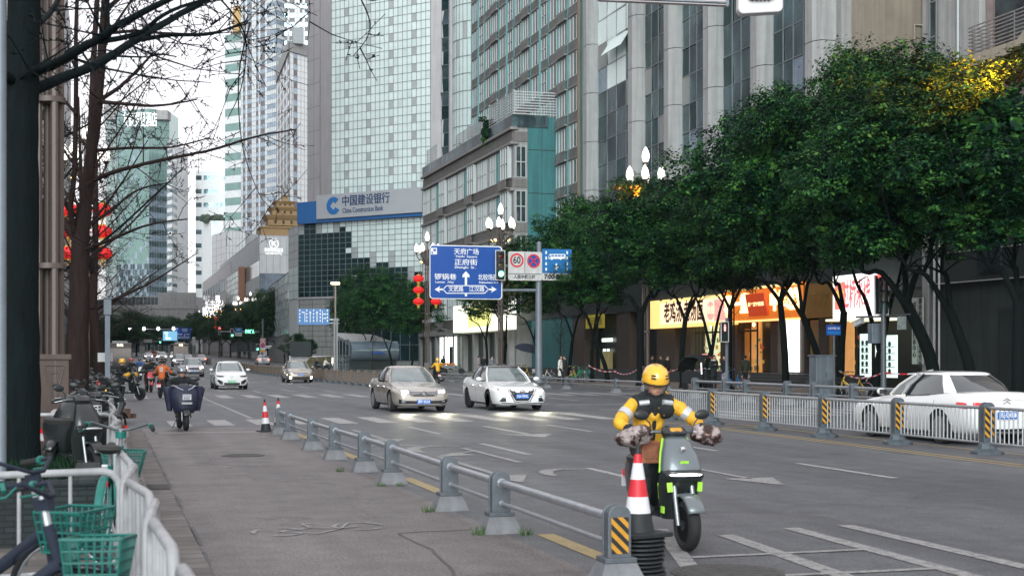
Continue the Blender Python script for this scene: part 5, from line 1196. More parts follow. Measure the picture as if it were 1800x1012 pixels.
def lantern(x,y,z):
    if not LANT:
        t=thing('red_lantern','x','lantern',(x,y,z),group='strings of three red lanterns on the lamp posts')
        mb=MB(); n=20; pr=[(.16,-.30),(.33,-.25),(.46,-.12),(.50,0),(.46,.12),(.33,.25),(.16,.30)]; vs=[];fs=[]
        for (r,zz) in pr:
            for j in range(n): q=2*PI*j/n; k=1-.04*(j%2); vs.append((r*k*math.cos(q),r*k*math.sin(q),zz))
        for i in range(len(pr)-1):
            for j in range(n): fs.append((i*n+j,i*n+(j+1)%n,(i+1)*n+(j+1)%n,(i+1)*n+j))
        mb.add(vs,fs); mb.build('silk_body',M_LRED,t)
        mb=MB(); mb.lathe((0,0,0),[(.17,.29),(.17,.36),(0,.37)],12); mb.tube([(0,0,.36),(0,0,.52)],.02,4); mb.build('gold_cap',M_GLD,t); mb=MB(); mb.lathe((0,0,0),[(0,-.37),(.17,-.36),(.17,-.29)],12); pass
        for j in range(10): q=j*.628; mb.tube([(.10*math.cos(q),.10*math.sin(q),-.36),(.08*math.cos(q),.08*math.sin(q),-.60)],.012,3)
        mb.build('gold_cap',M_GLD,t); LANT.append(t);
    else: t=dup(LANT[0],(x,y,z))
    t['_p']=1; LSTR.append(t); return t
LSTR=[]
def lab_lanterns(names):
    for t,l in zip(LSTR,names): t['label']=l
    LSTR.clear()
def mp(px,X,lab,**k): return magnolia_post(X,YX(px,X),lab,**k)
mp(751,28.2,'lamp post with lantern strings on both sides beside the blue direction sign',lanterns=1,amber=0,rz=-.28)
pos=['top','middle','lowest']
lab_lanterns([f'{p} red lantern on the string between the bank and the blue direction sign' for p in pos]+[f'{p} red lantern half behind the blue direction sign' for p in pos])
mp(880,28.2,'lamp post whose five lit globes stand above the blue direction sign',amber=1500)
mp(1135,28.2,'lamp post rising out of a tree crown in front of the grey pilasters',amber=1500)
mp(1872,28.4,'lamp post lighting the evergreen crown amber at the edge of the view',amber=15000,rz=-.6)
magnolia_post(-.93,YX(150,-.93),'west lamp post with red lanterns behind the forked bare tree',lanterns=1,amber=400,rz=-.2)
lab_lanterns([f'{p} red lantern on the pavement side of the lamp post behind the forked bare tree' for p in pos]+[f'{p} red lantern on the road side of the lamp post behind the forked bare tree' for p in pos])
p=PD(88,21.5); magnolia_post(p[0],p[1],'lamp post with carved square base beside the thick bare tree',ornate=True,amber=0,rz=.3)
for dd,lab,lt in ((275,'distant lamp post above the dark green crowns near the hotel',0),(300,'distant lamp post, second beyond the hotel corner',0),(322,'distant lamp post carrying lantern strings at the far crossing',1),(350,'distant lamp post behind the far lantern post',0),(385,'distant lamp post in front of the lit letters',0),(425,'distant lamp post near the dark end of the avenue',0),(470,'most distant lamp post by the footbridge',0)):
    k=27.0; Y=math.sqrt(max(0,1));
    kk=k/dd; px=900+(kk-FW[0])/RT[0]*FPX; c=PD(px if not lt else 386,dd); magnolia_post(c[0],c[1],lab,lanterns=lt,amber=0,z=gz(c[1]),rz=-.3)
    if lt: lab_lanterns([f'{p} red lantern, inner string of the far crossing post' for p in pos]+[f'{p} red lantern, outer string of the far crossing post' for p in pos])
# ---- the gantry: pole, arm, signs and signal -----------------------------------
M_SBLUE=mat('sign blue',(.006,.062,.28),.35,var=.05,scale=2); M_SBLUE2=mat('lane sign blue',(.008,.13,.36),.35,var=.05,scale=2); M_SW=mat('sign white',(.72,.73,.74),.4,var=.03); M_SRED=mat('sign red',(.55,.02,.03),.4,var=.05); M_SK=mat('sign black',(.02,.02,.025),.5,var=0); M_SGREYW=mat('weathered sign white',(.50,.50,.49),.5,var=.15,scale=6,streak=.15)
XG=26.2; YG=YX(947,XG); DG=dep(XG,YG)
def gp(px,py,off=0): return V((XY(px,YG+off),YG+off,Z(py,XY(px,YG+off),YG+off)))
ga=thing('sign_gantry','tall blue grey pole with a long arm holding the signs over the road','sign gantry',(XG,YG,.12))
mb=MB(); mb.T=Matrix.Translation(-V(ga.location)); mb.tube([(XG,YG,.12),(XG,YG,6),gp(948,425)],[.24,.20,.15],12); mb.build('pole',M_GPOLE,ga,smooth=40)
mb=MB(); mb.T=Matrix.Translation(-V(ga.location)); mb.tube([gp(948,468),gp(760,466)],[.10,.07],8); mb.tube([gp(948,510),gp(760,510)],[.10,.07],8)
for px in (780,815,850): mb.tube([gp(px,466),gp(px,510)],.05,6)
mb.tube([gp(948,468),gp(1012,469)],[.09,.05],8); explode(mb.build('arm',M_GPOLE,ga,smooth=40))
mb=MB(); mb.T=Matrix.Translation(-V(ga.location)); mb.lathe((XG,YG,.12),[(.4,0),(.4,.06),(.26,.10),(.26,.5)],12); mb.build('base_plate',M_GPOLE,ga)
S_U=V((1,0,0)); UP=V((0,0,1)); NS=V((0,-1,0))
def panel(px0,py0,px1,py1,m,name,parent,off,t=.06,r=.12,mi=None):
    a,b=gp(px0,py1,off),gp(px1,py0,off); w_,h=b.x-a.x,b.z-a.z
    pts=[]
    for (cx,cz,a0) in ((w_-r,r,-90),(w_-r,h-r,0),(r,h-r,90),(r,r,180)):
        for k in range(4): q=R(a0+30*k); pts.append((cx+r*math.cos(q),cz+r*math.sin(q)))
    mb=MB(); mb.prism(pts,a,S_U,UP,NS,t); return mb.build(name,m,parent)
ds=thing('direction_sign','large blue direction sign with white arrows and street names over the road','road sign')
panel(755,433,882.5,525,M_SW,'border',ds,-.25,.05,.2); panel(756.5,434.5,881,523.5,M_SBLUE,'board',ds,-.31,.012,.18)
mb=MB()
for a,b in (((778,470),(778,512)),((860,470),(860,512)),((757,466),(880,466))): mb.tube([gp(*a,-.1),gp(*b,-.1)],.045,4)
mb.build('bracket',M_GPOLE,ds)
def T(body,px,py,size,parent,off=-.335,wpx=None,m=M_SW,bold=.004,name='lettering'):
    p=gp(px,py,off); sc1=DG/FPX
    return text_mesh(name,body,size,m,p,S_U,UP,parent,ext=.006,bold=bold,width=(wpx*sc1*1.02 if wpx else None))
T('天府广场',820,443,.40,ds,wpx=43); T('Tianfu  Square',819.5,451,.17,ds,wpx=38,bold=.003); T('正府街',819,461.5,.40,ds,wpx=40); T('Zhengfu  St .',818,470,.19,ds,wpx=38,bold=.003)
T('锣锅巷',783,487,.40,ds,wpx=38); T('Luoguo   Alley',781.5,495.7,.17,ds,wpx=32,bold=.003); T('北较场西路',862,488,.40,ds,wpx=43); T('Beijiaochang Xi R',859,496.5,.15,ds,wpx=34,bold=.003)
T('文武路',801.5,508.5,.36,ds,wpx=26); T('江汉路',838,508.5,.36,ds,wpx=27)
def pl(mb,pts,off=-.33,t=.008,mi=None):
    P=[gp(px,py,off) for px,py in pts]; n=len(P); Q=[q+NS*t for q in P]
    mb.add(P+Q,[tuple(range(n)),tuple(range(2*n-1,n-1,-1))]+[(i,(i+1)%n,n+(i+1)%n,n+i) for i in range(n)],mi)
mb=MB(); pl(mb,[(817,502),(821,502),(821,486),(825,488),(825,483),(819,476.5),(813,483),(813,488),(817,486)]); pl(mb,[(817,515.5),(821,515.5),(821,520.5),(817,520.5)])
pl(mb,[(764,508.5),(774,502.5),(771.5,507),(780,507),(780,510),(771.5,510),(774,514.5)]); pl(mb,[(873,508.5),(863,502.5),(865.5,507),(857,507),(857,510),(865.5,510),(863,514.5)])
def seg(mb,a,b,w_=1.5):
    d=V((b[0]-a[0],b[1]-a[1])).normalized(); n=V((-d.y,d.x))*w_/2; pl(mb,[(a[0]-n.x,a[1]-n.y),(a[0]+n.x,a[1]+n.y),(b[0]+n.x,b[1]+n.y),(b[0]-n.x,b[1]-n.y)])
hexp=[(779,508.5),(785,502),(852,502),(858.5,508.5),(852,515.2),(785,515.2)]
for a,b in zip(hexp,hexp[1:]+hexp[:1]): seg(mb,a,b)
mb.build('arrow',M_SW,ds)
mb=MB(); pl(mb,[(757.5,435.5),(768,435.5),(768,447),(757.5,447)],-.34); mb.build('corner_plate',M_SW,ds)
mb=MB(); pl(mb,[(759,441),(762,446),(758.5,445.5)],-.35); mb.build('corner_arrow',M_SBLUE,ds); T('南',764,440,.20,ds,off=-.355,m=M_SBLUE)
def signal(name,label,mk,w_,h,lit,off,box=True):
    """three-lamp signal head; lit 0 top red, 2 bottom green"""
    t=thing(name,label,'traffic light'); c=mk
    fm=mat('signal back plate rim',(.55,.56,.55),.5,var=.1)
    mb=MB(); mb.box(c+V((0,.10,0)),(w_,.02,h)); mb.build('back_plate',M_BLACK,t)
    mb=MB()
    for s in(-1,1): mb.box(c+V((s*w_/2,.09,0)),(.045,.03,h+.045)); mb.box(c+V((0,.088,s*h/2)),(w_,.03,.045))
    mb.build('rim',fm,t); mb=MB(); mb.box(c+V((0,0,0)),(w_*.68,.18,h*.92)); mb.build('housing',M_BLACK,t,bevel=.02)
    cols=[((1,.03,.02),(.08,.01,.01)),((1,.5,.05),(.07,.05,.02)),((.08,1,.55),(.01,.06,.04))]
    for i in range(3):
        z=c.z+h*.29*(1-i); r=min(w_*.30,h*.135); m=glow(f'signal lamp {i}',cols[i][0],5) if i==lit else mat(f'unlit signal lens {i}',cols[i][1],.2,var=0)
        mb=MB(); mb.lathe((c.x,c.y-.09,z),[(0,-.03),(r*.7,-.02),(r,0)],16,axis='y'); mb.build('lamp',m,t,smooth=60)
        mb=MB(); n=12; vs=[];fs=[]
        for k in range(n+1):
            a=R(-20+220*k/n);
            vs+=[(c.x+r*1.12*math.cos(a),c.y-.09,z+r*1.12*math.sin(a)),(c.x+r*1.05*math.cos(a),c.y-.09-.20*(.4+.6*max(0,math.sin(a))),z+r*1.05*math.sin(a))]
        for k in range(n): fs.append((2*k,2*k+1,2*k+3,2*k+2))
        mb.add(vs,fs); mb.build('visor',M_BLACK,t)
    return t
sg=signal('traffic_light','green traffic signal with pale rim covering the corner of the large blue sign',gp(880,466,-.75),16.5*DG/FPX,51*DG/FPX,2,0)
mb=MB(); mb.tube([gp(880,466,0),gp(880,466,-.6)],.06,6); mb.build('bracket',M_GPOLE,sg)
rs=thing('restriction_sign','white double sign with a 60 limit disc and a blue no stopping disc','road sign')
panel(893,443,952.5,492.5,M_SGREYW,'board',rs,-.25,.05,.12); mb=MB(); pl(mb,[(922.2,444),(923,444),(923,480.5),(922.2,480.5)],-.31); pl(mb,[(894,480.6),(952,481.2),(952,482),(894,481.4)],-.31); mb.build('divider',M_SK,rs)
def disc(mb,px,py,r0,r1,off):
    c=gp(px,py,off); k=DG/FPX
    if not r0: mb.lathe(c,[(0,0),(r1*k,0),(r1*k,-.012),(0,-.012)],28,axis='y'); return
    vs=[c+V((r*k*math.cos(R(a)),-.012,r*k*math.sin(R(a)))) for a in range(0,360,12) for r in(r0,r1)]; n=len(vs); mb.add(vs,[(i,i+1,(i+3)%n,(i+2)%n) for i in range(0,n,2)])
mb=MB(); disc(mb,908.5,457.5,9.3,12.3,-.31); disc(mb,938,458.5,9.6,12.0,-.33)
c=gp(938,458.5,-.335); k=DG/FPX
for a in (45,-45): mb.box(c,(20.5*k,.012,2.2*k),(0,R(a),0))
mb.build('red_ring',M_SRED,rs); mb=MB(); disc(mb,938,458.5,0,10.5,-.31); mb.build('blue_disc',M_SBLUE,rs)
T('60',908.5,457.5,.62,rs,off=-.32,m=M_SK,bold=.01,wpx=13); T('人民中路三段',922,487,.26,rs,off=-.315,m=M_SK,wpx=39,bold=.006)
bs=thing('bus_lane_sign','blue bus lane sign with a white bus, arrow and a worn hours plate','road sign')
panel(953,438.5,1004.5,480,M_SBLUE2,'board',bs,-.25,.05,.03); panel(953,480.5,1003.5,492.5,M_SGREYW,'hours_plate',bs,-.25,.05,.03)
mb=MB()
for x in (960,997):
    for y in (444,453.5,463.5,473): pl(mb,[(x-1.3,y-2.6),(x+1.3,y-2.6),(x+1.3,y+2.6),(x-1.3,y+2.6)],-.31)
pl(mb,[(964,452),(966,446.5),(993,446.5),(994,448),(994,455),(964.5,455)],-.31); pl(mb,[(976.6,463),(979.4,463),(979.4,469.5),(982.5,468.5),(978,475),(973.5,468.5),(976.6,469.5)],-.31)
disc(mb,970,455.2,0,1.8,-.315); disc(mb,985.5,455.2,0,1.8,-.315); mb.build('bus_pictogram',M_SW,bs)
mb=MB()
for x in (969,975,981,987): pl(mb,[(x,448),(x+4.6,448),(x+4.6,450.6),(x,450.6)],-.325)
pl(mb,[(965.5,448.5),(967.6,448.5),(967.6,453),(965.2,453)],-.325); mb.build('bus_windows_pictogram',M_SBLUE2,bs)
T('7:00-20:00',978.5,486.6,.40,bs,off=-.31,m=M_SK,bold=.02,wpx=45)
# ---- lane arrow sign in front of the bank wall --------------------------------
D2_=150.
ls=thing('lane_arrow_sign','wide blue lane sign with four white arrows in front of the stone bank wall','road sign'); k2=D2_/FPX
def lp(px,py,off=0): p=PD(px,D2_-off); return V((*p,Zd(py,D2_)+gz(p[1])*0))
U2=V((RT[0],RT[1],0)); N2=V((-FW[0],-FW[1],0))
mb=MB(); a=lp(523.5,570.5); mb.prism([(0,0),(55.5*k2,0),(55.5*k2,28*k2),(0,28*k2)],a,U2,UP,N2,.06); mb.build('board',M_SBLUE2,ls)
mb=MB()
def q2(x0,y0,x1,y1): a=lp(x0,y1,.08); mb.prism([(0,0),((x1-x0)*k2,0),((x1-x0)*k2,(y1-y0)*k2),(0,(y1-y0)*k2)],a,U2,UP,N2,.01)
for x in (527,539.3,551.3,563,575.5):
    for y in (544,550,556,562): q2(x-.9,y,x+.9,y+3.2)
for x in (545.3,557.2): q2(x-.6,549,x+.6,566); a=lp(x,546.3,.08); mb.prism([(-2.2*k2,-4.2*k2),(0,-3.2*k2),(2.2*k2,-4.2*k2),(0,0)],a,U2,UP,N2,.01)
q2(535.4,548.4,536.4,566); q2(531,548.2,536,549.4); a=lp(529.6,548.8,.08); mb.prism([(0,0),(3.4*k2,2*k2),(2.6*k2,0),(3.4*k2,-2*k2)],a,U2,UP,N2,.01)
q2(566.4,546,567.4,557); q2(567,551.5,571,552.6); q2(566.4,558.5,567.4,567); q2(567,558.5,571.5,559.7)
for (x,y) in ((573.5,552),(574,559.2)): a=lp(x,y,.08); mb.prism([(0,0),(-3*k2,1.8*k2),(-2.3*k2,0),(-3*k2,-1.8*k2)],a,U2,UP,N2,.01)
mb.build('arrow',M_SW,ls)
mb=MB()
for px in (587.5,592.5): mb.tube([lp(px,655),lp(px,559)],.10,8)
mb.tube([lp(576,561.5,-.1),lp(596,561.5,-.1)],.07,6); mb.tube([lp(576,568,-.1),lp(596,568,-.1)],.05,6); mb.build('pole',M_STEEL,ls)
fl=thing('flood_lamp_post','slim post with a row of warm lit floodlights before the dark bank glass','street lamp'); mb=MB(); mb.tube([lp(589.5,660,-8),lp(589.5,493,-8)],.10,8); mb.build('pole',M_POLE,fl)
mb=MB()
for i in range(5): mb.box(lp(583.5+i*3,491,-8),(.16,.2,.24),-YAW)
mb.build('flood_light',glow('warm flood lens',(1,.72,.30),9),fl)
mb=MB(); mb.box(lp(589.5,493.5,-8),(.9,.25,.08),-YAW); mb.build('bracket',M_DARKST,fl)
# ---- far crossing: signals, signs ----------------------------------------------
DF=258.; kf=DF/FPX
def fp(px,py,off=0,D=DF): p=PD(px,D-off); return V((*p,Zd(py,D)))
fa=thing('far_signal_gantry','far thin signal arm with signals and a small blue sign','sign gantry'); mb=MB(); mb.tube([fp(460.5,650),fp(460.5,560)],.16,8); mb.build('pole',M_GPOLE,fa); mb=MB(); mb.tube([fp(386,582.5),fp(461,583)],.07,6); mb.build('arm',M_STEEL,fa)
signal('traffic_light','small green signal beside the little blue bus sign far down the avenue',fp(408,585,.3),5.6*kf,15*kf,2,0)
o=thing('small_bus_sign','small blue and white bus sign on the far signal arm','road sign'); mb=MB(); mb.prism([(0,0),(12.5*kf,0),(12.5*kf,8*kf),(0,8*kf)],fp(413,584,.3),U2,UP,N2,.05); mb.build('blue_panel',M_SBLUE2,o); mb=MB(); mb.prism([(0,0),(12.5*kf,0),(12.5*kf,6*kf),(0,6*kf)],fp(413,590.5,.3),U2,UP,N2,.05); mb.prism([(3*kf,10.5*kf),(9.5*kf,10.5*kf),(9.5*kf,12*kf),(3*kf,12*kf)],fp(413,590.5,.36),U2,UP,N2,.01); mb.build('white_panel',M_SGREYW,o)
text_mesh('lettering','7:00-20:00',.3,M_SK,fp(419.3,587.6,.4),U2,UP,o,width=11*kf)
o=thing('green_text_display','glowing green text display on the far signal arm','display'); mb=MB(); mb.prism([(0,0),(17*kf,0),(17*kf,8.5*kf),(0,8.5*kf)],fp(430.5,587.3,.2),U2,UP,N2,.1); mb.build('housing',M_BLACK,o)
text_mesh('display_text','注意行人',.72,glow('green led',(.10,1,.40),3.2),fp(439,583,.35),U2,UP,o,bold=.02,width=16*kf)
signal('traffic_light','small green signal by the white 60 and no stopping board',fp(453,610,.5,238),5.5*238/FPX,12*238/FPX,2,0)
signal('traffic_light','small red signal on the far lantern post',fp(386,581,1.,310),4.5*310/FPX,14*310/FPX,0,0)
o=thing('speed_board','tall white board with 60 disc, blue disc and amber foot by the far crossing','road sign'); D3=200.; k3=D3/FPX
def sp(px,py,off=0): p=PD(px,D3-off); return V((*p,Zd(py,D3)))
mb=MB(); mb.tube([sp(462,648),sp(462,618)],.05,6); mb.tube([sp(462,618),sp(462,560)],.06,6); mb.build('pole',M_GPOLE,o)
mb=MB(); mb.prism([(0,0),(9*k3,0),(9*k3,24*k3),(0,24*k3)],sp(457.5,618.5,.1),U2,UP,N2,.05); mb.build('board',M_SGREYW,o); mb=MB(); mb.prism([(0,0),(9*k3,0),(9*k3,4*k3),(0,4*k3)],sp(457.5,618.5,.16),U2,UP,N2,.02); mb.build('amber_foot',M_YEL,o)
mb=MB();
for (py,r0,r1) in ((599,.72,1),(607,.78,1)):
    c=sp(462,py,.2); r=3.6*k3; mb.tube([c+U2*r*math.cos(R(a))+UP*r*math.sin(R(a)) for a in range(0,361,20)],.05,5,cap=False)
c=sp(462,607,.2)
for s in(-1,1): mb.tube([c+(U2*s+UP)*r*.7,c-(U2*s+UP)*r*.7],.045,4)
mb.build('red_ring',M_SRED,o); mb=MB(); c=sp(462,607,.16); mb.prism([(3.4*k3*math.cos(R(a)),3.4*k3*math.sin(R(a))) for a in range(0,360,24)],c,U2,UP,N2,.02); mb.build('blue_disc',M_SBLUE,o)
text_mesh('lettering','60',.36,M_SK,sp(462,599,.2),U2,UP,o)
mb=MB(); mb.prism([(0,0),(12*k3,0),(12*k3,1.3*k3),(0,1.3*k3)],sp(466,608.5,.1),U2,UP,N2,.04); mb.prism([(0,0),(9*k3,0),(9*k3,1.3*k3),(0,1.3*k3)],sp(466,611.5,.1),U2,UP,N2,.04); mb.build('pointer',M_SW,o)
D5=330.; k5=D5/FPX
def dp(px,py,off=0): p=PD(px,D5-off); return V((*p,Zd(py,D5)))
o=thing('far_direction_sign','dark blue direction sign over the far end of the avenue','road sign'); mb=MB(); mb.prism([(0,0),(26*k5,0),(26*k5,20.5*k5),(0,20.5*k5)],dp(309.5,596),U2,UP,N2,.06); mb.build('board',M_SBLUE,o)
mb=MB()
def f5(x0,y0,x1,y1): mb.prism([(0,0),((x1-x0)*k5,0),((x1-x0)*k5,(y1-y0)*k5),(0,(y1-y0)*k5)],dp(x0,y1,.1),U2,UP,N2,.01)
f5(324,586,325,592); f5(314,591.3,332,592); f5(314,594,332,594.6); f5(313.6,591.3,314.2,594.6); f5(331.8,591.3,332.4,594.6); f5(310.5,576.5,312.5,578.5)
for r_ in ((320,578,330,579.6),(321,581,329,582.4),(311,586.4,321,588),(327.5,586.4,333,588)):
    for i in range(4): x=r_[0]+(r_[2]-r_[0])*i/4; f5(x,r_[1],x+(r_[2]-r_[0])/4*.7,r_[3])
mb.build('arrow',M_SW,o); mb=MB(); mb.tube([dp(312,598,-.2),dp(312,640,-.2)],.15,6); mb.tube([dp(225,578,-.2),dp(338,579,-.2)],.09,6); mb.build('pole',M_STEEL,o)
mb=MB()
for px in (228,253,278,305): mb.ell(dp(px,577.5,.4),(.32,.32,.42),8,5)
mb.build('arm_lamp',glow('cool arm lamp',(.9,.88,1),7),o)
o=thing('lit_teal_screen','glowing teal traffic guidance screen beside the far direction sign','display'); mb=MB(); mb.prism([(0,0),(25*k5,0),(25*k5,16.5*k5),(0,16.5*k5)],dp(286.5,598.5,.6),U2,UP,N2,.1); mb.build('panel',glow('teal led panel',(.0,.20,.36),1.1),o)
mb=MB(); mb.prism([(0,0),(8*k5,0),(8*k5,1.5*k5),(0,1.5*k5)],dp(292,595.5,.8),U2,UP,N2,.01); mb.prism([(0,0),(1.5*k5,0),(1.5*k5,8*k5),(0,8*k5)],dp(292,596,.8),U2,UP,N2,.01); mb.prism([(0,0),(6*k5,0),(6*k5,1.2*k5),(0,1.2*k5)],dp(289,586,.8),U2,UP,N2,.01); mb.build('screen_lettering',glow('cyan led',(.5,1,1),2),o)
o=thing('narrow_lane_board','narrow white board on a post between bus and crossing','road sign'); c=PD(340.5,232); mb=MB(); mb.tube([(*c,0),(*c,Zd(600,232))],.05,6); mb.build('pole',M_GPOLE,o); mb=MB(); mb.box((c[0],c[1]-.1,Zd(599.5,232)),(5.5*232/FPX,.05,15*232/FPX),-YAW); mb.build('board',M_SGREYW,o)
mb=MB()
for i in range(4):
    for s in(-1,1): mb.box((c[0]+s*.12,c[1]-.15,Zd(595+i*3.2,232)),(.10,.03,.14),-YAW)
mb.build('marking',M_SK,o)
o=thing('signal_back_box','small grey sign board seen far off under the arm lamps','road sign'); mb=MB(); mb.box(dp(260,599),(1.9,.1,.75),-YAW); mb.build('board',M_SGREYW,o); mb=MB(); mb.tube([dp(245,600,-.2),dp(282,600,-.2)],.06,5); mb.build('arm',M_STEEL,o)
signal('traffic_light','tiny green signal next to the glowing teal screen',fp(281.5,598.5,0,300),4*300/FPX,9*300/FPX,2,0)
# ---- square signal posts, red pedestrian signals on the right ---------------------
X6=27.9
def rpp(px,py,X=X6): Y=YX(px,X); return V((X,Y,Z(py,X,Y)))
sp1=thing('signal_post','dark post carrying cameras and a hooded red signal before the noodle shop','signal post',rpp(1553,700)-V((0,0,0)))
sp1.location.z=.12; Lc=V(sp1.location)
mb=MB(); mb.T=Matrix.Translation(-Lc); mb.tube([Lc,rpp(1553,480)],[.11,.09],10); mb.tube([rpp(1553,556),rpp(1505,557)],.035,6); mb.tube([rpp(1553,556),rpp(1600,552)],.03,6); mb.build('post',M_DARKST,sp1,smooth=40)
mb=MB(); mb.T=Matrix.Translation(-Lc); mb.box(rpp(1536,586)+V((0,-.15,0)),(.5,.35,.75)); mb.build('control_box',M_GPOLE,sp1,bevel=.02)
mb=MB(); mb.T=Matrix.Translation(-Lc); mb.box(rpp(1509,567),(.2,.42,.2),(R(-20),0,.3)); mb.box(rpp(1509,563),(.24,.46,.03),(R(-20),0,.3)); mb.build('camera',M_SGREYW,sp1)
k6=dX(1545,X6)/FPX
t=signal('traffic_light','large dark signal with a red arrow before the white noodle shop sign',rpp(1542,519)+V((0,-.4,0)),26*k6,68*k6,-1,0)
mb=MB(); c=rpp(1537,499)+V((0,-.62,0)); mb.prism([(-.26,.30),(-.12,.36),(.05,.05),(.24,.10),(.28,-.10),(.02,-.16),(-.1,.02)],c,V((1,0,0)),UP,V((0,-1,0)),.03); mb.build('red_arrow',glow('dim red arrow',(1,.04,.03),1.3),t)
Y7=YX(1272,26.8)
t=thing('pedestrian_signal','small pedestrian signal with a dim red figure on a slim grey post','traffic light',(26.8,Y7,.12))
mb=MB(); mb.tube([(0,0,0),(.55,0,0),(.55,0,3.3)] if False else [(.25,.2,0),(.25,.2,3.4)],.07,8); mb.build('post',M_GPOLE,t)
z=Z(583,26.8,Y7)-.12; mb=MB(); mb.box((0,0,z),(.34,.25,.85)); mb.build('housing',M_BLACK,t,bevel=.02); mb=MB()
for s in(-1,1): mb.box((s*.18,-.12,z),(.03,.04,.9))
mb.box((0,-.12,z+.45),(.39,.04,.03)); mb.box((0,-.12,z-.45),(.39,.04,.03)); mb.build('rim',MT['signal back plate rim'],t)
mb=MB(); mb.ell((0,-.14,z+.30),(.035,.02,.04),8,6); mb.prism([(-.05,.10),(.05,.10),(.04,-.12),(-.04,-.12)],(0,-.14,z+.15),(1,0,0),(0,0,1),(0,-1,0),.01); mb.build('red_figure',glow('dim red figure',(1,.06,.02),1.2),t)
Y8=YX(1466,26.6); t=thing('street_name_sign','blue street name plate on a dark post in front of the roller shutter','street sign',(26.6,Y8,.12)); zs=Z(580,26.6,Y8)-.12
mb=MB(); mb.tube([(0,0,0),(0,0,zs+.2)],.045,8); mb.build('post',M_DARKST,t); mb=MB(); mb.box((-.05,-.05,zs),(.60,.04,.38)); mb.build('plate',M_SBLUE,t); text_mesh('lettering','人民中路三段',.1,M_SW,(-.05,-.075,zs+.06),(1,0,0),(0,0,1),t,width=.5)
mb=MB(); mb.box((-.05,-.072,zs-.1),(.56,.01,.10)); mb.build('band',M_SBLUE2,t)
Y9=YX(1445,27.9); t=thing('utility_cabinet','grey steel utility cabinet standing by the kerb behind the railing','utility cabinet',(27.9,Y9,.12)); h=Z(626,27.9,Y9)-.12
mb=MB(); mb.box((0,0,h/2),(.85,.6,h)); mb.box((0,0,h+.03),(.95,.7,.06)); mb.box((0,0,.05),(.95,.7,.12)); mb.build('body',M_GPOLE,t,bevel=.015)
mb=MB()
for i in range(7): mb.box((-.2,-.305,h*.25+i*.045),(.3,.01,.02)); mb.box((.2,-.305,h*.25+i*.045),(.3,.01,.02))
mb.box((.03,-.31,h*.55),(.03,.02,.18)); mb.box((0,-.302,h/2),(.012,.008,h*.92)); mb.build('door_vent',M_DARKST,t)
d=24.; t=thing('overhead_gantry_panel','underside of a long pale panel hung across the top of the view','sign gantry')
a,b=PD(1048,d),PD(1276,d+.5); za,zb=Zd(-3,d),Zd(9,d+.5)
mb=MB(); va,vb=V((*a,za)),V((*b,zb));
va.z=Zd(0,d); vb.z=Zd(9.5,d+.5)
mb.loft([[va,va+V((.1,.12,0)),va+V((.1,.12,1.2)),va+V((0,0,1.2))],[vb,vb+V((.1,.12,0)),vb+V((.1,.12,1.2)),vb+V((0,0,1.2))]]); mb.build('panel',mat('pale pink grey panel',(.48,.44,.44),.5,var=.08,scale=2,streak=.1),t)
mb=MB(); mb.tube([va+V((0,-.02,.04)),vb+V((0,-.02,.04))],.018,5); mb.tube([vb+V((.02,-.05,-.02)),vb+V((.02,-.05,1))],.018,5); mb.tube([vb+V((0,.3,1.2)),V((*PD(1420,d+2),Zd(-70,d+2))),V((27.9,PD(1420,d+2)[1],Zd(-72,d+2)))],.09,8); mb.tube([V((27.9,PD(1420,d+2)[1],Zd(-60,d+2))),V((27.9,PD(1420,d+2)[1],0))],.16,10); mb.build('frame',M_GPOLE,t)
t=thing('overhead_lamp_housing','rounded pale housing with a dark underside fixture hung at the top of the view','lamp housing'); c=V((*PD(1337,d+1),Zd(-14,d+1)))
w_=.395; mb=MB(); mb.prism([(-w_,-.30),(-w_*.93,-.36),(-w_*.8,-.385),(w_*.8,-.35),(w_*.93,-.33),(w_,-.27),(w_,.5),(-w_,.5)],c,U2,UP,N2,-.25); mb.build('shell',mat('pale housing',(.62,.60,.60),.45,var=.06),t,bevel=.02)
mb=MB(); mb.prism([(-.26,-.04),(-.2,-.15),(.22,-.13),(.27,0)],c+N2*-.01,U2,UP,N2,.1);
for i in range(5): mb.box(c+U2*(-.14+i*.07)+UP*-.14+N2*.05,(.03,.06,.06),-YAW)
mb.tube([c+UP*.5,c+UP*1.2+U2*.3],.05,6); mb.build('fixture',M_DARKST,t)
# ================= BARRIERS =================
M_GALV=mat('galvanised tube',(.36,.375,.40),.38,.65,var=.15,scale=6,bump=.1); M_PST=mat('grey post casting',(.11,.125,.14),.5,.4,var=.2,scale=7,bump=.15); M_BASE=mat('grey concrete foot',(.16,.165,.175),.8,var=.25,scale=5,bump=.3,streak=.2)
def chevron(mb,x0,x1,z0,z1,y,n=4,mi=1,sgn=1):
    """slanting bands clipped to a plate"""
    h=(z1-z0)/n*1.0; sl=(x1-x0)*1.0*sgn
    for i in range(-2,n+2):
        a=z0+i*h*1.0*1.0; P=[(x0,a),(x1,a-sl),(x1,a-sl+h*.5),(x0,a+h*.5)]
        Q=[]
        P=[(x,z) for x,z in P]
        def clip(P,f,zc,keep):
            out=[]
            for k in range(len(P)):
                p,q=P[k],P[(k+1)%len(P)]; a1=(p[1]-zc)*keep>=0; b1=(q[1]-zc)*keep>=0
                if a1: out.append(p)
                if a1!=b1: tt=(zc-p[1])/(q[1]-p[1]); out.append((p[0]+(q[0]-p[0])*tt,zc))
            return out
        P=clip(P,None,z0,1); P=clip(P,None,z1,-1) if P else P
        if len(P)>2: mb.add([(x,y,z) for x,z in P],[tuple(range(len(P)))],mi)
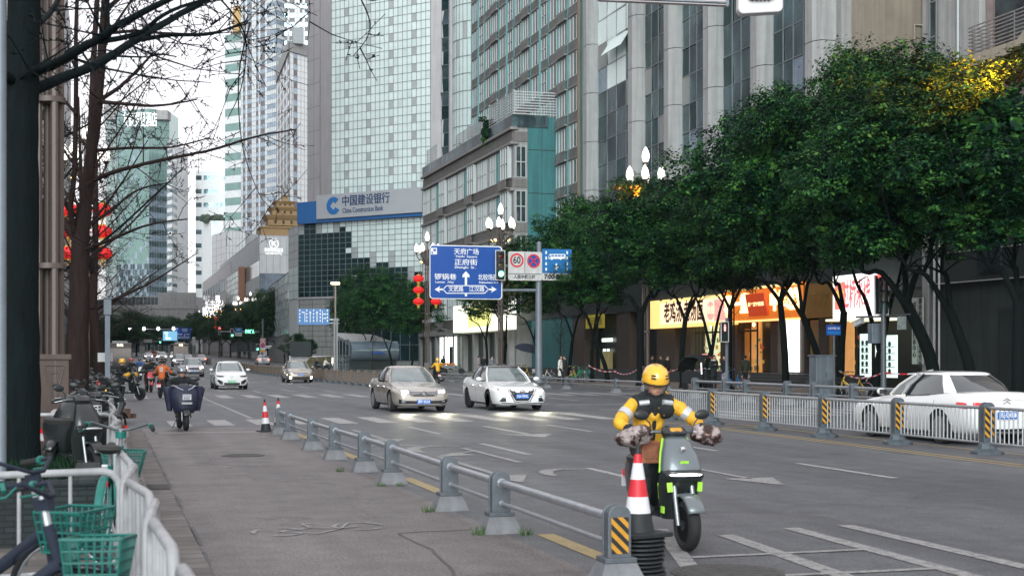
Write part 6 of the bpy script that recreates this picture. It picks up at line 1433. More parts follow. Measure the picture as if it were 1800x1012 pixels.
def lowpost_mesh(yel=False,hh=.60):
    mb=MB(); w_=.075
    pts=[(-w_*1.1,.20),(w_*1.1,.20)]+[(w_*1.1*math.cos(R(a)),hh-w_*1.1+w_*1.1*math.sin(R(a))) for a in range(0,181,20)]
    mb.prism(pts,(0,-.06,0),(1,0,0),(0,0,1),(0,1,0),.12,0)
    rim=[(x*1.14,z if z<.21 else z+(.012 if z>hh-w_ else 0)) for x,z in pts]
    mb.prism(rim,(0,-.075,0),(1,0,0),(0,0,1),(0,1,0),.02,0); mb.prism(rim,(0,.055,0),(1,0,0),(0,0,1),(0,1,0),.02,0)
    mb.box((0,0,.19),(.26,.22,.04),None,0)
    o1=[(-.13,-.11,.17),(.13,-.11,.17),(.13,.11,.17),(-.13,.11,.17)]; o2=[(-.19,-.16,.03),(.19,-.16,.03),(.19,.16,.03),(-.19,.16,.03)]; o3=[(-.20,-.17,0),(.20,-.17,0),(.20,.17,0),(-.20,.17,0)]
    mb.loft([o3,o2,o1],1)
    return mb
def rail_post(parent,x,y,rz=0,yel=False,s=1,z=0):
    mb=lowpost_mesh(); po_=mb.build('rail_post',[M_PST,M_BASE],parent,fix=True,bevel=.006); po_.location=(x,y,z); po_.rotation_euler=(0,0,rz); po_.scale=(s,s,s)
    if yel:
        mb=MB(); mb.bx(-.07,.07,-.079,-.0765,.24,.52,0); chevron(mb,-.07,.07,.24,.52,-.0805,3,1); o=mb.build('hazard_plate',[M_YEL,M_BLACK],parent); o.location=(x,y,z); o.rotation_euler=(0,0,rz); o.scale=(s,s,s)
def low_barrier(name,label,pts,yel_first=True,yel_last=False,group=None,s=1):
    t=thing(name,label,'road barrier',(pts[0][0],pts[0][1],0),group=group)
    o=V((pts[0][0],pts[0][1],0)); loc=[V((*p,0))-o for p in pts]
    for i,p in enumerate(loc):
        q=loc[min(i+1,len(loc)-1)]-loc[max(0,i-1)]; rz=math.atan2(-q.x,q.y)
        rail_post(t,p.x,p.y,rz,(yel_first and i==0) or (yel_last and i==len(loc)-1),s)
    for h,r,nm in ((.50,.037,'top_rail'),(.30,.020,'lower_rail')):
        mb=MB();
        for a,b in zip(loc,loc[1:]): mb.tube([a+V((0,0,h*s)),b+V((0,0,h*s))],r*s,12)
        for a in loc[1:-1]:
            q=(loc[1]-loc[0]).normalized(); mb.tube([a+q*-.09+V((0,0,h*s)),a+q*.09+V((0,0,h*s))],r*s*1.28,12)
        mb.build(nm,M_GALV,t,smooth=50)
    return t
low_barrier('low_rail_barrier','low grey tube barrier on arched posts between the bike lane and the road',[(3.80,10.35),(3.78,13.67),(3.78,15.83),(3.80,19.32),(3.80,21.5),(3.77,24.2),(3.76,26.84),(3.77,30.3),(3.80,32.4)])
low_barrier('low_rail_barrier','low grey tube barrier before the bicycles with a striped end post',[(24.6,62.5),(24.3,66.2),(24.1,73.5),(23.9,76.4),(23.8,83),(23.7,86)],yel_first=True,s=1.12)
low_barrier('low_rail_barrier','low tube barrier beside the yellow coated scooter rider',[(23.4,90),(23.4,93.5),(23.2,96.5),(23.1,100),(23.0,104)],yel_first=False,s=1.12)
M_FPOST=mat('fence post grey',(.085,.105,.12),.5,.35,var=.18,scale=6); M_FRAIL=mat('fence steel grey',(.33,.345,.36),.45,.5,var=.15,scale=6)
fpx=[1100,1175,1253,1345,1449,1578,1735,1930]
def fencept(px): return (15.12 if px<1500 else 15.3, YX(px,15.12 if px<1500 else 15.3))
FP=[fencept(p) for p in fpx]
FP[0]=(15.0,40.4); FP[1]=(15.05,36.9)
t=thing('railing_fence','waist high steel bar railing on striped posts along the middle of the road','railing',(FP[1][0],FP[1][1],0)); o=V(t.location)
P=[V((*p,0))-o for p in FP[1:]][::-1]
for i,p in enumerate(P):
    q=P[min(i+1,len(P)-1)]-P[max(0,i-1)]; rz=math.atan2(-q.x,q.y)
    mb=MB(); pts=[(-.10,.10),(.10,.10)]+[(.10*math.cos(R(a)),.82+.10*math.sin(R(a))) for a in range(0,181,20)]
    mb.prism(pts,(0,-.055,0),(1,0,0),(0,0,1),(0,1,0),.11,0); rim=[(x*1.15,z+(.015 if z>.8 else 0)) for x,z in pts]; mb.prism(rim,(0,.05,0),(1,0,0),(0,0,1),(0,1,0),.025,0); mb.prism(rim,(0,-.075,0),(1,0,0),(0,0,1),(0,1,0),.022,0)
    c8=lambda r,z:[(r*math.cos(R(22.5+45*k)),r*math.sin(R(22.5+45*k)),z) for k in range(8)]
    mb.loft([c8(.30,0),c8(.30,.05),c8(.17,.10),c8(.15,.18),c8(.12,.22)],0)
    b=mb.build('fence_post',M_FPOST,t,fix=True); b.location=p; b.rotation_euler=(0,0,rz)
    mb=MB(); mb.bx(-.095,.095,-.0795,-.0765,.30,.84,0); chevron(mb,-.095,.095,.30,.84,-.081,4,1); b=mb.build('hazard_plate',[M_YEL,M_BLACK],t); b.location=p; b.rotation_euler=(0,0,rz)
for a,b in zip(P,P[1:]):
    mb=MB(); d=(b-a); L_=d.length;
    for z,r in ((.83,.032),(.20,.024)): mb.tube([a+V((0,0,z)),b+V((0,0,z))],r,8)
    n=int(L_/.125)
    for i in range(1,n): p=a+d*(i/n); mb.tube([p+V((0,0,.2)),p+V((0,0,.81))],.0135,5,cap=False)
    mb.build('bar_panel',M_FRAIL,t)
low_barrier('tube_railing','grey double tube railing on arched posts behind the bar railing',[(23.9,YX(1222,23.9)),(23.9,YX(1275,23.9)),(23.9,YX(1312,23.9)),(23.9,YX(1384,23.9)),(23.9,YX(1432,23.9)),(23.9,YX(1500,23.9)),(23.9,YX(1600,23.9)),(23.9,YX(1750,23.9))][::-1],yel_first=False,s=1.45)
t=thing('median_panel_fence','long line of grey median panels with striped posts beyond the crossing','railing',(14.5,71,0))
M_MP=mat('grey brown median panel',(.20,.175,.16),.7,var=.15,scale=3,streak=.2)
ys=[71+i*2.6 for i in range(0,52)];
mbp=MB(); cnt=0
for i,y in enumerate(ys):
    z=gz(y); x=-.0
    if i<45:
        mb=MB(); mb.bx(-.07,.07,-.05,.05,.1,.98,0); mb.loft([[(-.25,-.22,0),(.25,-.22,0),(.25,.22,0),(-.25,.22,0)],[(-.22,-.2,.06),(.22,-.2,.06),(.22,.2,.06),(-.22,.2,.06)],[(-.08,-.07,.24),(.08,-.07,.24),(.08,.07,.24),(-.08,.07,.24)]],0); mb.bx(-.065,.065,-.055,-.052,.26,.92,1); chevron(mb,-.065,.065,.26,.92,-.057,4,2)
        o=mb.build('panel_post',[M_FPOST,M_YEL,M_BLACK],t); o.location=(x,y-71,z)
    mb=MB(); mb.bx(-.03,.03,.06,2.54,.22,.80); mb.bx(-.045,.045,.06,2.54,.80,.86); mb.bx(-.04,.04,.06,2.54,.17,.22);
    if i<45: o=mb.build('panel',M_MP,t); o.location=(x,y-71,z)
t2=thing('median_panel_fence','faint continuation of the median panels towards the bus','railing',(14.5,206.5,0))
mb=MB()
for i in range(40): y=i*2.6; z=gz(206.5+y); mb.bx(-.03,.03,y,y+2.5,z+.2,z+.85); mb.bx(-.07,.07,y-.05,y+.05,z,z+1)
mb.build('panel_run',M_MP,t2)
M_CR=mat('cone red',(.52,.015,.025),.5,var=.12,scale=12); M_CW=mat('cone white band',(.62,.62,.63),.4,var=.08,scale=15); M_CK=mat('cone black rubber',(.010,.013,.015),.6,var=.25,scale=10,bump=.2)
def cone(name,label,x,y,z0=0,h=.72,r=.125,stack=0,lean=(0,0)):
    t=thing(name,label,'traffic cone',(x,y,z0)); t.rotation_euler=(lean[0],lean[1],.3)
    rr=lambda k:r*(1-k)+.022*k
    mb=MB(); mb.lathe((0,0,0),[(rr(0)*1.0,.03),(rr(.27),.27*h)],28); mb.box((0,0,.018),(r*3.0,r*3.0,.036)); mb.build('base',M_CK,t,smooth=35,bevel=.006)
    for i,(a,b,m,nm) in enumerate(((.27,.46,M_CW,'white_band'),(.46,.66,M_CR,'red_band'),(.66,.85,M_CW,'white_band'),(.85,.955,M_CR,'red_tip'),(.955,1.06,M_CK,'top_handle'))):
        mb=MB(); mb.lathe((0,0,0),[(rr(a),a*h),(rr(b),b*h),(0,b*h)] if i==4 else [(rr(a),a*h),(rr(b),b*h)],28); mb.build(nm,m,t,smooth=35)
    return t
ST=.31
tb_=thing('cone_base_stack','stack of black rubber cone bases at the end of the low barrier','cone bases',(4.13,10.75,0))
for i in range(9):
    mb=MB(); z=i*.034; k=1+rnd.uniform(-.03,.03); dx,dy=rnd.uniform(-.012,.012),rnd.uniform(-.012,.012)
    mb.lathe((dx,dy,z),[(.10,0),(.20*k,.002),(.218*k,.010),(.215*k,.022),(.18*k,.029),(.10,.031)],30); mb.build('rubber_ring',M_CK,tb_,smooth=50)
cone('traffic_cone','tall red and white traffic cone standing on black rubber bases at the barrier end',4.13,10.75,.31,.69,.135)
cone('traffic_cone','red and white cone at the far end of the low barrier, nearer the bike lane',3.62,33.6,0,.72,.12,lean=(0,R(-3)))
cone('traffic_cone','red and white cone half hidden behind the last post of the low barrier',3.95,34.0,0,.74,.12)
M_WEED=leafmat('weed leaf',[(.03,.08,.02),(.06,.13,.03),(.10,.17,.05)])
def weed(x,y,s,lab,n=45):
    mb=MB(); rg=random.Random(int(x*100+y*10))
    for i in range(n):
        a=rg.uniform(0,6.28); l=s*rg.uniform(.4,1); h=s*rg.uniform(.1,.9); w_=s*.12; p=V((rg.uniform(-s,s)*.9,rg.uniform(-s,s)*.35,0)); q=p+V((math.cos(a)*l*.4,math.sin(a)*l*.4,h)); n_=V((-math.sin(a),math.cos(a),0))*w_
        mb.add([p,p+n_*.6,q+n_*.3,q+V((0,0,.01))],[(0,1,2,3)])
    o=mb.build('weed',M_WEED); o.location=(x,y,0); tag(o,lab,'weed','weeds at the feet of the low barrier')
for (x,y,s,l) in ((3.52,15.7,.09,'small green weed at the foot of the third barrier post from the cone'),(3.55,13.55,.10,'green weed beside the foot of the second barrier post from the cone'),(4.0,13.4,.09,'weed on the road side of the second barrier post foot'),(3.6,19.0,.07,'weed at the fourth barrier post foot'),(3.45,21.6,.08,'weed beside the fifth barrier post foot'),(3.85,18.95,.06,'thin weed strip at the fourth barrier post')): weed(x,y,s,l)
# ================= VEHICLES =================
from mathutils.bvhtree import BVHTree
P_WHITE=mat('pearl white car paint',(.72,.72,.71),.22,.0,var=.03,coat=1); P_BEIGE=mat('champagne car paint',(.42,.385,.34),.28,.45,var=.03,coat=1); P_GOLD=mat('bronze gold car paint',(.36,.31,.24),.28,.5,var=.03,coat=1); P_SILV=mat('silver grey car paint',(.40,.38,.39),.28,.5,var=.03,coat=1); P_RED=mat('orange red car paint',(.55,.10,.04),.3,.2,var=.03,coat=1)
C_GLASS=mat('car window glass',(.035,.045,.048),.04,0,var=.1,scale=2,spec=.9,coat=1); C_WSH=mat('windscreen glass',(.16,.20,.20),.06,.35,var=.25,scale=1.6,spec=.9,coat=1)
C_BLK=mat('gloss black trim',(.014,.015,.017),.25,var=0,coat=.5); C_CHR=mat('chrome trim',(.62,.62,.63),.12,1,var=0); C_RIM=mat('alloy rim',(.42,.41,.41),.35,.4,var=.05); C_TYRE=mat('car tyre',(.018,.018,.019),.85,var=.2,scale=20)
C_HEAD=glow('lit headlight',(1,.98,.88),12); C_HOFF=mat('clear headlight',(.35,.37,.40),.12,.5,var=.3,scale=14,coat=1); C_TAIL=mat('red tail light',(.35,.01,.015),.2,var=.1,coat=1,emit=(1,.03,.02),es=.25); C_TAILL=glow('lit tail light',(1,.10,.05),3.5)
C_PB=mat('blue number plate',(.015,.14,.50),.4,var=0); C_PG=mat('green number plate',(.10,.45,.22),.4,var=0); C_UND=mat('car underside',(.012,.012,.012),.9,var=0); C_SKINS=mat('driver seen through glass',(.12,.08,.06),.8,var=.2)
SEDAN=dict(L=4.66,W=.905,H=1.46,wb=2.69,body=[(-2.33,.24,.56,.60),(-2.29,.20,.66,.74),(-2.18,.18,.72,.84),(-1.95,.17,.775,.89),(-1.5,.17,.84,.905),(-1.05,.17,.90,.91),(-.75,.17,.94,.91),(0,.17,.955,.91),(.9,.17,.985,.91),(1.5,.18,1.03,.905),(1.95,.20,1.04,.885),(2.2,.24,1.02,.83),(2.31,.30,.93,.76),(2.33,.36,.70,.70)],
  gb=[(0,-1.10),(.50,-1.03),(.74,-.80),(.80,0),(.79,.80),(.70,1.45),(.48,1.72),(0,1.80)],gt=[(0,-.22),(.40,-.17),(.54,-.05),(.585,.35),(.575,.75),(.53,1.02),(.38,1.14),(0,1.18)])
HATCH=dict(L=4.3,W=.89,H=1.50,wb=2.6,body=[(-2.14,.24,.58,.60),(-2.10,.20,.70,.74),(-1.98,.18,.77,.84),(-1.7,.17,.84,.885),(-1.3,.17,.91,.895),(-.95,.17,.97,.895),(0,.17,.99,.895),(1.2,.18,1.03,.89),(1.8,.20,1.04,.86),(2.08,.26,1.0,.80),(2.14,.34,.9,.72)],
  gb=[(0,-1.15),(.48,-1.08),(.72,-.85),(.79,0),(.78,.8),(.72,1.6),(.5,1.95),(0,2.0)],gt=[(0,-.28),(.40,-.22),(.55,-.08),(.60,.4),(.59,.9),(.55,1.35),(.4,1.5),(0,1.53)])
SUV=dict(L=4.6,W=.93,H=1.66,wb=2.7,body=[(-2.30,.28,.70,.62),(-2.26,.24,.88,.76),(-2.12,.23,.95,.86),(-1.8,.22,1.0,.92),(-1.3,.22,1.04,.93),(-.95,.22,1.07,.93),(0,.22,1.09,.93),(1.2,.22,1.11,.92),(1.9,.25,1.12,.88),(2.2,.3,1.08,.82),(2.30,.4,.95,.74)],
  gb=[(0,-1.15),(.50,-1.08),(.76,-.85),(.83,0),(.82,.8),(.76,1.6),(.55,2.0),(0,2.06)],gt=[(0,-.35),(.44,-.3),(.60,-.15),(.65,.4),(.64,1.0),(.60,1.5),(.45,1.7),(0,1.74)])
def section(y,zb,zt,w_):
    h=zt-zb; pr=[(0,zb),(w_*.80,zb),(w_*.93,zb+h*.10),(w_*.985,zb+h*.30),(w_,zb+h*.52),(w_*.985,zb+h*.74),(w_*.955,zb+h*.86),(w_*.88,zt-.012),(w_*.60,zt+.018),(0,zt+.032)]
    return [V((x,y,z)) for x,z in pr]+[V((-x,y,z)) for x,z in pr[-2:0:-1]]
WH={}
def wheel(parent,x,y,r=.325,w_=.205,side=1,steer=0):
    k=(r,side)
    if k not in WH:
        m1=MB(); m1.lathe((0,0,0),[(r*.66,-w_/2),(r*.93,-w_/2),(r,-w_*.32),(r,w_*.32),(r*.93,w_/2),(r*.66,w_/2)],28,axis='x')
        m2=MB(); s=side; m2.lathe((0,0,0),[(r*.60,s*w_*.05),(r*.67,s*w_*.42),(r*.70,s*w_*.5),(r*.66,s*w_*.50)],24,axis='x'); m2.lathe((0,0,0),[(0,s*w_*.32),(r*.16,s*w_*.34),(r*.17,s*w_*.1)],12,axis='x')
        for i in range(10):
            a=i*PI/5+(.11 if i%2 else -.0); c,sn=math.cos(a),math.sin(a); p0=V((s*w_*.28,c*r*.13,sn*r*.13)); p1=V((s*w_*.40,c*r*.65,sn*r*.65)); m2.tube([p0,p1],[.022,.016],4)
        m3=MB(); m3.lathe((0,0,0),[(0,s*w_*.02),(r*.64,s*w_*.03)],20,axis='x')  # black disc painting the shade behind the spokes
        WH[k]=(m1.mesh('tyre',C_TYRE,40),m2.mesh('rim',C_RIM,40),m3.mesh('hub_shadow',C_BLK))
    e=bpy.data.objects.new('wheel',WH[k][0]); COL.objects.link(e); e.parent=parent; e.location=(x,y,r); e.rotation_euler=(0,0,steer)
    for me,nm in ((WH[k][1],'rim'),(WH[k][2],'hub_shadow_disc')): o=bpy.data.objects.new(nm,me); COL.objects.link(o); o.parent=e
    return e
def ray(bvh,x,z,mode,y0=None):
    if mode=='f': h=bvh.ray_cast(V((x,-6,z)),V((0,1,0)))
    elif mode=='r': h=bvh.ray_cast(V((x,6,z)),V((0,-1,0)))
    elif mode=='s': h=bvh.ray_cast(V((6 if y0>0 else -6,x,z)),V((-1 if y0>0 else 1,0,0)))
    else: h=bvh.ray_cast(V((x,z,5)),V((0,0,-1)))
    return h
class Car:
    def __init__(s,spec,name,label,paint,cat='car',group='cars on the avenue'):
        s.s=spec; s.t=thing(name,label,cat,group=group); s.p=paint; sp_=spec
        mb=MB(); mb.loft([section(*q) for q in sp_['body']]); me=mb.build('body',[paint,C_UND],s.t,smooth=38,fix=True)
        cut=MB()
        for yy in (-sp_['wb']/2,sp_['wb']/2):
            for sx in(-1,1): cut.lathe((sx*(sp_['W']-.05),yy,.33),[(0,-.20),(.385,-.20),(.385,.30),(0,.30)] if sx>0 else [(0,-.30),(.385,-.30),(.385,.20),(0,.20)],28,axis='x',mi=1)
        co=cut.build('cutter',[paint,C_UND],fix=True); b=me.modifiers.new('arch','BOOLEAN'); b.object=co; b.operation='DIFFERENCE'; b.solver='EXACT'
        apply_mods(me); bpy.data.objects.remove(co); me.data.polygons.foreach_set('use_smooth',[True]*len(me.data.polygons)); me.data.set_sharp_from_angle(angle=R(38)); s.body=me
        s.bvh=BVHTree.FromPolygons([v.co for v in me.data.vertices],[tuple(p.vertices) for p in me.data.polygons])
        zb=lambda y:max(h[2] for h in [(0,0,0)]+[(0,0,a[2]+(b_[2]-a[2])*max(0,min(1,(y-a[0])/(b_[0]-a[0])))) for a,b_ in zip(sp_['body'],sp_['body'][1:]) if a[0]<=y<=b_[0]])
        gb,gt,H=sp_['gb'],sp_['gt'],sp_['H']; full=lambda L_:[(x,y) for x,y in L_]+[(-x,y) for x,y in L_[-2:0:-1]]
        B,T_=full(gb),full(gt); n=len(B); r0=[V((x,y,zb(y)-.03)) for x,y in B]; r2=[V((x,y,H-.075-.012*(y-.4)**2)) for x,y in T_]; r1=[(a*.5+b_*.5)+V(((a.x)*.045,(a.y-.35)*.03,.012)) for a,b_ in zip(r0,r2)]
        gl=MB(); rings=[r0,r1,r2]; vs=[p for r in rings for p in r]; fs=[];ms=[]
        for k in range(2):
            for j in range(n):
                j2=(j+1)%n; fs.append((k*n+j,k*n+j2,(k+1)*n+j2,(k+1)*n+j)); front=j in(0,1,n-1,n-2); ms.append(1 if front else 0)
        gl.v=[tuple(p) for p in vs]; gl.f=fs; gl.m=ms; gl.build('windows',[C_GLASS,C_WSH],s.t,smooth=50,fix=False)
        rf=MB(); top=[p+V((p.x*.01,(p.y-.4)*.01,0)) for p in r2]; up1=[V((p.x*.985,(p.y-.45)*.985+.45,p.z+.035)) for p in r2]; up2=[V((p.x*.80,(p.y-.45)*.85+.45,p.z+.065)) for p in r2]; up3=[V((p.x*.3,(p.y-.45)*.5+.45,p.z+.078)) for p in r2]
        rf.loft([top,up1,up2,up3]); rf.build('roof',paint,s.t,smooth=50)
        pi=MB()
        def edge(j,r,wf=1.6,mi=0,off=.008):
            for sgn in(1,-1):
                f=lambda p:V((p.x*sgn+off*sgn,p.y,p.z)); pi.tube([f(r0[j]),f(r1[j]),f(r2[j])],r,6,mi=mi)
        edge(2,.032); edge(3,.030,mi=1);
        for sgn in(1,-1):      # rear quarter
            f=lambda p:V((p.x*sgn+.012*sgn,p.y+.004,p.z)); a0,a1,a2=[f(rr[4]*.25+rr[5]*.75) for rr in rings]; b0,b1,b2=[f(rr[5]*.55+rr[6]*.45) for rr in rings]; m0,m1,m2=[f(rr[5]) for rr in rings]
            pi.add([a0,m0,b0,a1,m1,b1,a2,m2,b2],[(0,1,4,3),(1,2,5,4),(3,4,7,6),(4,5,8,7)],0)
            for j in (2,3,4): pi.tube([f(r0[j])+V((0,0,.02)),f(r0[j+1])+V((0,0,.02))],.016,5,mi=2);
        explode(pi.build('window_surround',[paint,C_BLK,C_CHR],s.t,smooth=50),.05)
        s.rings=rings
        hw=sp_['wb']/2; R_=.33
        for sx in(-1,1):
            wheel(s.t,sx*(sp_['W']-.115),-hw,R_,side=sx); wheel(s.t,sx*(sp_['W']-.115),hw,R_,side=sx)
            m=MB(); x=sx*(sp_['W']+.10); zy=zb(-.7)+.07; m.ell((x,-.66,zy),(.115,.075,.075),10,7); m.build('wing_mirror',s.p if not spec.get('bm') else C_BLK,s.t,smooth=60)
            m=MB(); m.tube([(sx*(sp_['W']-.09),-.66,zy-.06),(x,-.66,zy-.05)],.022,5); m.box((x,-.595,zy),(.17,.012,.10)); m.build('mirror_arm',C_BLK,s.t)
            for y,w1 in ((.62,.17),(-.38+.05,.17)):
                h=ray(s.bvh,y,.80,'s',sx);
                if h[0]: m=MB(); m.box(h[0]+V((sx*.018,0,0)),(.03,w1,.028)); m.build('door_handle',C_CHR if spec.get('ch') else s.p,s.t)
            m=MB()     # door seams
            for y in (-.92,.18,1.08):
                pts=[ray(s.bvh,y+(.06 if z>.7 and y>1 else 0),z,'s',sx)[0] for z in (.28,.45,.6,.75,.88)]
                pts=[p+V((sx*.0015,0,0)) for p in pts if p];
                if len(pts)>1: m.tube(pts,.005,4,cap=False)
            m.build('door_seam',C_BLK,s.t)
    def dec(s,pts,m,name,off=.008,mode='f',n=8,mirror=True,label=None,sgn=1,th=0):
        """pts [(x,ztop,zbot)...] laid on the skin in vertical strips"""
        out=[]
        for a,b in zip(pts,pts[1:]):
            for i in range(n): t=i/n; out.append(tuple(a[k]+(b[k]-a[k])*t for k in range(3)))
        out.append(pts[-1]); objs=[]
        for sg in ((1,-1) if mirror else (sgn,)):
            mb=MB(); prev=None
            for (x,zt,zb_) in out:
                row=[]
                for k in range(4):
                    z=zt+(zb_-zt)*k/3; h=ray(s.bvh,x*sg if mode!='s' else x,z,mode,sg)
                    if h[0] is None: row=None; break
                    d={'f':V((0,-1,0)),'r':V((0,1,0)),'s':V((sg,0,0))}[mode]; row.append(h[0]+d*off)
                if row and prev:
                    for k in range(3): mb.add([prev[k],row[k],row[k+1],prev[k+1]],[(0,1,2,3)])
                prev=row
            if mb.f: objs.append(mb.build(name,m,s.t,smooth=40))
        return objs
    def plate(s,z,txt,m=C_PB,mode='f',w_=.44):
        h=ray(s.bvh,0,z,mode); d=-1 if mode=='f' else 1; y=h[0].y+d*.03; mb=MB(); mb.box((0,y,z),(w_,.012,.14)); o=mb.build('number_plate',m,s.t)
        text_mesh('plate_lettering',txt,.115,M_SW,(0,y+d*.012,z),(1,0,0) if d<0 else (-1,0,0),(0,0,1),s.t,bold=.003,width=w_*.86)
    def hood(s):
        for sg in(1,-1):
            m=MB(); pts=[]
            for y in (-2.05,-1.7,-1.35,-1.05):
                h=ray(s.bvh,sg*(.42+.10*(y+2.05)),y,'t');
                if h[0]: pts.append(h[0]+V((0,0,.003)))
            if len(pts)>1: m.tube(pts,.010,4); m.build('bonnet_crease',s.p,s.t,smooth=60)
    def place(s,px,d,rz=0,X=None): p=PD(px,d); s.t.location=(p[0],p[1],gz(p[1])); s.t.rotation_euler=(0,0,rz); return s
    def beam(s,x,z,e=120,col=(1,.95,.78)):
        for sg in(1,-1):
            l=bpy.data.lights.new('headlight_beam','SPOT'); l.energy=e; l.color=col; l.spot_size=R(70); l.spot_blend=.9; l.shadow_soft_size=.07; o=bpy.data.objects.new('headlight_beam',l); COL.objects.link(o); o.parent=s.t; o.location=(sg*x,-s.s['L']/2-.1,z); o.rotation_euler=(R(76),0,R(180))
    def wiper(s):
        a=s.rings[0][1]*.9+s.rings[1][1]*.1; m=MB()
        for x in(.45,-.1): m.tube([(x,-1.08,s.s['body'][5][2]+.05),(x-.45,-1.02,s.s['body'][5][2]+.10)],.008,4)
        m.build('wiper',C_BLK,s.t)
SEDB=dict(SEDAN,bm=1,ch=1)
c=Car(SEDB,'sedan','champagne sedan with chrome barred grille and blue plate, headlights on',P_BEIGE); c.hood(); c.wiper()
c.dec([(0,.665,.50),(.30,.67,.51),(.45,.68,.56)],C_BLK,'grille',.006)
for z in (.655,.615,.575,.535,.50): c.dec([(0,z+.008,z-.008),(.30,z+.012,z-.004),(.43,z+.02,z+.006)],C_CHR,'grille_bar',.014)
c.dec([(.44,.70,.575),(.60,.725,.59),(.76,.74,.62)],C_HOFF,'headlight',.010); c.dec([(.50,.685,.61),(.70,.70,.63)],C_HEAD,'headlight_lamp',.02)
c.dec([(0,.36,.27),(.60,.37,.27),(.78,.42,.29)],C_BLK,'lower_intake',.006); c.dec([(0,.275,.26),(.55,.275,.26),(.78,.30,.285)],C_CHR,'chrome_strip',.014); c.dec([(.60,.36,.32),(.70,.365,.325)],C_HOFF,'fog_lamp',.012)
m=MB(); h=ray(c.bvh,0,.60,'f')[0]; m.tube([h+V((.075*math.cos(R(a)),-.03,.075*math.sin(R(a)))) for a in range(0,361,20)],.010,5,cap=False); m.tube([h+V((-.05,-.03,.05)),h+V((-.02,-.03,-.05)),h+V((0,-.03,0)),h+V((.02,-.03,-.05)),h+V((.05,-.03,.05))],.009,4); m.tube([h+V((-.02,-.03,.06)),h+V((0,-.03,.015)),h+V((.02,-.03,.06))],.008,4); m.build('badge',C_CHR,c.t)
c.plate(.335,'京F·3533'); c.beam(.62,.66,85,(1,.93,.66)); c.place(716,47.2,R(1)); CAR_B=c
c=Car(dict(SEDAN,ch=1),'sedan','white sedan with black V shaped grille and blue plate, headlights on',P_WHITE); c.hood(); c.wiper()
c.dec([(0,.70,.33),(.20,.70,.33),(.24,.69,.36),(.36,.70,.56),(.41,.71,.66)],C_BLK,'grille',.006,n=6)
c.dec([(0,.315,.285),(.22,.315,.285),(.28,.35,.30)],C_CHR,'chrome_surround',.016); c.dec([(.27,.36,.30),(.42,.66,.56),(.48,.72,.67)],C_CHR,'chrome_surround',.018)
c.dec([(.46,.70,.62),(.62,.70,.61),(.78,.745,.66)],C_HOFF,'headlight',.010); c.dec([(.50,.675,.625),(.72,.70,.64)],C_HEAD,'headlight_lamp',.02)
c.dec([(.55,.42,.30),(.66,.44,.30),(.74,.34,.31)],C_BLK,'fog_recess',.008); c.dec([(.57,.49,.455),(.68,.50,.465)],C_HOFF,'fog_lamp',.012)
c.dec([(0,.255,.23),(.70,.27,.24)],C_BLK,'lower_lip',.010)
m=MB(); h=ray(c.bvh,0,.61,'f')[0]; m.tube([h+V((.075*math.cos(R(a)),-.03,.065*math.sin(R(a)))) for a in range(0,361,20)],.011,5,cap=False); m.box(h+V((0,-.035,0)),(.18,.015,.025)); m.build('badge',C_CHR,c.t)
c.plate(.475,'川A·1P07L'); c.beam(.62,.66,85,(1,.93,.66))
rf=[o for o in c.t.children if o.name.startswith('roof')][0]; rf.data.materials[0]=mat('black panorama roof',(.03,.025,.027),.1,var=0,coat=1)
m=MB(); m.ell((-.38,-.05,1.02),(.09,.09,.12),8,6); m.build('driver_shape',C_SKINS,c.t)
c.place(883,48.3,R(.5)); CAR_W=c
c=Car(dict(HATCH),'electric_hatchback','white electric hatchback with angular black intakes and a green plate',P_WHITE); c.hood()
c.dec([(.44,.73,.67),(.62,.745,.66),(.80,.77,.70)],C_BLK,'headlight',.010); c.dec([(.30,.745,.735),(.62,.765,.75)],C_CHR,'light_strip',.014)
c.dec([(0,.36,.23),(.42,.37,.24)],C_BLK,'lower_intake',.006); c.dec([(.48,.42,.26),(.64,.52,.30),(.77,.53,.45)],C_BLK,'side_intake',.006); c.dec([(0,.215,.19),(.7,.22,.20)],C_BLK,'lower_lip',.008)
m=MB(); h=ray(c.bvh,0,.66,'f')[0]; m.tube([h+V((.06*math.cos(R(a)),-.02,.06*math.sin(R(a)))) for a in range(0,361,30)],.009,4,cap=False); m.build('badge',C_CHR,c.t)
c.plate(.42,'川A·D03448',C_PG); rf=[o for o in c.t.children if o.name.startswith('roof')][0]; c.place(402,78.5,R(0)); CAR_E=c
c=Car(dict(HATCH,ch=1),'hatchback','bronze gold hatchback with low bright fog lamps and a blue plate',P_GOLD); c.hood()
c.dec([(0,.66,.61),(.5,.67,.62)],C_BLK,'grille',.006); c.dec([(0,.68,.665),(.5,.70,.68)],C_CHR,'chrome_strip',.012); c.dec([(.5,.76,.62),(.66,.78,.64),(.80,.80,.72)],C_HOFF,'headlight',.010)
c.dec([(0,.42,.24),(.55,.42,.24)],C_BLK,'lower_intake',.006); c.dec([(.66,.44,.28),(.76,.44,.30)],C_HEAD,'fog_lamp',.02); c.plate(.56,'川A·0V32A'); c.place(522,98,R(0)); CAR_G=c
c=Car(dict(SUV),'suv','pale brown SUV with a wide black grille, headlights on, behind the orange jacketed rider',P_SILV); c.hood()
c.dec([(0,.84,.62),(.48,.85,.66)],C_BLK,'grille',.006); c.dec([(0,.60,.57),(.6,.62,.59)],C_CHR,'chrome_strip',.012); c.dec([(.54,.86,.74),(.82,.89,.80)],C_HEAD,'headlight',.012)
c.dec([(0,.45,.27),(.78,.46,.28)],C_BLK,'lower_intake',.006); c.plate(.52,'川A·98562'); c.place(338,126,R(0)); CAR_S=c
c=Car(dict(SEDAN),'sedan','white sedan seen from behind through the bar railing, red tail lights',P_WHITE)
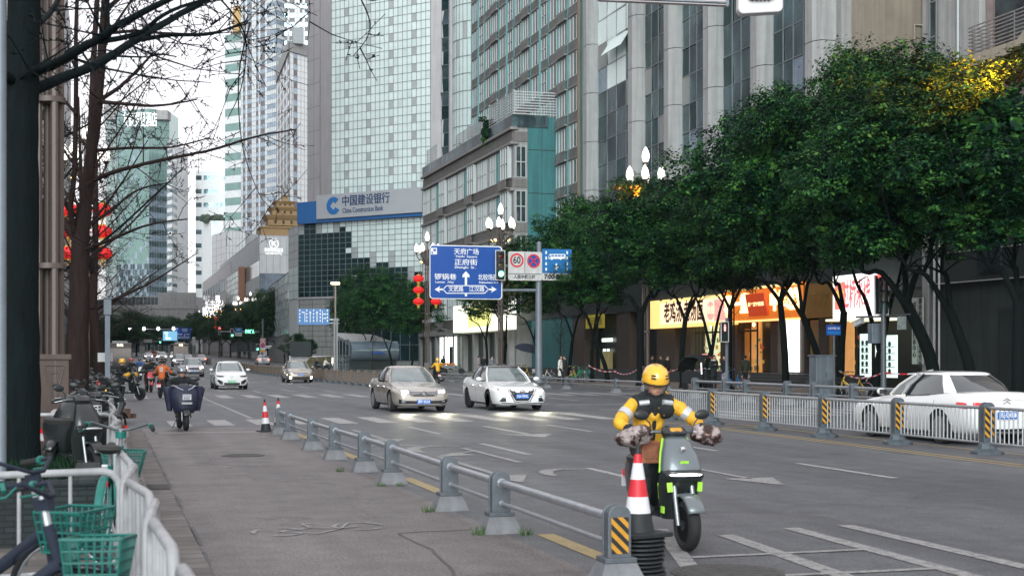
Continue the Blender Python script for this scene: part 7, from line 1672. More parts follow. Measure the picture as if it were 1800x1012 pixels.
c.dec([(.47,.84,.72),(.62,.86,.72),(.745,.86,.76)],C_TAIL,'tail_light',.010,mode='r'); c.dec([(1.93,.86,.76),(2.10,.855,.74),(2.2,.84,.73)],C_TAIL,'tail_light_wrap',.008,mode='s',n=5)
c.dec([(0,.33,.28),(.6,.34,.29)],C_BLK,'bumper_trim',.008,mode='r'); c.plate(.60,'川A·DX5S8',mode='r'); c.dec([(.0,.90,.895),(.6,.90,.895)],C_BLK,'boot_seam',.003,mode='r')
m=MB(); h=ray(c.bvh,0,.86,'r')[0]
for k in(0,.06): m.tube([h+V((.08,.015,-.035+k)),h+V((0,.02,.02+k)),h+V((-.08,.015,-.035+k))],.011,4)
m.build('badge',C_CHR,c.t)
CAR_R=c; c.t.location=(17.05,26.55,0); c.t.rotation_euler=(0,0,PI)
def cpy(c,px,d,lab,paint=None,rz=0):
    p=PD(px,d); r=dup(c.t,(p[0],p[1],gz(p[1])),rz,lab)
    if paint:
        for o in r.children:
            if o.type=='MESH' and c.p.name in [m.name for m in o.data.materials if m]:
                o.data=o.data.copy()
                for i,m in enumerate(o.data.materials):
                    if m==c.p: o.data.materials[i]=paint
    return r
cpy(CAR_B,406,104,'silver sedan half hidden behind the white electric hatchback',P_SILV)
cpy(CAR_S,314,190,'dark windowed grey SUV in front of the lit bus',P_SILV); cpy(CAR_W,329,215,'pale car beside the lit bus, mostly hidden',P_WHITE)
def rearcar(px,d,lab,paint):
    r=cpy(CAR_R,px,d,lab,paint,PI)
    for o in r.children:
        if o.type=='MESH' and o.name.startswith('tail_light'): o.data=o.data.copy(); o.data.materials[0]=C_TAILL
    return r
rearcar(352,212,'pinkish car driving away with lit tail lights beyond the SUV',P_SILV); rearcar(461,206,'white car driving away with lit tail lights behind the median panels',P_WHITE)
cpy(CAR_S,284,255,'white SUV far off between the buses',P_WHITE); cpy(CAR_W,261,275,'far white car with bright headlights beside the dark bus',P_WHITE); rearcar(275,330,'far orange red taxi crossing beyond the white SUV',P_RED).rotation_euler=(0,0,R(60)); cpy(CAR_G,262,345,'most distant red car near the dark trees',P_RED)
def bus(px,d,label,body,lit,rz=0):
    p=PD(px,d); t=thing('city_bus',label,'bus',(p[0],p[1],gz(p[1])),rz,'city buses in the distance'); mb=MB(); mb.box((0,5.6,1.70),(2.5,11.2,2.75)); mb.build('body',body,t,bevel=.12)
    mb=MB(); mb.box((0,-.02,1.75),(2.3,.06,1.5)); mb.build('windscreen',C_GLASS,t); mb=MB(); mb.box((0,-.03,2.85),(2.3,.05,.38)); mb.build('destination_display',C_BLK,t)
    text_mesh('display_text','K 62',.30,glow('amber bus display',(1,.8,.45),4),(0,-.07,2.85),(1,0,0),(0,0,1),t,bold=.02)
    for s in(-1,1):
        mb=MB(); mb.box((s*.95,-.03,.85),(.32,.06,.20)); mb.build('headlight',C_HEAD if lit else C_HOFF,t); mb=MB(); mb.tube([(s*1.2,0,2.9),(s*1.42,-.35,2.8),(s*1.42,-.38,2.5)],.04,5); mb.box((s*1.42,-.38,2.3),(.18,.06,.42)); mb.build('mirror',M_BLACK,t)
        mb=MB();
        mb.box((s*1.25,5.6,2.0),(.03,10.4,1.05)); mb.build('side_windows',C_GLASS,t)
        for y in (2.4,8.4): wheel(t,s*1.12,y,.48,.26,s)
    mb=MB(); mb.box((0,-.04,.45),(2.4,.06,.35)); mb.build('bumper',M_BLACK,t); mb=MB(); mb.box((0,4,3.2),(1.6,3,.25)); mb.build('roof_unit',M_SGREYW,t,bevel=.05)
bus(318,236,'lit city bus coming along the avenue between the cars',P_GOLD,True); bus(211,150,'dark bus waiting at the west kerb behind the scooter riders',mat('black bus paint',(.03,.035,.04),.3,var=.05,coat=1),False)
# ---- glass canopy (underground passage) and terrace by the bank -------------------
t=thing('glass_canopy','low glass entrance canopy with a pale sloping roof in front of the bank','canopy')
d0=168; k0=d0/FPX
def cp(px,py,off=0): p=PD(px,d0-off); return V((*p,Zd(py,d0)))
A,B_,C_,D_=cp(585,588),cp(648,592,6),cp(672,602,0),cp(614,588,-7)
mb=MB(); mb.add([A,cp(612,606,5),cp(700,608,3),cp(655,590,-6)],[(0,1,2,3)]); mb.add([p+V((0,0,.25)) for p in (A,cp(612,606,5),cp(700,608,3),cp(655,590,-6))],[(0,1,2,3)]); mb.build('roof',B_LGREY,t)
pa,pb=cp(586,648),cp(614,650,5); facade(t,(pa.x,pa.y),(pb.x,pb.y),0.1,Zd(598,d0),5,2,[G_DARK2,M_COOL],lambda c,r:0,name='glass_wall',mull=.12);
mb=MB(); pc=cp(697,650,3); mb.tube([V((pb.x,pb.y,Zd(617,d0))),V((pc.x,pc.y,Zd(617,d0)))],1.15,16); mb.build('barrel_vault',G_BLUE,t,smooth=40)
mb=MB(); mb.prism([(0,0),((V((pc.x-pb.x,pc.y-pb.y,0))).length,0),((V((pc.x-pb.x,pc.y-pb.y,0))).length,1.9),(0,1.9)],V((pb.x,pb.y,.0)),V((pc.x-pb.x,pc.y-pb.y,0)).normalized(),UP,N2,.2); mb.build('low_wall',B_DK,t)
mb=MB(); mb.tube([cp(584,655),cp(585,628)],.12,6); mb.build('light_tube',M_LET,t)
t=thing('bank_terrace','pale stone terrace with sloping sides at the foot of the bank','terrace')
mb=MB(); a=cp(508,640,-14); b=cp(585,640,-14); u_=(b-a); u_.z=0; L_=u_.length; mb.prism([(0,0),(L_,0),(L_,1.9),(0,1.9)],V((a.x,a.y,0)),u_.normalized(),UP,V((FW[0],FW[1],0)),9); mb.build('retaining_wall',B_LGREY,t)
mb=MB(); a=cp(528,640,-12); mb.prism([(0,0),(L_*.9,0),(L_*.9,1.9),(L_*.25,1.7)],V((a.x,a.y,0)),u_.normalized(),UP,N2,1.2); mb.build('grass_bank',mat('dry grass bank',(.10,.085,.04),.9,var=.3,scale=3),t)
mb=MB(); a=cp(509,640,-13)
mb.prism([(0,0),(2.7,0),(2.7,1.8),(0,1.8)],V((a.x,a.y,1.9)),u_.normalized(),UP,V((FW[0],FW[1],0)),1.5); mb.build('dark_kiosk',B_DK,t)
t=thing('dark_park_railing','low dark park railing before the bank terrace','railing'); mb=MB()
a,b=cp(545,655,9),cp(612,655,9)
for i in range(41):
    p=a.lerp(b,i/40); mb.tube([V((p.x,p.y,0)),V((p.x,p.y,1.0))],.03,4)
for z in (.15,.95): mb.tube([V((a.x,a.y,z)),V((b.x,b.y,z))],.04,5)
mb.build('bars',M_DARKST,t)
# ================= PEOPLE, SCOOTERS, BICYCLES =================
SKIN=mat('skin',(.42,.24,.17),.6,var=.06,scale=8); CL={}
def cloth(name,c,rough=.85): return mat('cloth '+name,c,rough,var=.18,scale=9,bump=.25,bscale=22)
K_BLK=cloth('black',(.009,.012,.014)); K_NAVY=cloth('navy',(.010,.016,.032)); K_JEAN=cloth('denim',(.05,.07,.11)); K_YEL=cloth('courier yellow',(.66,.36,.02),.6); K_ORG=cloth('orange',(.55,.13,.03)); K_WHT=cloth('cream white',(.60,.57,.52)); K_OLV=cloth('olive',(.04,.055,.035)); K_GRY=cloth('grey',(.22,.22,.23)); K_BLU=cloth('blue',(.03,.08,.28)); K_PNK=cloth('pink grey',(.30,.25,.26)); K_REFL=mat('reflective silver tape',(.50,.52,.54),.35,.3,var=.05)
HAIR=mat('black hair',(.012,.011,.011),.5,var=.2,scale=30); K_HELY=mat('yellow helmet',(.78,.42,.03),.25,var=.04,coat=1); K_HELS=mat('silver grey helmet',(.22,.23,.25),.2,.4,var=.05,coat=1); K_HELD=mat('dark helmet',(.03,.03,.035),.2,var=.05,coat=1); K_VIS=mat('clear visor',(.5,.52,.55),.05,0,var=0,alpha=.28,coat=1); K_EYE=mat('eye dark',(.02,.015,.012),.3,var=0); K_LIP=mat('lips',(.30,.11,.10),.6,var=0)
def caps(mb,chain,n=10):
    """tapered capsules through [(p,r),...]"""
    for (p,r),(q,s) in zip(chain,chain[1:]): mb.tube([p,q],[r,s],n)
    for p,r in chain: mb.ell(p,(r,r,r),n,8)
FOLD=bpy.data.textures.new('folds','CLOUDS'); FOLD.noise_scale=.075; FOLD.noise_depth=2
def blob(name,mb,vox,m,parent,sm=4,label=None):
    o=mb.build(name,m,None); r=o.modifiers.new('r','REMESH'); r.mode='VOXEL'; r.voxel_size=vox; r.use_smooth_shade=True
    if name in('jacket','trousers','coat'):
        d=o.modifiers.new('d','DISPLACE'); d.texture=FOLD; d.strength=.045; d.mid_level=.5; d.texture_coords='LOCAL'
    if sm: s=o.modifiers.new('s','SMOOTH'); s.factor=.5; s.iterations=sm
    apply_mods(o); o.data.materials.clear(); o.data.materials.append(m); o.data.polygons.foreach_set('use_smooth',[True]*len(o.data.polygons)); o.parent=parent; return o
STAND=dict(pel=(0,0,.93),che=(0,.01,1.27),nec=(0,.01,1.46),hea=(0,-.01,1.60),shl=(-.18,.01,1.40),elL=(-.23,.04,1.13),wrL=(-.23,-.05,.88),elR=(.23,.04,1.13),wrR=(.23,-.05,.88),hiL=(-.09,0,.90),knL=(-.10,-.03,.50),anL=(-.10,.03,.09),hiR=(.09,0,.90),knR=(.10,-.03,.50),anR=(.10,.03,.09))
RIDE=dict(pel=(0,.34,.86),che=(0,.27,1.20),nec=(0,.22,1.38),hea=(0,.17,1.51),elL=(-.33,.10,1.10),wrL=(-.31,-.20,1.02),elR=(.33,.10,1.10),wrR=(.31,-.20,1.02),hiL=(-.10,.32,.84),knL=(-.17,-.06,.78),anL=(-.15,-.10,.38),hiR=(.10,.32,.84),knR=(.17,-.06,.78),anR=(.15,-.10,.38))
def person(label,pose,top,bot,group,hair='short',hel=None,coat=0,vox=.02,face=False,hands=True,scarf=None,shoe=None,hood=None,yoke=None,lift=0,name='person',slim=1.0,headtilt=0,bag=None):
    P={k:V(v) for k,v in {**STAND,**pose}.items()}; t=thing(name,label,'person',group=group)
    sh={-1:P['nec']+V((-.18*slim,.0,-.07)),1:P['nec']+V((.18*slim,.0,-.07))}
    if 'shL' in P: sh[-1]=P['shL']
    if 'shR' in P: sh[1]=P['shR']
    side={-1:'L',1:'R'}; H=P['hea']; mb=MB(); tf=Euler((headtilt,0,0)).to_matrix()
    hp=lambda x,y,z:H+tf@V((x,y,z))
    mb.ell(H,(.076,.095,.115),16,12,rot=(headtilt,0,0)); mb.ell(hp(0,-.035,-.055),(.056,.060,.060),12,8); mb.ell(hp(0,-.098,-.012),(.013,.018,.022),8,6); mb.ell(hp(0,-.088,-.052),(.022,.014,.010),8,6)
    for s in(-1,1): mb.ell(hp(s*.078,.0,-.01),(.012,.022,.032),8,6)
    caps(mb,[(P['nec']+V((0,.0,-.03)),.055),(hp(0,.015,-.07),.052)])
    caps(mb,[(P['pel'],.11),(P['che'],.12),(P['nec']+V((0,0,-.06)),.06)])
    for s in(-1,1):
        L_=side[s]; el,wr=P['el'+L_],P['wr'+L_]; caps(mb,[(sh[s],.048),(el,.038),(wr,.026)],8)
        if hands:
            d=(wr-el).normalized(); u=d.orthogonal().normalized() if abs(d.z)>.95 else d.cross(V((0,0,1))).normalized(); v=d.cross(u)
            if face or vox<.015:
                pc=wr+d*.05; mb.ell(pc,(.035,.035,.035),8,6); caps(mb,[(wr,.026),(wr+d*.08,.030)],8)
                for i in range(4):
                    o=u*(-.027+i*.018); l=(.062,.072,.068,.052)[i]; b=wr+d*.085+o; c1=b+d*l*.5-v*.006; caps(mb,[(b,.0095),(c1,.009),(c1+d*l*.28-v*.03,.008)],6)
                b=wr+d*.035+u*(-.035*s); caps(mb,[(b,.012),(b+d*.035-v*.02+u*(-.012*s),.010),(b+d*.055-v*.04,.009)],6)
            else:
                caps(mb,[(wr,.028),(wr+d*.06,.034)],6)
                for i in range(4): b=wr+d*.07+u*(-.026+i*.0175); caps(mb,[(b,.011),(b+d*(.05+.01*(i in(1,2)))-v*.015,.009)],5)
                b=wr+d*.03-u*.03*s; caps(mb,[(b,.012),(b+d*.04-v*.025,.010)],5)
        caps(mb,[(P['hi'+L_],.07),(P['kn'+L_],.05),(P['an'+L_],.035)],8); an=P['an'+L_]; caps(mb,[(an+V((0,.03,-.045)),.032),(an+V((0,-.13,-.06)),.028)],6)
    blob('body',mb,min(vox,.012 if face else vox),SKIN,t,3)
    mb=MB(); k=1.25 if coat else 1
    caps(mb,[(P['pel']+V((0,0,.0)),.145*slim),(P['pel']*.5+P['che']*.5,.142*slim),(P['che'],.150*slim),(P['che']*.45+P['nec']*.55,.118)],14)
    for s in(-1,1):
        L_=side[s]; caps(mb,[(P['nec']+V((0,.01,-.05)),.062),(sh[s]+V((0,0,-.005)),.072),(P['el'+L_],.060),(P['wr'+L_]*.9+P['el'+L_]*.1,.045)],10); caps(mb,[(P['che']+V((s*.07,0,0)),.11),(sh[s]*.6+P['che']*.4,.10)],10)
    mb.lathe(P['nec']+V((0,.01,-.045)),[(.05,-.03),(.080,0),(.074,.055),(.062,.058)],14)
    if coat:
        c0=P['pel']; mb.loft([[c0+V((.15*math.cos(R(a)),.115*math.sin(R(a)),.05)) for a in range(0,360,30)],[c0+V((.20*math.cos(R(a)),.15*math.sin(R(a)),-coat)) for a in range(0,360,30)]])
    tp=blob('coat' if coat else 'jacket',mb,max(vox*.8,.011),top,t,3)
    mb=MB()
    caps(mb,[(P['pel']+V((0,0,-.02)),.135),(P['pel']+V((0,0,-.06)),.13)],12)
    for s in(-1,1):
        L_=side[s]; kn,an=P['kn'+L_],P['an'+L_]; caps(mb,[(P['hi'+L_],.088),(kn,.064),(kn*.3+an*.7,.052),(an+(kn-an).normalized()*.03,.050)],10)
    blob('trousers',mb,max(vox*.8,.012),bot,t,2)
    mb=MB()
    for s in(-1,1): an=P['an'+side[s]]; caps(mb,[(an+V((0,.035,-.045)),.042),(an+V((0,-.06,-.05)),.040),(an+V((0,-.145,-.06)),.034)],8)
    blob('shoes',mb,.014,shoe or K_BLK,t,1)
    if hel:
        mb=MB(); n=18;
        for a0,a1 in ((0,1),):
            prof=[(.001,.152),(.06,.145),(.105,.115),(.132,.06),(.138,.01),(.134,-.035)]
            vs=[];fs=[]
            for r,z in prof:
                for j in range(n): q=2*PI*j/n; yy=math.sin(q); drop=-.035*max(0,yy) if z<.02 else 0; vs.append(hp(r*math.cos(q)*.93,r*yy*1.08+.01,z+drop+.03))
            for i in range(len(prof)-1):
                for j in range(n): fs.append((i*n+j,i*n+(j+1)%n,(i+1)*n+(j+1)%n,(i+1)*n+j))
            mb.add(vs,fs)
            inner=[hp(*(tf.inverted()@(V(v)-H)*.93)) for v in vs[n:]];
        o=mb.build('helmet',hel,t,smooth=60,fix=True); so=o.modifiers.new('s','SOLIDIFY'); so.thickness=.014
        mb=MB(); mb.tube([hp(.128*math.cos(R(a)),.148*math.sin(R(a))+.008,.012) for a in range(-165,-14,15)],.010,6); mb.build('helmet_rim',K_BLK,t)
        if hel is K_HELY:
            mb=MB()
            for s in(-1,1):
                for z in(.055,.08): mb.tube([hp(s*.05,-.138+abs(z-.05)*.35,z+.03),hp(s*.09,-.112+abs(z-.05)*.3,z+.028)],.007,5)
            mb.build('helmet_vent',K_BLK,t)
            for s in(-1,1): mb=MB(); mb.lathe(hp(s*.128,-.005,-.045),[(0,-.004),(.034,-.003),(.036,.006),(0,.010)] ,12,axis='x'); mb.build('helmet_side_shield',K_VIS,t); mb=MB(); mb.tube([hp(s*.12,.0,-.03),hp(s*.085,-.03,-.09),hp(s*.02,-.055,-.118)],.006,5); mb.build('chin_strap',K_BLK,t)
    else:
        mb=MB(); mb.ell(hp(0,.018,.028),(.088,.102,.102),14,10)
        if hair=='long': caps(mb,[(hp(0,.05,0),.085),(hp(0,.06,-.16),.07)],10)
        if hair=='bun': mb.ell(hp(0,.12,.06),(.045,.045,.045),8,6)
        if hair!='hood':
            o=blob('hair',mb,.014,HAIR,t,2);
            for v in o.data.vertices:
                q=tf.inverted()@(v.co-H)
                if q.y<-.03 and q.z<.045: v.co=H+tf@V((q.x*.86,max(q.y,-.045),q.z))
        else: mb.ell(hp(0,.03,.0),(.105,.115,.135),14,10); o=blob('hood',mb,.016,top,t,2)
    if face:
        mb=MB()
        for s in(-1,1): mb.ell(hp(s*.030,-.088,.010),(.013,.006,.0055),8,6); mb.tube([hp(s*.017,-.093,.028),hp(s*.032,-.093,.033),hp(s*.047,-.085,.028)],.0038,4)
        mb.build('eyes',K_EYE,t); mb=MB(); mb.ell(hp(0,-.101,-.050),(.020,.004,.006),8,5); mb.build('mouth',K_LIP,t)
    if scarf: mb=MB(); mb.lathe(P['nec']+V((0,0,.0)),[(.06,-.05),(.10,-.03),(.105,.02),(.07,.05)],12); mb.build('scarf',scarf,t,smooth=60)
    if bag:
        w_=P['wr'+bag[0]]+V((0,0,-.1)); mb=MB(); mb.tube([w_+V((0,0,.05)),w_+V((0,0,-.08))],.008,4); mb.ell(w_+V((0,0,-.22)),(.12,.05,.14),10,8); mb.build('held_bag',bag[1],t,smooth=60)
    t['_P']=0; del t['_P']; t_P[t.name]=P; return t
t_P={}
def at(t,px,d=None,py=None,z=0,rz=0,X=None):
    p=PD(px,d) if d else PG(px,py,z); t.location=(p[0],p[1],z+gz(p[1])); t.rotation_euler=(0,0,rz); return t
# ---- scooters -----------------------------------------------------------------
S_TEALG=mat('scooter grey panel',(.13,.155,.165),.38,.3,var=.05,coat=.6); S_LIME=mat('lime accent',(.30,.62,.04),.45,var=.05,emit=(.3,.7,.05),es=.12); S_BLK=mat('scooter black panel',(.010,.014,.015),.32,var=.1,coat=.4); S_SEAT=mat('black vinyl seat',(.02,.02,.02),.6,var=.2,bump=.2); S_LED=glow('white led bar',(1,.98,.92),5); S_BRN=mat('brown printed box',(.28,.10,.05),.6,var=.4,scale=14); S_MUF=mat('printed silver brown muff',(.07,.032,.026),.28,.2,var=.5,scale=12,bump=.4,col2=(.34,.28,.27))
for n_ in S_MUF.node_tree.nodes:
    if n_.type=='VALTORGB': n_.color_ramp.elements[0].position=.47; n_.color_ramp.elements[1].position=.56; S_QUILT=mat('navy quilted cover',(.016,.020,.045),.55,var=.35,scale=9,bump=.5,bscale=12); S_PLW=mat('white plate',(.55,.57,.60),.5,var=.1); S_RED=mat('scooter red',(.45,.015,.02),.3,var=.05,coat=1); S_TEAL=mat('scooter teal',(.02,.22,.19),.35,var=.05,coat=.6); S_WHT=mat('scooter white',(.6,.6,.6),.3,var=.05,coat=.6); S_YELP=mat('scooter yellow',(.6,.4,.03),.3,var=.05,coat=.6)
def tire(parent,y,r,w_,x=0,name='front_wheel'):
    mb=MB(); pr=[]
    for i in range(9): a=-PI*.5+PI*i/8; pr.append((r-w_*.5+w_*.5*math.cos(a),w_*.5*math.sin(a)))
    mb.lathe((0,0,0),[(r*.66,-w_*.30)]+pr+[(r*.66,w_*.30),(r*.66,-w_*.30)],32,axis='x'); o=mb.build(name,M_RUB,parent,smooth=50); o.location=(x,y,r)
    mb=MB(); mb.lathe((0,0,0),[(r*.60,-w_*.28),(r*.70,-w_*.34),(r*.70,w_*.34),(r*.60,w_*.28),(r*.60,-w_*.28)],24,axis='x'); mb.lathe((0,0,0),[(0,-w_*.4),(r*.2,-w_*.4),(r*.2,w_*.4),(0,w_*.4)],12,axis='x')
    for i in range(5): a=i*2*PI/5; mb.tube([(0,math.cos(a)*r*.15,math.sin(a)*r*.15),(0,math.cos(a)*r*.64,math.sin(a)*r*.64)],.018,5)
    q=mb.build('rim',S_BLK,o,smooth=50); return o
def ring(cx,y,z,wx,wy,n=12,pw=2.4):
    out=[]
    for i in range(n):
        a=2*PI*i/n; c,s=math.cos(a),math.sin(a); out.append(V((cx+wx*math.copysign(abs(c)**(2/pw),c),y+wy*math.copysign(abs(s)**(2/pw),s),z)))
    return out
def scooter(label,main=S_TEALG,acc=None,muff=None,apron=None,plate=True,box=None,lit=True,canopy=False,group='scooters and electric bikes'):
    t=thing('scooter',label,'scooter',group=group); WR=.235
    tire(t,-.62,WR,.12); tire(t,.62,WR,.12,name='rear_wheel')
    mb=MB()
    for s in(-1,1): mb.tube([(s*.085,-.62,WR),(s*.085,-.50,.62)],.021,8)
    mb.tube([(0,-.50,.60),(0,-.30,1.0)],.03,8); mb.build('fork',M_STEEL,t,smooth=50)
    mb=MB(); n=9
    vs=[];fs=[]
    for i in range(n):
        a=R(28+112*i/(n-1));
        for x,k in ((-.085,.97),(-.07,1.06),(0,1.09),(.07,1.06),(.085,.97)): vs.append((x,-.62-math.cos(a)*(WR+.035)*k*1,WR+math.sin(a)*(WR+.035)*k))
    for i in range(n-1):
        for j in range(4): fs.append((i*5+j,i*5+j+1,(i+1)*5+j+1,(i+1)*5+j))
    mb.add(vs,fs); o=mb.build('front_mudguard',main,t,smooth=60); so=o.modifiers.new('s','SOLIDIFY'); so.thickness=.008
    mb=MB(); mb.loft([ring(0,-.33,.27,.13,.10),ring(0,-.36,.40,.17,.10),ring(0,-.42,.56,.205,.11),ring(0,-.46,.66,.21,.11),ring(0,-.47,.72,.20,.10)]); mb.build('lower_shield',S_BLK,t,smooth=50)
    mb=MB(); mb.loft([ring(0,-.475,.68,.195,.105),ring(0,-.46,.76,.195,.11),ring(0,-.41,.88,.165,.10),ring(0,-.35,.99,.12,.075),ring(0,-.32,1.02,.09,.05)]); mb.build('front_panel',main,t,smooth=50)
    mb=MB(); mb.loft([ring(0,-.515,.635,.19,.08),ring(0,-.53,.67,.20,.085),ring(0,-.525,.715,.19,.085),ring(0,-.50,.73,.17,.07)]); mb.build('headlamp_housing',S_BLK,t,smooth=50)
    mb=MB(); pts=[V((x,-.615+.55*x*x*3.2,.690+.02*(1-(x/.15)**2)*0-.35*x*x)) for x in [i*.02-.16 for i in range(17)]]; mb.tube(pts,.012,6); mb.build('headlamp_bar',S_LED if lit else S_WHT,t)
    if acc:
        mb=MB()
        for s in(-1,1):
            mb.box((s*.145,-.565,.575),(.05,.012,.085),(0,s*.1,s*.35)); mb.box((s*.16,-.42,.36),(.012,.07,.06))
            mb.tube([(s*.195,-.44,.70),(s*.165,-.38,.86),(s*.118,-.31,1.0)],.012,5); mb.tube([(s*.17,-.36,.46),(s*.20,-.42,.60)],.010,5)
        mb.box((-.0,-.552,.79),(.08,.01,.035),(.35,0,0)); mb.build('accent',acc,t); mb=MB(); mb.lathe((0,-.50,.915),[(0,-.03),(.022,-.026),(.026,-.01)],12,axis='y'); mb.build('badge',C_CHR,t)
    mb=MB(); mb.loft([ring(0,-.29,1.0,.10,.07),ring(0,-.30,1.05,.125,.085),ring(0,-.27,1.10,.11,.07),ring(0,-.25,1.115,.07,.05)]); mb.build('instrument_pod',S_BLK,t,smooth=50)
    if acc: mb=MB(); mb.loft([ring(0,-.352,1.055,.075,.02),ring(0,-.335,1.10,.055,.02)]); mb.build('pod_visor',M_YEL,t,smooth=50)
    mb=MB(); mb.tube([(-.36,-.17,1.03),(-.18,-.25,1.06),(0,-.27,1.055),(.18,-.25,1.06),(.36,-.17,1.03)],.016,8);
    mb.build('handlebar',M_DARKST,t,smooth=50)
    for s in(-1,1):
        mb=MB(); mb.tube([(s*.24,-.22,1.048),(s*.375,-.165,1.025)],.020,8); mb.build('grip',M_RUB,t); mb=MB(); mb.tube([(s*.20,-.27,1.06),(s*.28,-.30,1.05),(s*.36,-.25,1.03)],.008,5); mb.build('brake_lever',M_STEEL,t)
        mb=MB(); mb.tube([(s*.20,-.24,1.06),(s*.22,-.25,1.14),(s*.27,-.24,1.19)],.007,5); mb.ell((s*.30,-.24,1.215),(.075,.020,.046),12,8,rot=(0,s*-.15,0)); mb.build('mirror',M_BLACK,t,smooth=60)
    mb=MB(); mb.loft([ring(0,0,.27,.14,.36),ring(0,0,.33,.16,.36)]); mb.box((0,-.28,.5),(.24,.06,.45)); mb.build('footboard',S_BLK,t,bevel=.01)
    mb=MB(); mb.loft([ring(0,.45,.30,.11,.22),ring(0,.45,.45,.15,.32),ring(0,.47,.62,.155,.38),ring(0,.46,.72,.14,.40)]); mb.build('rear_body',main if not acc else S_BLK,t,smooth=50)
    mb=MB(); mb.loft([ring(0,.44,.71,.14,.38),ring(0,.42,.77,.15,.39),ring(0,.42,.795,.12,.35)]); mb.build('seat',S_SEAT,t,smooth=50)
    mb=MB(); mb.tube([(0,.86,.55),(0,.90,.45)],.03,6); mb.box((0,.86,.60),(.18,.03,.06)); mb.build('tail_lamp',C_TAIL,t)
    mb=MB(); mb.tube([(.12,.62,WR),(.12,.2,.3)],.03,6); mb.tube([(-.13,.1,.25),(-.22,.15,.04)],.012,5); mb.build('swing_arm',M_DARKST,t)
    if box: mb=MB(); mb.box((box[1],box[2],box[3]),(.19,.24,.20)); mb.box((box[1],box[2]-.123,box[3]),(.14,.01,.12)); mb.build('carrier_box',box[0],t,bevel=.012)
    if muff:
        for s in(-1,1):
            mb=MB(); mb.loft([ring(s*.24,-.22,0,.001,.001),]) if False else None
            c=[(s*.20,-.20,1.055,.05),(s*.25,-.23,1.045,.085),(s*.33,-.25,1.03,.10),(s*.41,-.24,1.01,.092),(s*.47,-.17,.995,.07),(s*.49,-.12,.99,.05)]
            mb.tube([q[:3] for q in c],[q[3] for q in c],12); o=mb.build('handlebar_muff',muff,t,smooth=60); sb=o.modifiers.new('b','SUBSURF'); sb.render_levels=2; d=o.modifiers.new('d','DISPLACE'); d.texture=FOLD; d.strength=.07; d.mid_level=.5
    if apron:
        rows=[]
        for z,w_,y in ((1.06,.27,-.36),(1.02,.33,-.44),(.92,.34,-.53),(.78,.31,-.60),(.62,.27,-.62),(.50,.23,-.60),(.44,.20,-.56)):
            rows.append([V((w_*math.sin(R(a)),y+.30*(1-math.cos(R(a)))+rnd.uniform(-.012,.012),z-.03*abs(a)/90)) for a in range(-95,96,19)])
        mb=MB(); mb.loft(rows,closed=False,cap=False); o=mb.build('wind_apron',apron,t,smooth=70); so=o.modifiers.new('s','SOLIDIFY'); so.thickness=.03; sb=o.modifiers.new('b','SUBSURF'); sb.levels=1; sb.render_levels=1
        for s in(-1,1):
            mb=MB(); mb.loft([ring(s*.33,-.30,1.05,.10,.09),ring(s*.38,-.26,.98,.12,.12),ring(s*.37,-.22,.85,.10,.12),ring(s*.34,-.2,.62,.08,.10),ring(s*.33,-.2,.46,.06,.08)]); mb.build('apron_side',apron,t,smooth=60)
            mb=MB(); mb.tube([(s*.06,-.60,.97),(s*.16,-.53,1.01),(s*.24,-.44,1.07)],.008,5); mb.build('apron_piping',S_PLW,t)
        if plate: mb=MB(); mb.box((.02,-.665,.80),(.20,.012,.13),(.05,0,0)); mb.build('number_plate',S_PLW,t); text_mesh('plate_lettering','21·K35\n87645',.055,M_SK,(.02,-.675,.80),(1,0,0),(0,0,1),t); mb=MB(); mb.box((.02,-.66,.655),(.24,.02,.05)); mb.build('bumper_bar',M_STEEL,t)
    elif plate:
        mb=MB(); mb.box((0,.90,.52),(.18,.01,.12)); mb.build('number_plate',S_PLW,t)
    if canopy:
        mb=MB(); rows=[[V((.30*math.sin(R(a)),.95+.25*(1-math.cos(R(a)))*0+dy,z+.02*math.cos(R(a)))) for a in range(-90,91,30)] for z,dy in ((.75,.10),(1.05,.16),(1.35,.10),(1.50,-.05),(1.55,-.25))]
        mb.loft(rows,closed=False,cap=False); o=mb.build('hood_canopy',canopy,t,smooth=60); so=o.modifiers.new('s','SOLIDIFY'); so.thickness=.02
        mb=MB(); mb.tube([(-.28,.95,.7),(-.29,1.1,1.1),(-.28,.85,1.5)],.012,5); mb.tube([(.28,.95,.7),(.29,1.1,1.1),(.28,.85,1.5)],.012,5); mb.build('canopy_frame',M_DARKST,t)
    return t
MX,MY=5.05,12.50
sc1=scooter('charcoal courier scooter with lime accents, lit light bar and printed handlebar muffs',S_TEALG,S_LIME,muff=S_MUF,box=(S_BRN,-.15,.0,.86)); sc1.location=(MX,MY,0); sc1.rotation_euler=(0,0,R(-1))
cp_=dict(RIDE); cp_.update(pel=(-.03,.34,.90),che=(-.04,.24,1.22),nec=(-.04,.15,1.385),hea=(-.04,.08,1.50),elL=(-.42,.05,1.14),wrL=(-.36,-.18,1.05),elR=(.36,.05,1.14),wrR=(.33,-.20,1.05),hiL=(-.14,.28,.88),hiR=(.10,.28,.88),knL=(-.22,-.06,.80),anL=(-.19,-.08,.40))
pr1=person('courier in yellow and black jacket and yellow helmet riding the charcoal scooter',cp_,K_YEL,K_BLK,'scooter riders',hel=K_HELY,vox=.016,face=True,headtilt=R(16)); pr1.location=(MX,MY,0); pr1.rotation_euler=(0,0,R(-1))
P=t_P[pr1.name]; mb=MB(); caps(mb,[(P['che']+V((0,-.004,.075)),.150),(P['nec']+V((0,0,-.07)),.094)],14)
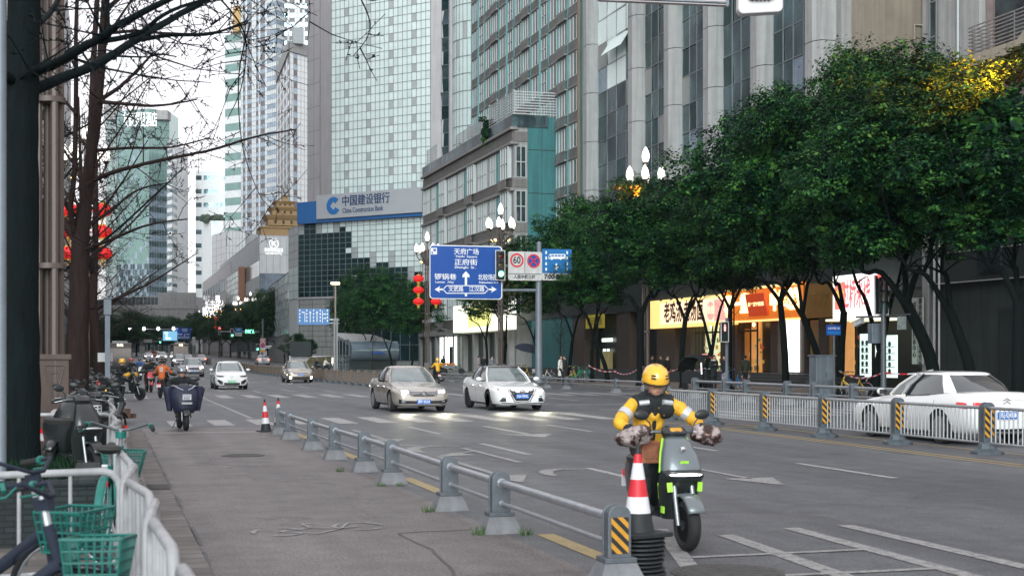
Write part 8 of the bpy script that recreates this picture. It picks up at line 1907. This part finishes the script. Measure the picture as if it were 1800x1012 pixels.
for s in(-1,1): caps(mb,[(P['nec']+V((0,.0,-.052)),.072),(P['nec']+V((s*.155,0,-.065)),.080)],10); caps(mb,[(P['che']+V((s*.07,-.006,.05)),.112),(P['nec']+V((s*.12,-.01,-.13)),.098)],10)
mb.lathe(P['nec']+V((0,.0,-.045)),[(.05,-.03),(.088,0),(.086,.07),(.070,.074)],14); mb.tube([P['che']+V((0,-.150,.05)),P['pel']+V((0,-.150,.05))],.028,8); blob('jacket_yoke',mb,.012,K_BLK,pr1,3)
for s,L_ in((-1,'L'),(1,'R')):
    el,wr=P['el'+L_],P['wr'+L_]; d=(wr-el).normalized(); mb=MB(); mb.tube([wr-d*.09,wr-d*.0],[.056,.052],14); mb.build('black_cuff',K_BLK,pr1,smooth=50)
    sh=P['nec']+V((s*.18,0,-.07)); d2=(el-sh); a=sh+d2*.50; b=sh+d2*.70; mb=MB(); mb.tube([a,b],[.0735,.070],16); mb.build('reflective_sleeve_band',K_REFL,pr1,smooth=50)
    mb=MB(); c=P['nec']+V((s*.115,-.078,-.062)); mb.tube([c+V((-s*.045,-.012,.0)),c+V((s*.05,.004,-.012))],.026,10); mb.build('reflective_shoulder_band',K_REFL,pr1,smooth=50)
mb=MB(); mb.box(P['che']+V((.105,-.150,-.02)),(.085,.012,.042),(0,.05,.35)); mb.build('chest_tag',K_BLK,pr1); text_mesh('tag_lettering','美团',.032,M_YEL,P['che']+V((.107,-.159,-.02)),(.94,.33,0),(0,0,1),pr1,ext=.002)
p=PG(325,757); s2=scooter('electric scooter wrapped in a navy quilted wind apron with a white plate',S_BLK,apron=S_QUILT,lit=False); s2.location=(p[0]-.02,p[1]+.62,0); s2.rotation_euler=(0,0,R(4))
r2=person('rider in a black coat and silver grey helmet behind the navy quilted apron',dict(RIDE,pel=(0,.34,.84),che=(0,.24,1.10),nec=(0,.18,1.26),hea=(.0,.12,1.37)),K_BLK,K_BLK,'scooter riders',hel=K_HELS,vox=.02,face=True); r2.location=s2.location; r2.rotation_euler=s2.rotation_euler
def pair(px,py,rz,sk,pk,dy=.62,z=0):
    s_=scooter(**sk); r_=person(**pk); p=PG(px,py);
    for o in (s_,r_): o.location=(p[0],p[1]+.3,0); o.rotation_euler=(0,0,rz)
    return s_,r_
pair(288,699,R(165),dict(label='dark scooter ridden by the person in the orange jacket',main=S_BLK,muff=S_BLK),dict(label='rider in an orange jacket with a white back print, seen from behind',pose=RIDE,top=K_ORG,bot=K_BLK,group='scooter riders',vox=.022))
o=[x for x in bpy.data.objects if x.get('label','').startswith('rider in an orange')][0]; mb=MB(); c=t_P[o.name]['che']+V((0,.155,.02)); mb.box(c,(.14,.012,.18)); mb.build('back_print',S_PLW,o); mb=MB();
for k in(-.04,0,.04): mb.box(c+V((0,.008,k)),(.10,.006,.012))
mb.box(c+V((0,.0085,0)),(.012,.006,.12)); mb.build('print_lettering',K_ORG,o)
pair(262,689,R(8),dict(label='black scooter with a red front panel under the black coated rider',main=S_RED,muff=S_BLK,lit=False),dict(label='rider in a black coat on the red fronted scooter',pose=RIDE,top=K_BLK,bot=K_BLK,group='scooter riders',hel=K_HELD,vox=.022))
a_,b_=pair(222,703,R(62),dict(label='black scooter with green rims and a grey hood canopy at the crossing',main=S_BLK,muff=K_YEL,lit=False,canopy=K_GRY),dict(label='rider in dark clothes and yellow helmet under the grey hood canopy',pose=dict(RIDE,anL=(-.26,.05,.09),knL=(-.2,.0,.5)),top=K_BLK,bot=K_BLK,group='scooter riders',hel=K_HELY,vox=.022,shoe=S_PLW))
pair(246,668,R(5),dict(label='white scooter far down the bike lane',main=S_WHT),dict(label='rider in a blue jacket on the white scooter',pose=RIDE,top=K_BLU,bot=K_BLK,group='scooter riders',vox=.03,hands=False,hel=K_HELD))
pair(268,672,R(8),dict(label='dark scooter just behind the red fronted one',main=S_BLK,lit=False),dict(label='rider in dark clothes behind the red fronted scooter',pose=RIDE,top=K_BLK,bot=K_BLK,group='scooter riders',vox=.03,hands=False,hel=K_HELD))
pair(232,676,R(12),dict(label='dark scooter between hood canopy and white scooter',main=S_BLK,lit=False),dict(label='rider with a red helmet between hood canopy and white scooter',pose=RIDE,top=K_BLK,bot=K_BLK,group='scooter riders',vox=.03,hands=False,hel=S_RED))
pair(286,655,R(5),dict(label='dark scooter in front of the far white SUV',main=S_BLK,lit=False),dict(label='rider in black in front of the far white SUV',pose=RIDE,top=K_BLK,bot=K_BLK,group='scooter riders',vox=.03,hands=False,hel=K_HELD))
p=PD(768,94); a_=scooter('dark scooter of the yellow coated rider seen from behind',S_BLK,muff=S_BLK); b_=person('rider in yellow coat and yellow helmet seen from behind between the two sedans',RIDE,K_YEL,K_BLK,'scooter riders',hel=K_HELY,vox=.028,hands=False)
for o in(a_,b_): o.location=(p[0],p[1],0); o.rotation_euler=(0,0,R(178))
p=PD(560,150)
for k,(lab1,lab2,tp) in enumerate((('scooter by the park railing with a black coated rider','rider in black by the dark park railing',K_BLK),('scooter by the park railing with a white coated rider','rider in white by the dark park railing',K_WHT))):
    a_=scooter(lab1,S_BLK,lit=False); b_=person(lab2,RIDE,tp,K_BLK,'scooter riders',vox=.035,hands=False,hel=K_HELD)
    for o in(a_,b_): o.location=(p[0]+k*1.0,p[1]+k*.3,0); o.rotation_euler=(0,0,R(100))
# ---- pedestrians ------------------------------------------------------------------
WALK=dict(knL=(-.10,-.16,.52),anL=(-.10,-.20,.12),knR=(.10,.02,.50),anR=(.10,.22,.14),wrL=(-.22,.08,.90),wrR=(.22,-.20,.95))
GP='pedestrians on the east pavement'
def ped(px,X,rz,label,top,bot,z=.12,**k):
    t=person(label,k.pop('pose',STAND),top,bot,GP,vox=.026,**k); t.location=(X,YX(px,X),z); t.rotation_euler=(0,0,rz); return t
ped(985,26.4,R(60),'woman in a long cream white coat walking with a black coated companion',K_WHT,K_BLK,coat=.45,hair='long',pose=WALK)
ped(993,26.3,R(240),'person in a long black coat beside the cream white coat',K_BLK,K_BLK,coat=.5)
ped(1255,27.9,R(15),'woman in dark coat and fluffy white scarf near the parked umbrella cart',K_BLK,K_BLK,coat=.25,hair='long',scarf=K_WHT,pose=dict(wrL=(-.12,-.2,1.25),wrR=(.12,-.2,1.2)))
ped(1274,27.7,R(-80),'person in a black jacket and pale trousers facing the woman with the scarf',K_BLK,K_PNK,pose=dict(wrL=(-.1,-.25,1.2)))
ped(1310,33.5,R(185),'man in an olive coat seen from behind, standing before the clinic steps with a bag',K_OLV,K_BLK,coat=.18,bag=('L',K_PNK))
ped(1146,33,R(60),'person in a black cap at the cream sign side of the pavement',K_BLK,K_BLK); ped(1162,32.5,R(-70),'person in black turned towards the capped person',K_BLK,K_BLK); ped(1173,33.5,R(20),'person in black with white shirt front beside the thick tree',K_BLK,K_BLK,scarf=K_WHT)
ped(842,34,R(80),'person in a pale pink coat and white hat before the dark shopfront',K_PNK,K_BLK,coat=.35,hel=None,hair='bun'); ped(865,34,R(10),'person in a grey coat and dark bag by the dark shopfront',K_GRY,K_BLK,coat=.3,scarf=K_WHT); ped(850,34.5,R(0),'person in black behind the pale pink coat',K_BLK,K_BLK)
ped(779,33,R(150),'person in dark clothes against the lit entrance',K_BLK,K_BLK)
for i,(px,X,l) in enumerate(((430,26.5,'distant person in black by the far green signal'),(437,26.5,'distant person in dark clothes near the far signal pole'),(500,26,'distant person in black beside the pale kiosk'),(507,26.3,'distant person in dark clothes on the far pavement'),(422,27,'distant person standing under the far evergreen trees'))):
    t=ped(px,X,R(30*i),l,K_BLK,K_BLK,hands=False); t.location.z+=gz(t.location.y)
for px,l in ((1250,'seated person in black behind the red shop counter'),(1259,'second seated person behind the red counter of the clinic')): ped(px,39.4,0,l,K_BLK,K_BLK,z=.55,hands=False)
def bicycle(label,frame,basket,loc,rz,group,bk=True,wr=.31,full=True,child=False):
    t=thing('bicycle',label,'bicycle',loc,rz,group)
    for y,nm in ((-.52,'front_wheel'),(.52,'rear_wheel')):
        mb=MB(); mb.tube([(0,wr*math.cos(R(a)),wr*math.sin(R(a))) for a in range(0,361,12)],.021,6,cap=False); o=mb.build(nm,M_RUB,t,smooth=60); o.location=(0,y,wr+.02)
        mb=MB(); mb.tube([(0,wr*.93*math.cos(R(a)),wr*.93*math.sin(R(a))) for a in range(0,361,18)],.010,5,cap=False)
        for i in range(14): a=i*2*PI/14; mb.tube([(.02*(-1)**i,0,0),(0,wr*.92*math.cos(a),wr*.92*math.sin(a))],.0022,3,cap=False)
        mb.tube([(-.045,0,0),(.045,0,0)],.022,8); mb.build('spokes',M_STEEL,o)
        if full:
            mb=MB(); vs=[];fs=[]; n=12; a0,a1=((20,150) if y<0 else (15,175))
            for i in range(n):
                a=R(a0+(a1-a0)*i/(n-1)); a=a if y>0 else PI-a
                for x in(-.035,-.02,.02,.035): k=wr+.04-(.012 if abs(x)>.03 else 0); vs.append((x,k*math.cos(a),k*math.sin(a)))
            for i in range(n-1):
                for j in range(3): fs.append((i*4+j,i*4+j+1,i*4+j+5,i*4+j+4))
            mb.add(vs,fs); q=mb.build('mudguard',frame,t,smooth=60); q.location=(0,y,wr+.02)
    mb=MB(); bb=(0,.10,.30); st=(0,.26,.74); hd=(0,-.36,.86); hb=(0,-.42,.68)
    mb.tube([bb,st],.026,8); mb.tube([bb,hb],.034,8); mb.tube([hb,hd],.028,8); mb.tube([(0,-.36,.60),bb],.022,8)
    for s in(-1,1): mb.tube([bb,(s*.05,.52,wr+.02)],.014,6); mb.tube([(0,.24,.66),(s*.05,.52,wr+.02)],.014,6); mb.tube([(s*.045,-.45,.66),(s*.05,-.52,wr+.02)],.016,6)
    mb.build('frame',frame,t,smooth=50)
    mb=MB(); mb.tube([st,(0,.29,.84)],.015,6); mb.build('seat_post',M_STEEL,t); mb=MB(); mb.tube([hd,(0,-.33,1.0)],.020,8); mb.build('stem',M_STEEL,t)
    mb=MB(); mb.loft([ring(0,.33,.84,.055,.10),ring(0,.34,.875,.105,.135),ring(0,.34,.90,.09,.12)]); mb.tube([(0,.22,.88),(0,.08,.875)],[.05,.022],8); mb.build('saddle',S_SEAT,t,smooth=60)
    mb=MB(); mb.tube([(-.29,-.16,1.03),(-.24,-.30,1.06),(-.06,-.37,1.0),(.06,-.37,1.0),(.24,-.30,1.06),(.29,-.16,1.03)],.012,8); mb.build('handlebar',M_DARKST,t,smooth=60)
    for s in(-1,1):
        mb=MB(); mb.tube([(s*.275,-.20,1.04),(s*.30,-.08,1.02)],.019,8); mb.build('grip',M_RUB,t); mb=MB(); mb.tube([(s*.265,-.23,1.045),(s*.272,-.21,1.04)],.027,8); mb.tube([(s*.25,-.28,1.05),(s*.29,-.24,1.0),(s*.32,-.14,.985)],.006,5); mb.build('brake_lever',frame,t)
    mb=MB(); mb.tube([(0,-.345,.93),(0,-.34,.985)],.045,10); mb.build('head_cap',frame,t)
    if bk:
        mb=MB(); y0,y1,z0,z1=-.74,-.46,.58,.80
        c0=[(-.13,y0+.03,z0),(.13,y0+.03,z0),(.13,y1-.02,z0),(-.13,y1-.02,z0)]; c1=[(-.18,y0,z1),(.18,y0,z1),(.18,y1,z1),(-.18,y1,z1)]
        for k in (0,.25,.5,.75,1.0):
            q=[V(a).lerp(V(b),k) for a,b in zip(c0,c1)]
            for a,b in zip(q,q[1:]+q[:1]): mb.tube([a,b],.009 if k in(0,1) else .006,5)
        for e in range(4):
            a0,a1,b0,b1=V(c0[e]),V(c0[(e+1)%4]),V(c1[e]),V(c1[(e+1)%4])
            for i in range(7): k=i/7.; mb.tube([a0.lerp(a1,k),b0.lerp(b1,k)],.006,4)
        for i in range(5): mb.tube([V(c0[0]).lerp(V(c0[3]),i/4),V(c0[1]).lerp(V(c0[2]),i/4)],.006,4)
        mb.build('basket',basket,t)
    mb=MB(); mb.ell((0,.60,.62),(.035,.012,.05),10,8); mb.build('rear_reflector',C_TAIL,t); mb=MB(); mb.box((0,.55,.72),(.045,.10,.02),(.9,0,0)); mb.build('rear_plate',S_PLW,t)
    mb=MB(); mb.lathe((.06,.10,.30),[(0,-.01),(.09,-.008),(.09,.008),(0,.01)],16,axis='x'); mb.tube([(.08,.10,.30),(.09,.20,.18)],.010,5); mb.tube([(-.05,.10,.30),(-.09,0,.42)],.010,5); mb.box((.13,.20,.18),(.09,.07,.02)); mb.box((-.13,0,.42),(.09,.07,.02)); mb.build('crank',M_DARKST,t)
    mb=MB(); mb.tube([(-.05,.45,.3),(-.16,.55,.03)],.010,5); mb.build('kickstand',M_STEEL,t)
    return t
K_TEAL=mat('rental bike teal',(.0,.13,.105),.4,var=.08,scale=10,coat=.3); K_TEALP=mat('teal plastic basket',(.0,.115,.095),.5,var=.08,scale=10); K_BYEL=mat('rental bike yellow',(.55,.33,.03),.4,var=.1); K_BBLU=mat('rental bike blue',(.02,.16,.40),.4,var=.1); K_BGRN=mat('rental bike green',(.02,.22,.10),.4,var=.1)
GB='rental bicycles parked on the west pavement'; GE='rental bicycles parked on the east pavement'
proto=bicycle('teal rental bicycle standing by the white rail, saddle and rear mudguard towards the viewer',K_TEAL,K_TEALP,(0,0,.12),0,GB)
p=PD(200,12.0); proto.location=(p[0]-.02,p[1]+.0,.12); proto.rotation_euler=(0,R(-2),R(172))
b1=dup(proto,(0,0,.12),R(72),'blurred teal rental bicycle whose basket juts out at the bottom edge before the brick planter'); p=PD(40,6.75); b1.location=(p[0]-.02,p[1],.12);
p=PD(-62,6.6); b1.location=(p[0],p[1]+.1,.09); b1.rotation_euler=(0,R(4),R(78))
for o in b1.children:
    if o.name.startswith(('frame','handlebar','head','mudguard')): o.data=o.data.copy(); o.data.materials[0]=K_NAVY
p=PD(-38,7.9); b3=dup(b1,(p[0],p[1],.12),R(60),'dark framed rental bicycle at the edge of the view behind the blurred one')
eb=[]
for px,X,m_,l in ((917,27.9,K_BYEL,'yellow rental bicycle beside the sign gantry pole'),(905,28.2,K_BYEL,'yellow rental bicycle half hidden by the white sedan'),(1000,28.6,K_BYEL,'yellow rental bicycle next to the teal green one'),(1012,28.3,K_BGRN,'green rental bicycle beside the yellow one'),(1030,28.2,K_TEAL,'bright teal rental bicycle at the end of the bicycle group'),(1232,28.2,K_BBLU,'blue rental bicycle leaning by the umbrella cart'),(1290,28.4,K_BBLU,'blue rental bicycle behind the black jacketed person'),(1500,28.6,K_BYEL,'yellow and white rental bicycle behind the utility cabinet'),(955,28.4,K_WHT,'pale bicycle between gantry pole and white coated woman')):
    b=bicycle(l,m_,m_ if m_ is not K_BYEL else M_BLACK,(X,YX(px,X),.12),R(60+len(eb)*23),GE,full=False); eb.append(b)
t=thing('umbrella_cart','black covered three wheeled cart with a white strip light and an orange edged hood','cart',(27.6,YX(1228,27.6),.12),R(20),None)
mb=MB(); rows=[[V((.55*math.sin(R(a)),y,z+.12*math.cos(R(a)))) for a in range(-90,91,30)] for y,z in ((-.75,1.45),(-.3,1.62),(.4,1.62),(.8,1.35),(.95,.9))]; mb.loft(rows,closed=False,cap=False); o=mb.build('hood',K_BLK,t,smooth=60); so=o.modifiers.new('s','SOLIDIFY'); so.thickness=.03
mb=MB(); mb.box((0,.1,.62),(.8,1.4,.55)); mb.box((0,-.75,.75),(.62,.1,.6)); mb.build('cart_body',K_BLK,t,bevel=.05)
for x,y in ((-.42,.5),(.42,.5),(0,-.8)): tire(t,y,.22,.08,x,'cart_wheel')
mb=MB(); mb.tube([(-.52,-.76,.8),(-.55,-.76,1.35)],.03,6); mb.build('strip_light',M_LET,t); mb=MB(); mb.tube([(.55,-.74,1.3),(.4,-.76,1.56),(.0,-.77,1.60)],.025,6); mb.build('orange_trim',K_ORG,t)
def umbrella(px,X,z,r,m_,l,tilt=0):
    t=thing('umbrella',l,'umbrella',(X,YX(px,X),z)); t.rotation_euler=(tilt,tilt*.6,0); mb=MB(); n=8; vs=[(0,0,r*.42)];fs=[]
    for k,(rr,zz) in enumerate(((.5,.33),(.85,.15),(1,0))):
        for j in range(n): a=2*PI*j/n; vs.append((r*rr*math.cos(a),r*rr*math.sin(a),r*zz))
    for j in range(n):
        fs.append((0,1+j,1+(j+1)%n))
        for k in range(2): fs.append((1+k*n+j,1+(k+1)*n+j,1+(k+1)*n+(j+1)%n,1+k*n+(j+1)%n))
    mb.add(vs,fs); o=mb.build('canopy',m_,t); so=o.modifiers.new('s','SOLIDIFY'); so.thickness=.01
    mb=MB(); mb.tube([(0,0,-z*.0-r*1.2),(0,0,r*.5)],.015,6); mb.build('pole',M_STEEL,t)
umbrella(928,28.2,2.25,1.0,K_NAVY,'open navy umbrella over the parked carts beside the gantry pole',.25); umbrella(661,30,2.2,1.3,K_BLU,'blue and faded red umbrella under the round tree by the canopy',.1)
t=thing('fruit_tricycle','flat cargo tricycle heaped with orange fruit beside the yellow coated rider','tricycle',(29.5,YX(792,29.5),.12),R(70)); mb=MB(); mb.box((0,.3,.75),(1.0,1.6,.25)); mb.build('tray',M_DARKST,t);
mb=MB()
for i in range(70): mb.ell((rnd.uniform(-.45,.45),rnd.uniform(-.4,1.0),.9+rnd.uniform(0,.14)),(.06,.06,.06),6,5)
mb.build('fruit_heap',mat('orange fruit',(.60,.20,.03),.5,var=.2),t)
for x,y in ((-.5,.6),(.5,.6),(0,-1.0)): tire(t,y,.3,.05,x,'tricycle_wheel')
mb=MB(); mb.tube([(0,-1.0,.3),(0,-.85,1.0)],.02,6); mb.tube([(-.25,-.8,1.02),(.25,-.8,1.02)],.015,6); mb.tube([(0,-.9,.6),(0,-.5,.65)],.025,6); mb.build('handlebar',M_DARKST,t)
def tape(pts,l):
    mb=MB(); k=0
    for a,b in zip(pts,pts[1:]):
        n=int((V(b)-V(a)).length/.35)+1
        for i in range(n):
            p,q=V(a).lerp(V(b),i/n),V(a).lerp(V(b),(i+1)/n); s=(V(b)-V(a)).length*.05
            p.z-=4*s*(i/n)*(1-i/n); q.z-=4*s*((i+1)/n)*(1-(i+1)/n); mb.tube([p,q],.035,4,mi=k%2,cap=False); k+=1
    tag(mb.build('warning_tape',[S_PLW,M_CR]),l,'warning tape')
tp_=lambda px,X,py:(X,YX(px,X),Z(py,X,YX(px,X)))
tape([tp_(1035,29,642),tp_(1080,29.5,652),tp_(1124,29,646),tp_(1200,29,644),tp_(1238,29,647),tp_(1282,29,646)],'red and white warning tape strung from tree to tree before the shops'); tape([tp_(1476,28.8,652),tp_(1553,27.9,654),tp_(1640,28.8,650)],'red and white warning tape behind the white sedan')
# ---- west pavement foreground ---------------------------------------------------------
B_BRK=paving('dark brick',(.006,.013,.015),(.014,.024,.027),.15,.05,.006); MT['brick']=B_BRK
nt=B_BRK.node_tree
for n_ in nt.nodes:
    if n_.type=='TEX_COORD': tcx=n_
    if n_.type=='TEX_BRICK': bx_=n_
mp_=nt.nodes.new('ShaderNodeMapping'); mp_.inputs['Rotation'].default_value=(R(90),0,0); nt.links.new(tcx.outputs['Object'],mp_.inputs[0]); nt.links.new(mp_.outputs[0],bx_.inputs['Vector'])
t=thing('brick_planter','dark brick tree planter with a strip of grass behind the front white rail','planter'); pf=PD(150,12.3); mb=MB(); ye=pf[1]+2.1; mb.bx(-6,-.08,pf[1],pf[1]+.2,.12,.64); mb.bx(-6,-.08,ye-.2,ye,.12,.64); mb.bx(-.28,-.08,pf[1]+.2,ye-.2,.12,.64); mb.bx(-6,-.05,pf[1]-.03,pf[1]+.22,.641,.69); mb.bx(-.30,-.05,pf[1]+.22,ye,.641,.69); mb.build('brick_wall',B_BRK,t)
mb=MB(); mb.bx(-6,-.28,pf[1]+.2,ye-.2,.3,.62); mb.build('soil',mat('dark soil',(.03,.025,.02),.95,var=.3,scale=5),t)
mb=MB(); rg=random.Random(3)
for i in range(3200):
    x=-.30-abs(rg.gauss(0,1.1)); y=rg.uniform(pf[1]+.05,ye-.1)
    if x<-4: continue
    h=rg.uniform(.08,.20); a=rg.uniform(0,6.28); dx,dy=math.cos(a)*.06,math.sin(a)*.06; w_=.010
    mb.add([(x-w_,y,.62),(x+w_,y,.62),(x+dx*.6+w_*.6,y+dy*.6,.62+h*.6),(x+dx*1.2,y+dy*1.2,.62+h)],[(0,1,2,3)])
g=mb.build('planter_grass',leafmat('planter grass',[(.003,.016,.008),(.006,.028,.012),(.015,.045,.016)]),t); g['kind']='stuff'
M_RUST=mat('rust',(.22,.075,.03),.9,var=.3,scale=12)
def rail(name,label,a,b,h=.82,bars=4,r=.026,ov=.06,rust=(),z=.12):
    """white tube crowd rail with rounded top corners"""
    t=thing('white_rail',label,'railing',(a[0],a[1],z),group='white tube rails on the west pavement'); A=V((0,0,0)); B2=V((b[0]-a[0],b[1]-a[1],0)); d=B2.normalized(); L_=B2.length
    mb=MB(); c=.12; pts=[A]+[A+V((0,0,h-c))]+[A+d*(c-c*math.cos(R(q)))+V((0,0,h-c+c*math.sin(R(q)))) for q in (30,60,90)]+[B2-d*(c-c*math.cos(R(q)))+V((0,0,h-c+c*math.sin(R(q)))) for q in (90,60,30)]+[B2+V((0,0,h-c)),B2]
    mb.tube(pts,r,10); mb.build('tube_frame',M_WHITE,t,smooth=60)
    mb=MB(); mb.tube([A+V((0,0,.16)),B2+V((0,0,.16))],r*.7,8)
    for i in range(1,bars+1): p=A+d*(L_*i/(bars+1)); mb.tube([p+V((0,0,.16)),p+V((0,0,h-.01))],r*.55,8)
    mb.build('upright_bars',M_WHITE,t,smooth=60)
    mb=MB(); n=V((-d.y,d.x,0))
    for p in (A+d*.15,B2-d*.15): mb.tube([p-n*.26+V((0,0,.0)),p-n*.08+V((0,0,.12)),p+n*.08+V((0,0,.12)),p+n*.26],r*.7,8)
    mb.build('foot',M_WHITE,t,smooth=60)
    if rust:
        mb=MB()
        for k,z0,z1 in rust: p=A+d*(L_*k); mb.tube([p+V((0,0,z0)),p+V((0,0,z1))],r*.60 if 0<k<1 else r*1.03,8)
        mb.build('rust_patch',M_RUST,t)
    return t
p0=PD(232,9.9); pL=PD(-60,9.4)
rail('w','white rail across the pavement at the front, close to the brick planter',pL,(p0[0]-.08,p0[1]),h=.84,bars=2,rust=((.64,.2,.45),))
p1=PD(206,20.2); rail('w','white rail across the pavement behind the grass planter, before the parked e-bikes',(-1.95,p1[1]),(p1[0]-.05,p1[1]),h=.82,bars=3)
FL=[(.33,4.6),(.27,5.7),(.20,6.9),(.26,8.2),(.12,9.3),(.20,10.9),(.10,12.7),(.17,14.5),(.05,16.3),(.16,18.2),(.08,20.4),(.14,22.6),(.04,25.0),(.12,27.4),(.02,30.0),(.10,33.0)]
nm=['at the bottom edge beside the nearest gutter stones','second from the bottom edge beside the kerb','with a rust patch beside the teal basket','beside the saddle of the teal bicycle','where the front cross rail meets the kerb','beside the handlebar of the teal bicycle','just past the teal bicycle along the kerb','beside the drain grate','a little past the drain grate','next to the pavement corner of the far cross rail','beside the e-bike with the white basket','beside the orange seated e-bike','beside the yellow bag','last but one before the square signal post','last before the square signal post']
for i,((a,b)) in enumerate(zip(FL,FL[1:])):
    rail('w','white tube rail '+nm[i],(a[0]-.01,a[1]+.03),(b[0]+.01,b[1]-.03),h=.84+rnd.uniform(-.02,.03),bars=5,rust=((1/3.,.45,.75),) if i in(2,4,7) else ())
p=PD(189,37.5); t=thing('square_post','blue grey square post with a box head and a white placard by the rails','signal post',(p[0],p[1],.12)); hz=Z(526,p[0],p[1])-.12
mb=MB(); mb.box((0,0,hz/2-.15),(.13,.13,hz-.4)); mb.build('post',M_GPOLE,t); mb=MB(); mb.box((0,0,hz-.2),(.20,.20,.42)); mb.box((0,0,hz+.02),(.24,.24,.03)); mb.build('head_box',M_GPOLE,t,bevel=.02); mb=MB(); mb.box((-.06,.2,1.62),(.38,.01,.24)); mb.build('placard',M_SGREYW,t)
p=PD(2,12.2); t=thing('blue_grey_pole','blue grey round pole cut by the edge of the view beside the thick tree','pole',(p[0],p[1],.12)); mb=MB(); mb.tube([(0,0,0),(0,0,9)],.045,12); mb.lathe((0,0,0),[(.09,0),(.09,.1),(.05,.14)],12); mb.build('shaft',M_GPOLE,t,smooth=50)
def park(px,d,rz,z=.12,**k): s_=scooter(**k); p=PD(px,d); s_.location=(p[0],p[1],z); s_.rotation_euler=(0,0,rz); return s_
GW='e-bikes parked on the west pavement'
park(150,23,R(150),label='parked dark e-bike with an orange brown seat cover',main=S_BLK,lit=False,group=GW,box=(K_ORG,0,.45,.90))
s_=park(172,21.2,R(-12),label='parked black e-bike with a white wire basket',main=S_BLK,lit=False,group=GW,plate=False)
mb=MB();
for k in range(6):
    z=.70+k*.045
    q=[V((-.17,-.80,z)),V((.17,-.80,z)),V((.17,-.55,z)),V((-.17,-.55,z))]
    for a,b in zip(q,q[1:]+q[:1]): mb.tube([a,b],.006,4)
for i in range(8):
    for y in(-.80,-.55): mb.tube([(-.17+i*.0486,y,.70),(-.17+i*.0486,y,.93)],.005,4)
mb.build('wire_basket',S_PLW,s_)
for px_,d_,rz_,m_,l_ in ((128,19.2,R(25),S_BLK,'parked black e-bike touching the draped riding covers'),(150,20.0,R(-35),S_BLK,'parked black e-bike between riding covers and white basket'),(112,23.5,R(70),S_RED,'parked red e-bike beside the carved lamp base'),(168,25.5,R(170),S_BLK,'parked black e-bike beside the orange brown seat cover'),(182,28.5,R(150),S_BLK,'parked black e-bike beside the yellow bag')): park(px_,d_,rz_,label=l_,main=m_,lit=False,group=GW)
park(140,27,R(40),label='parked dark e-bike behind the orange brown seat cover',main=S_BLK,lit=False,group=GW); park(160,33,R(200),label='parked teal e-bike at the foot of the lantern post',main=S_TEAL,lit=False,group=GW); park(176,36.5,R(160),label='parked dark e-bike beside the square signal post',main=S_BLK,lit=False,group=GW); park(166,41,R(30),label='parked red e-bike in the row past the lamp base',main=S_RED,lit=False,group=GW); park(150,46,R(190),label='parked white e-bike far back in the row',main=S_WHT,lit=False,group=GW)
o=blob('seated_body',(lambda m:(caps(m,[((0,0,.55),.17),((.02,-.05,.80),.15),((.12,-.2,.92),.09),((.2,-.35,.75),.07)],12),caps(m,[((-.05,.05,.75),.14),((-.16,-.2,.80),.08),((-.2,-.3,.5),.06)],10),m)[-1])(MB()),.025,K_PNK,None,3); tag(o,'pale pink and dark padded riding cover draped over a parked e-bike','riding cover'); o.name='riding_cover'; p=PD(118,20.8); o.location=(p[0],p[1],.12)
o=blob('black_cover',(lambda m:(caps(m,[((0,0,.35),.22),((.05,0,.75),.20),((.08,-.02,1.02),.12)],12),m)[1])(MB()),.025,K_BLK,None,3); tag(o,'black padded riding cover beside the pale pink one','riding cover'); o.name='riding_cover'; p=PD(136,20.6); o.location=(p[0],p[1],.12)
p=PD(186,30.5); mb=MB(); caps(mb,[((0,0,.12),.14),((.02,0,.38),.15),((0,0,.52),.10)],10); o=blob('yellow_bag',mb,.025,K_YEL,None,2); tag(o,'yellow delivery bag hanging by the white rails','bag'); o.location=(p[0],p[1],.45)
w1=person('person in dark clothes and cap standing on the west pavement between lamp tubes',dict(STAND),K_BLK,K_JEAN,None,vox=.026); p=PD(84,30); w1.location=(p[0],p[1],.12); w1.rotation_euler=(0,0,R(140))
w2=person('person in a blue shirt walking on the west pavement past the shops',WALK,K_BLU,K_BLK,None,vox=.026); p=PD(98,60); w2.location=(p[0],p[1],.12); w2.rotation_euler=(0,0,R(10))
p=PG(224,735,.13); mb=MB(); mb.box((0,0,.13),(.16,.18,.26)); mb.box((.10,.22,.06),(.26,.2,.12)); o=mb.build('brown_carton',mat('brown carton',(.10,.055,.04),.9,var=.2,scale=6)); o.location=(p[0],p[1],.13); tag(o,'small brown carton and lid left on the kerb outside the rails','carton')
# ================= AIR =================
m=bpy.data.materials.new('evening air'); m.use_nodes=True; nt=m.node_tree; nt.nodes.remove(nt.nodes['Principled BSDF']); v=nt.nodes.new('ShaderNodeVolumePrincipled'); v.inputs['Density'].default_value=.00008; v.inputs['Color'].default_value=(.66,.86,.90,1); nt.links.new(v.outputs[0],nt.nodes['Material Output'].inputs['Volume'])
mb=MB(); mb.bx(-1600,1600,-400,2600,-2,160); tag(mb.build('haze',m),kind='stuff')
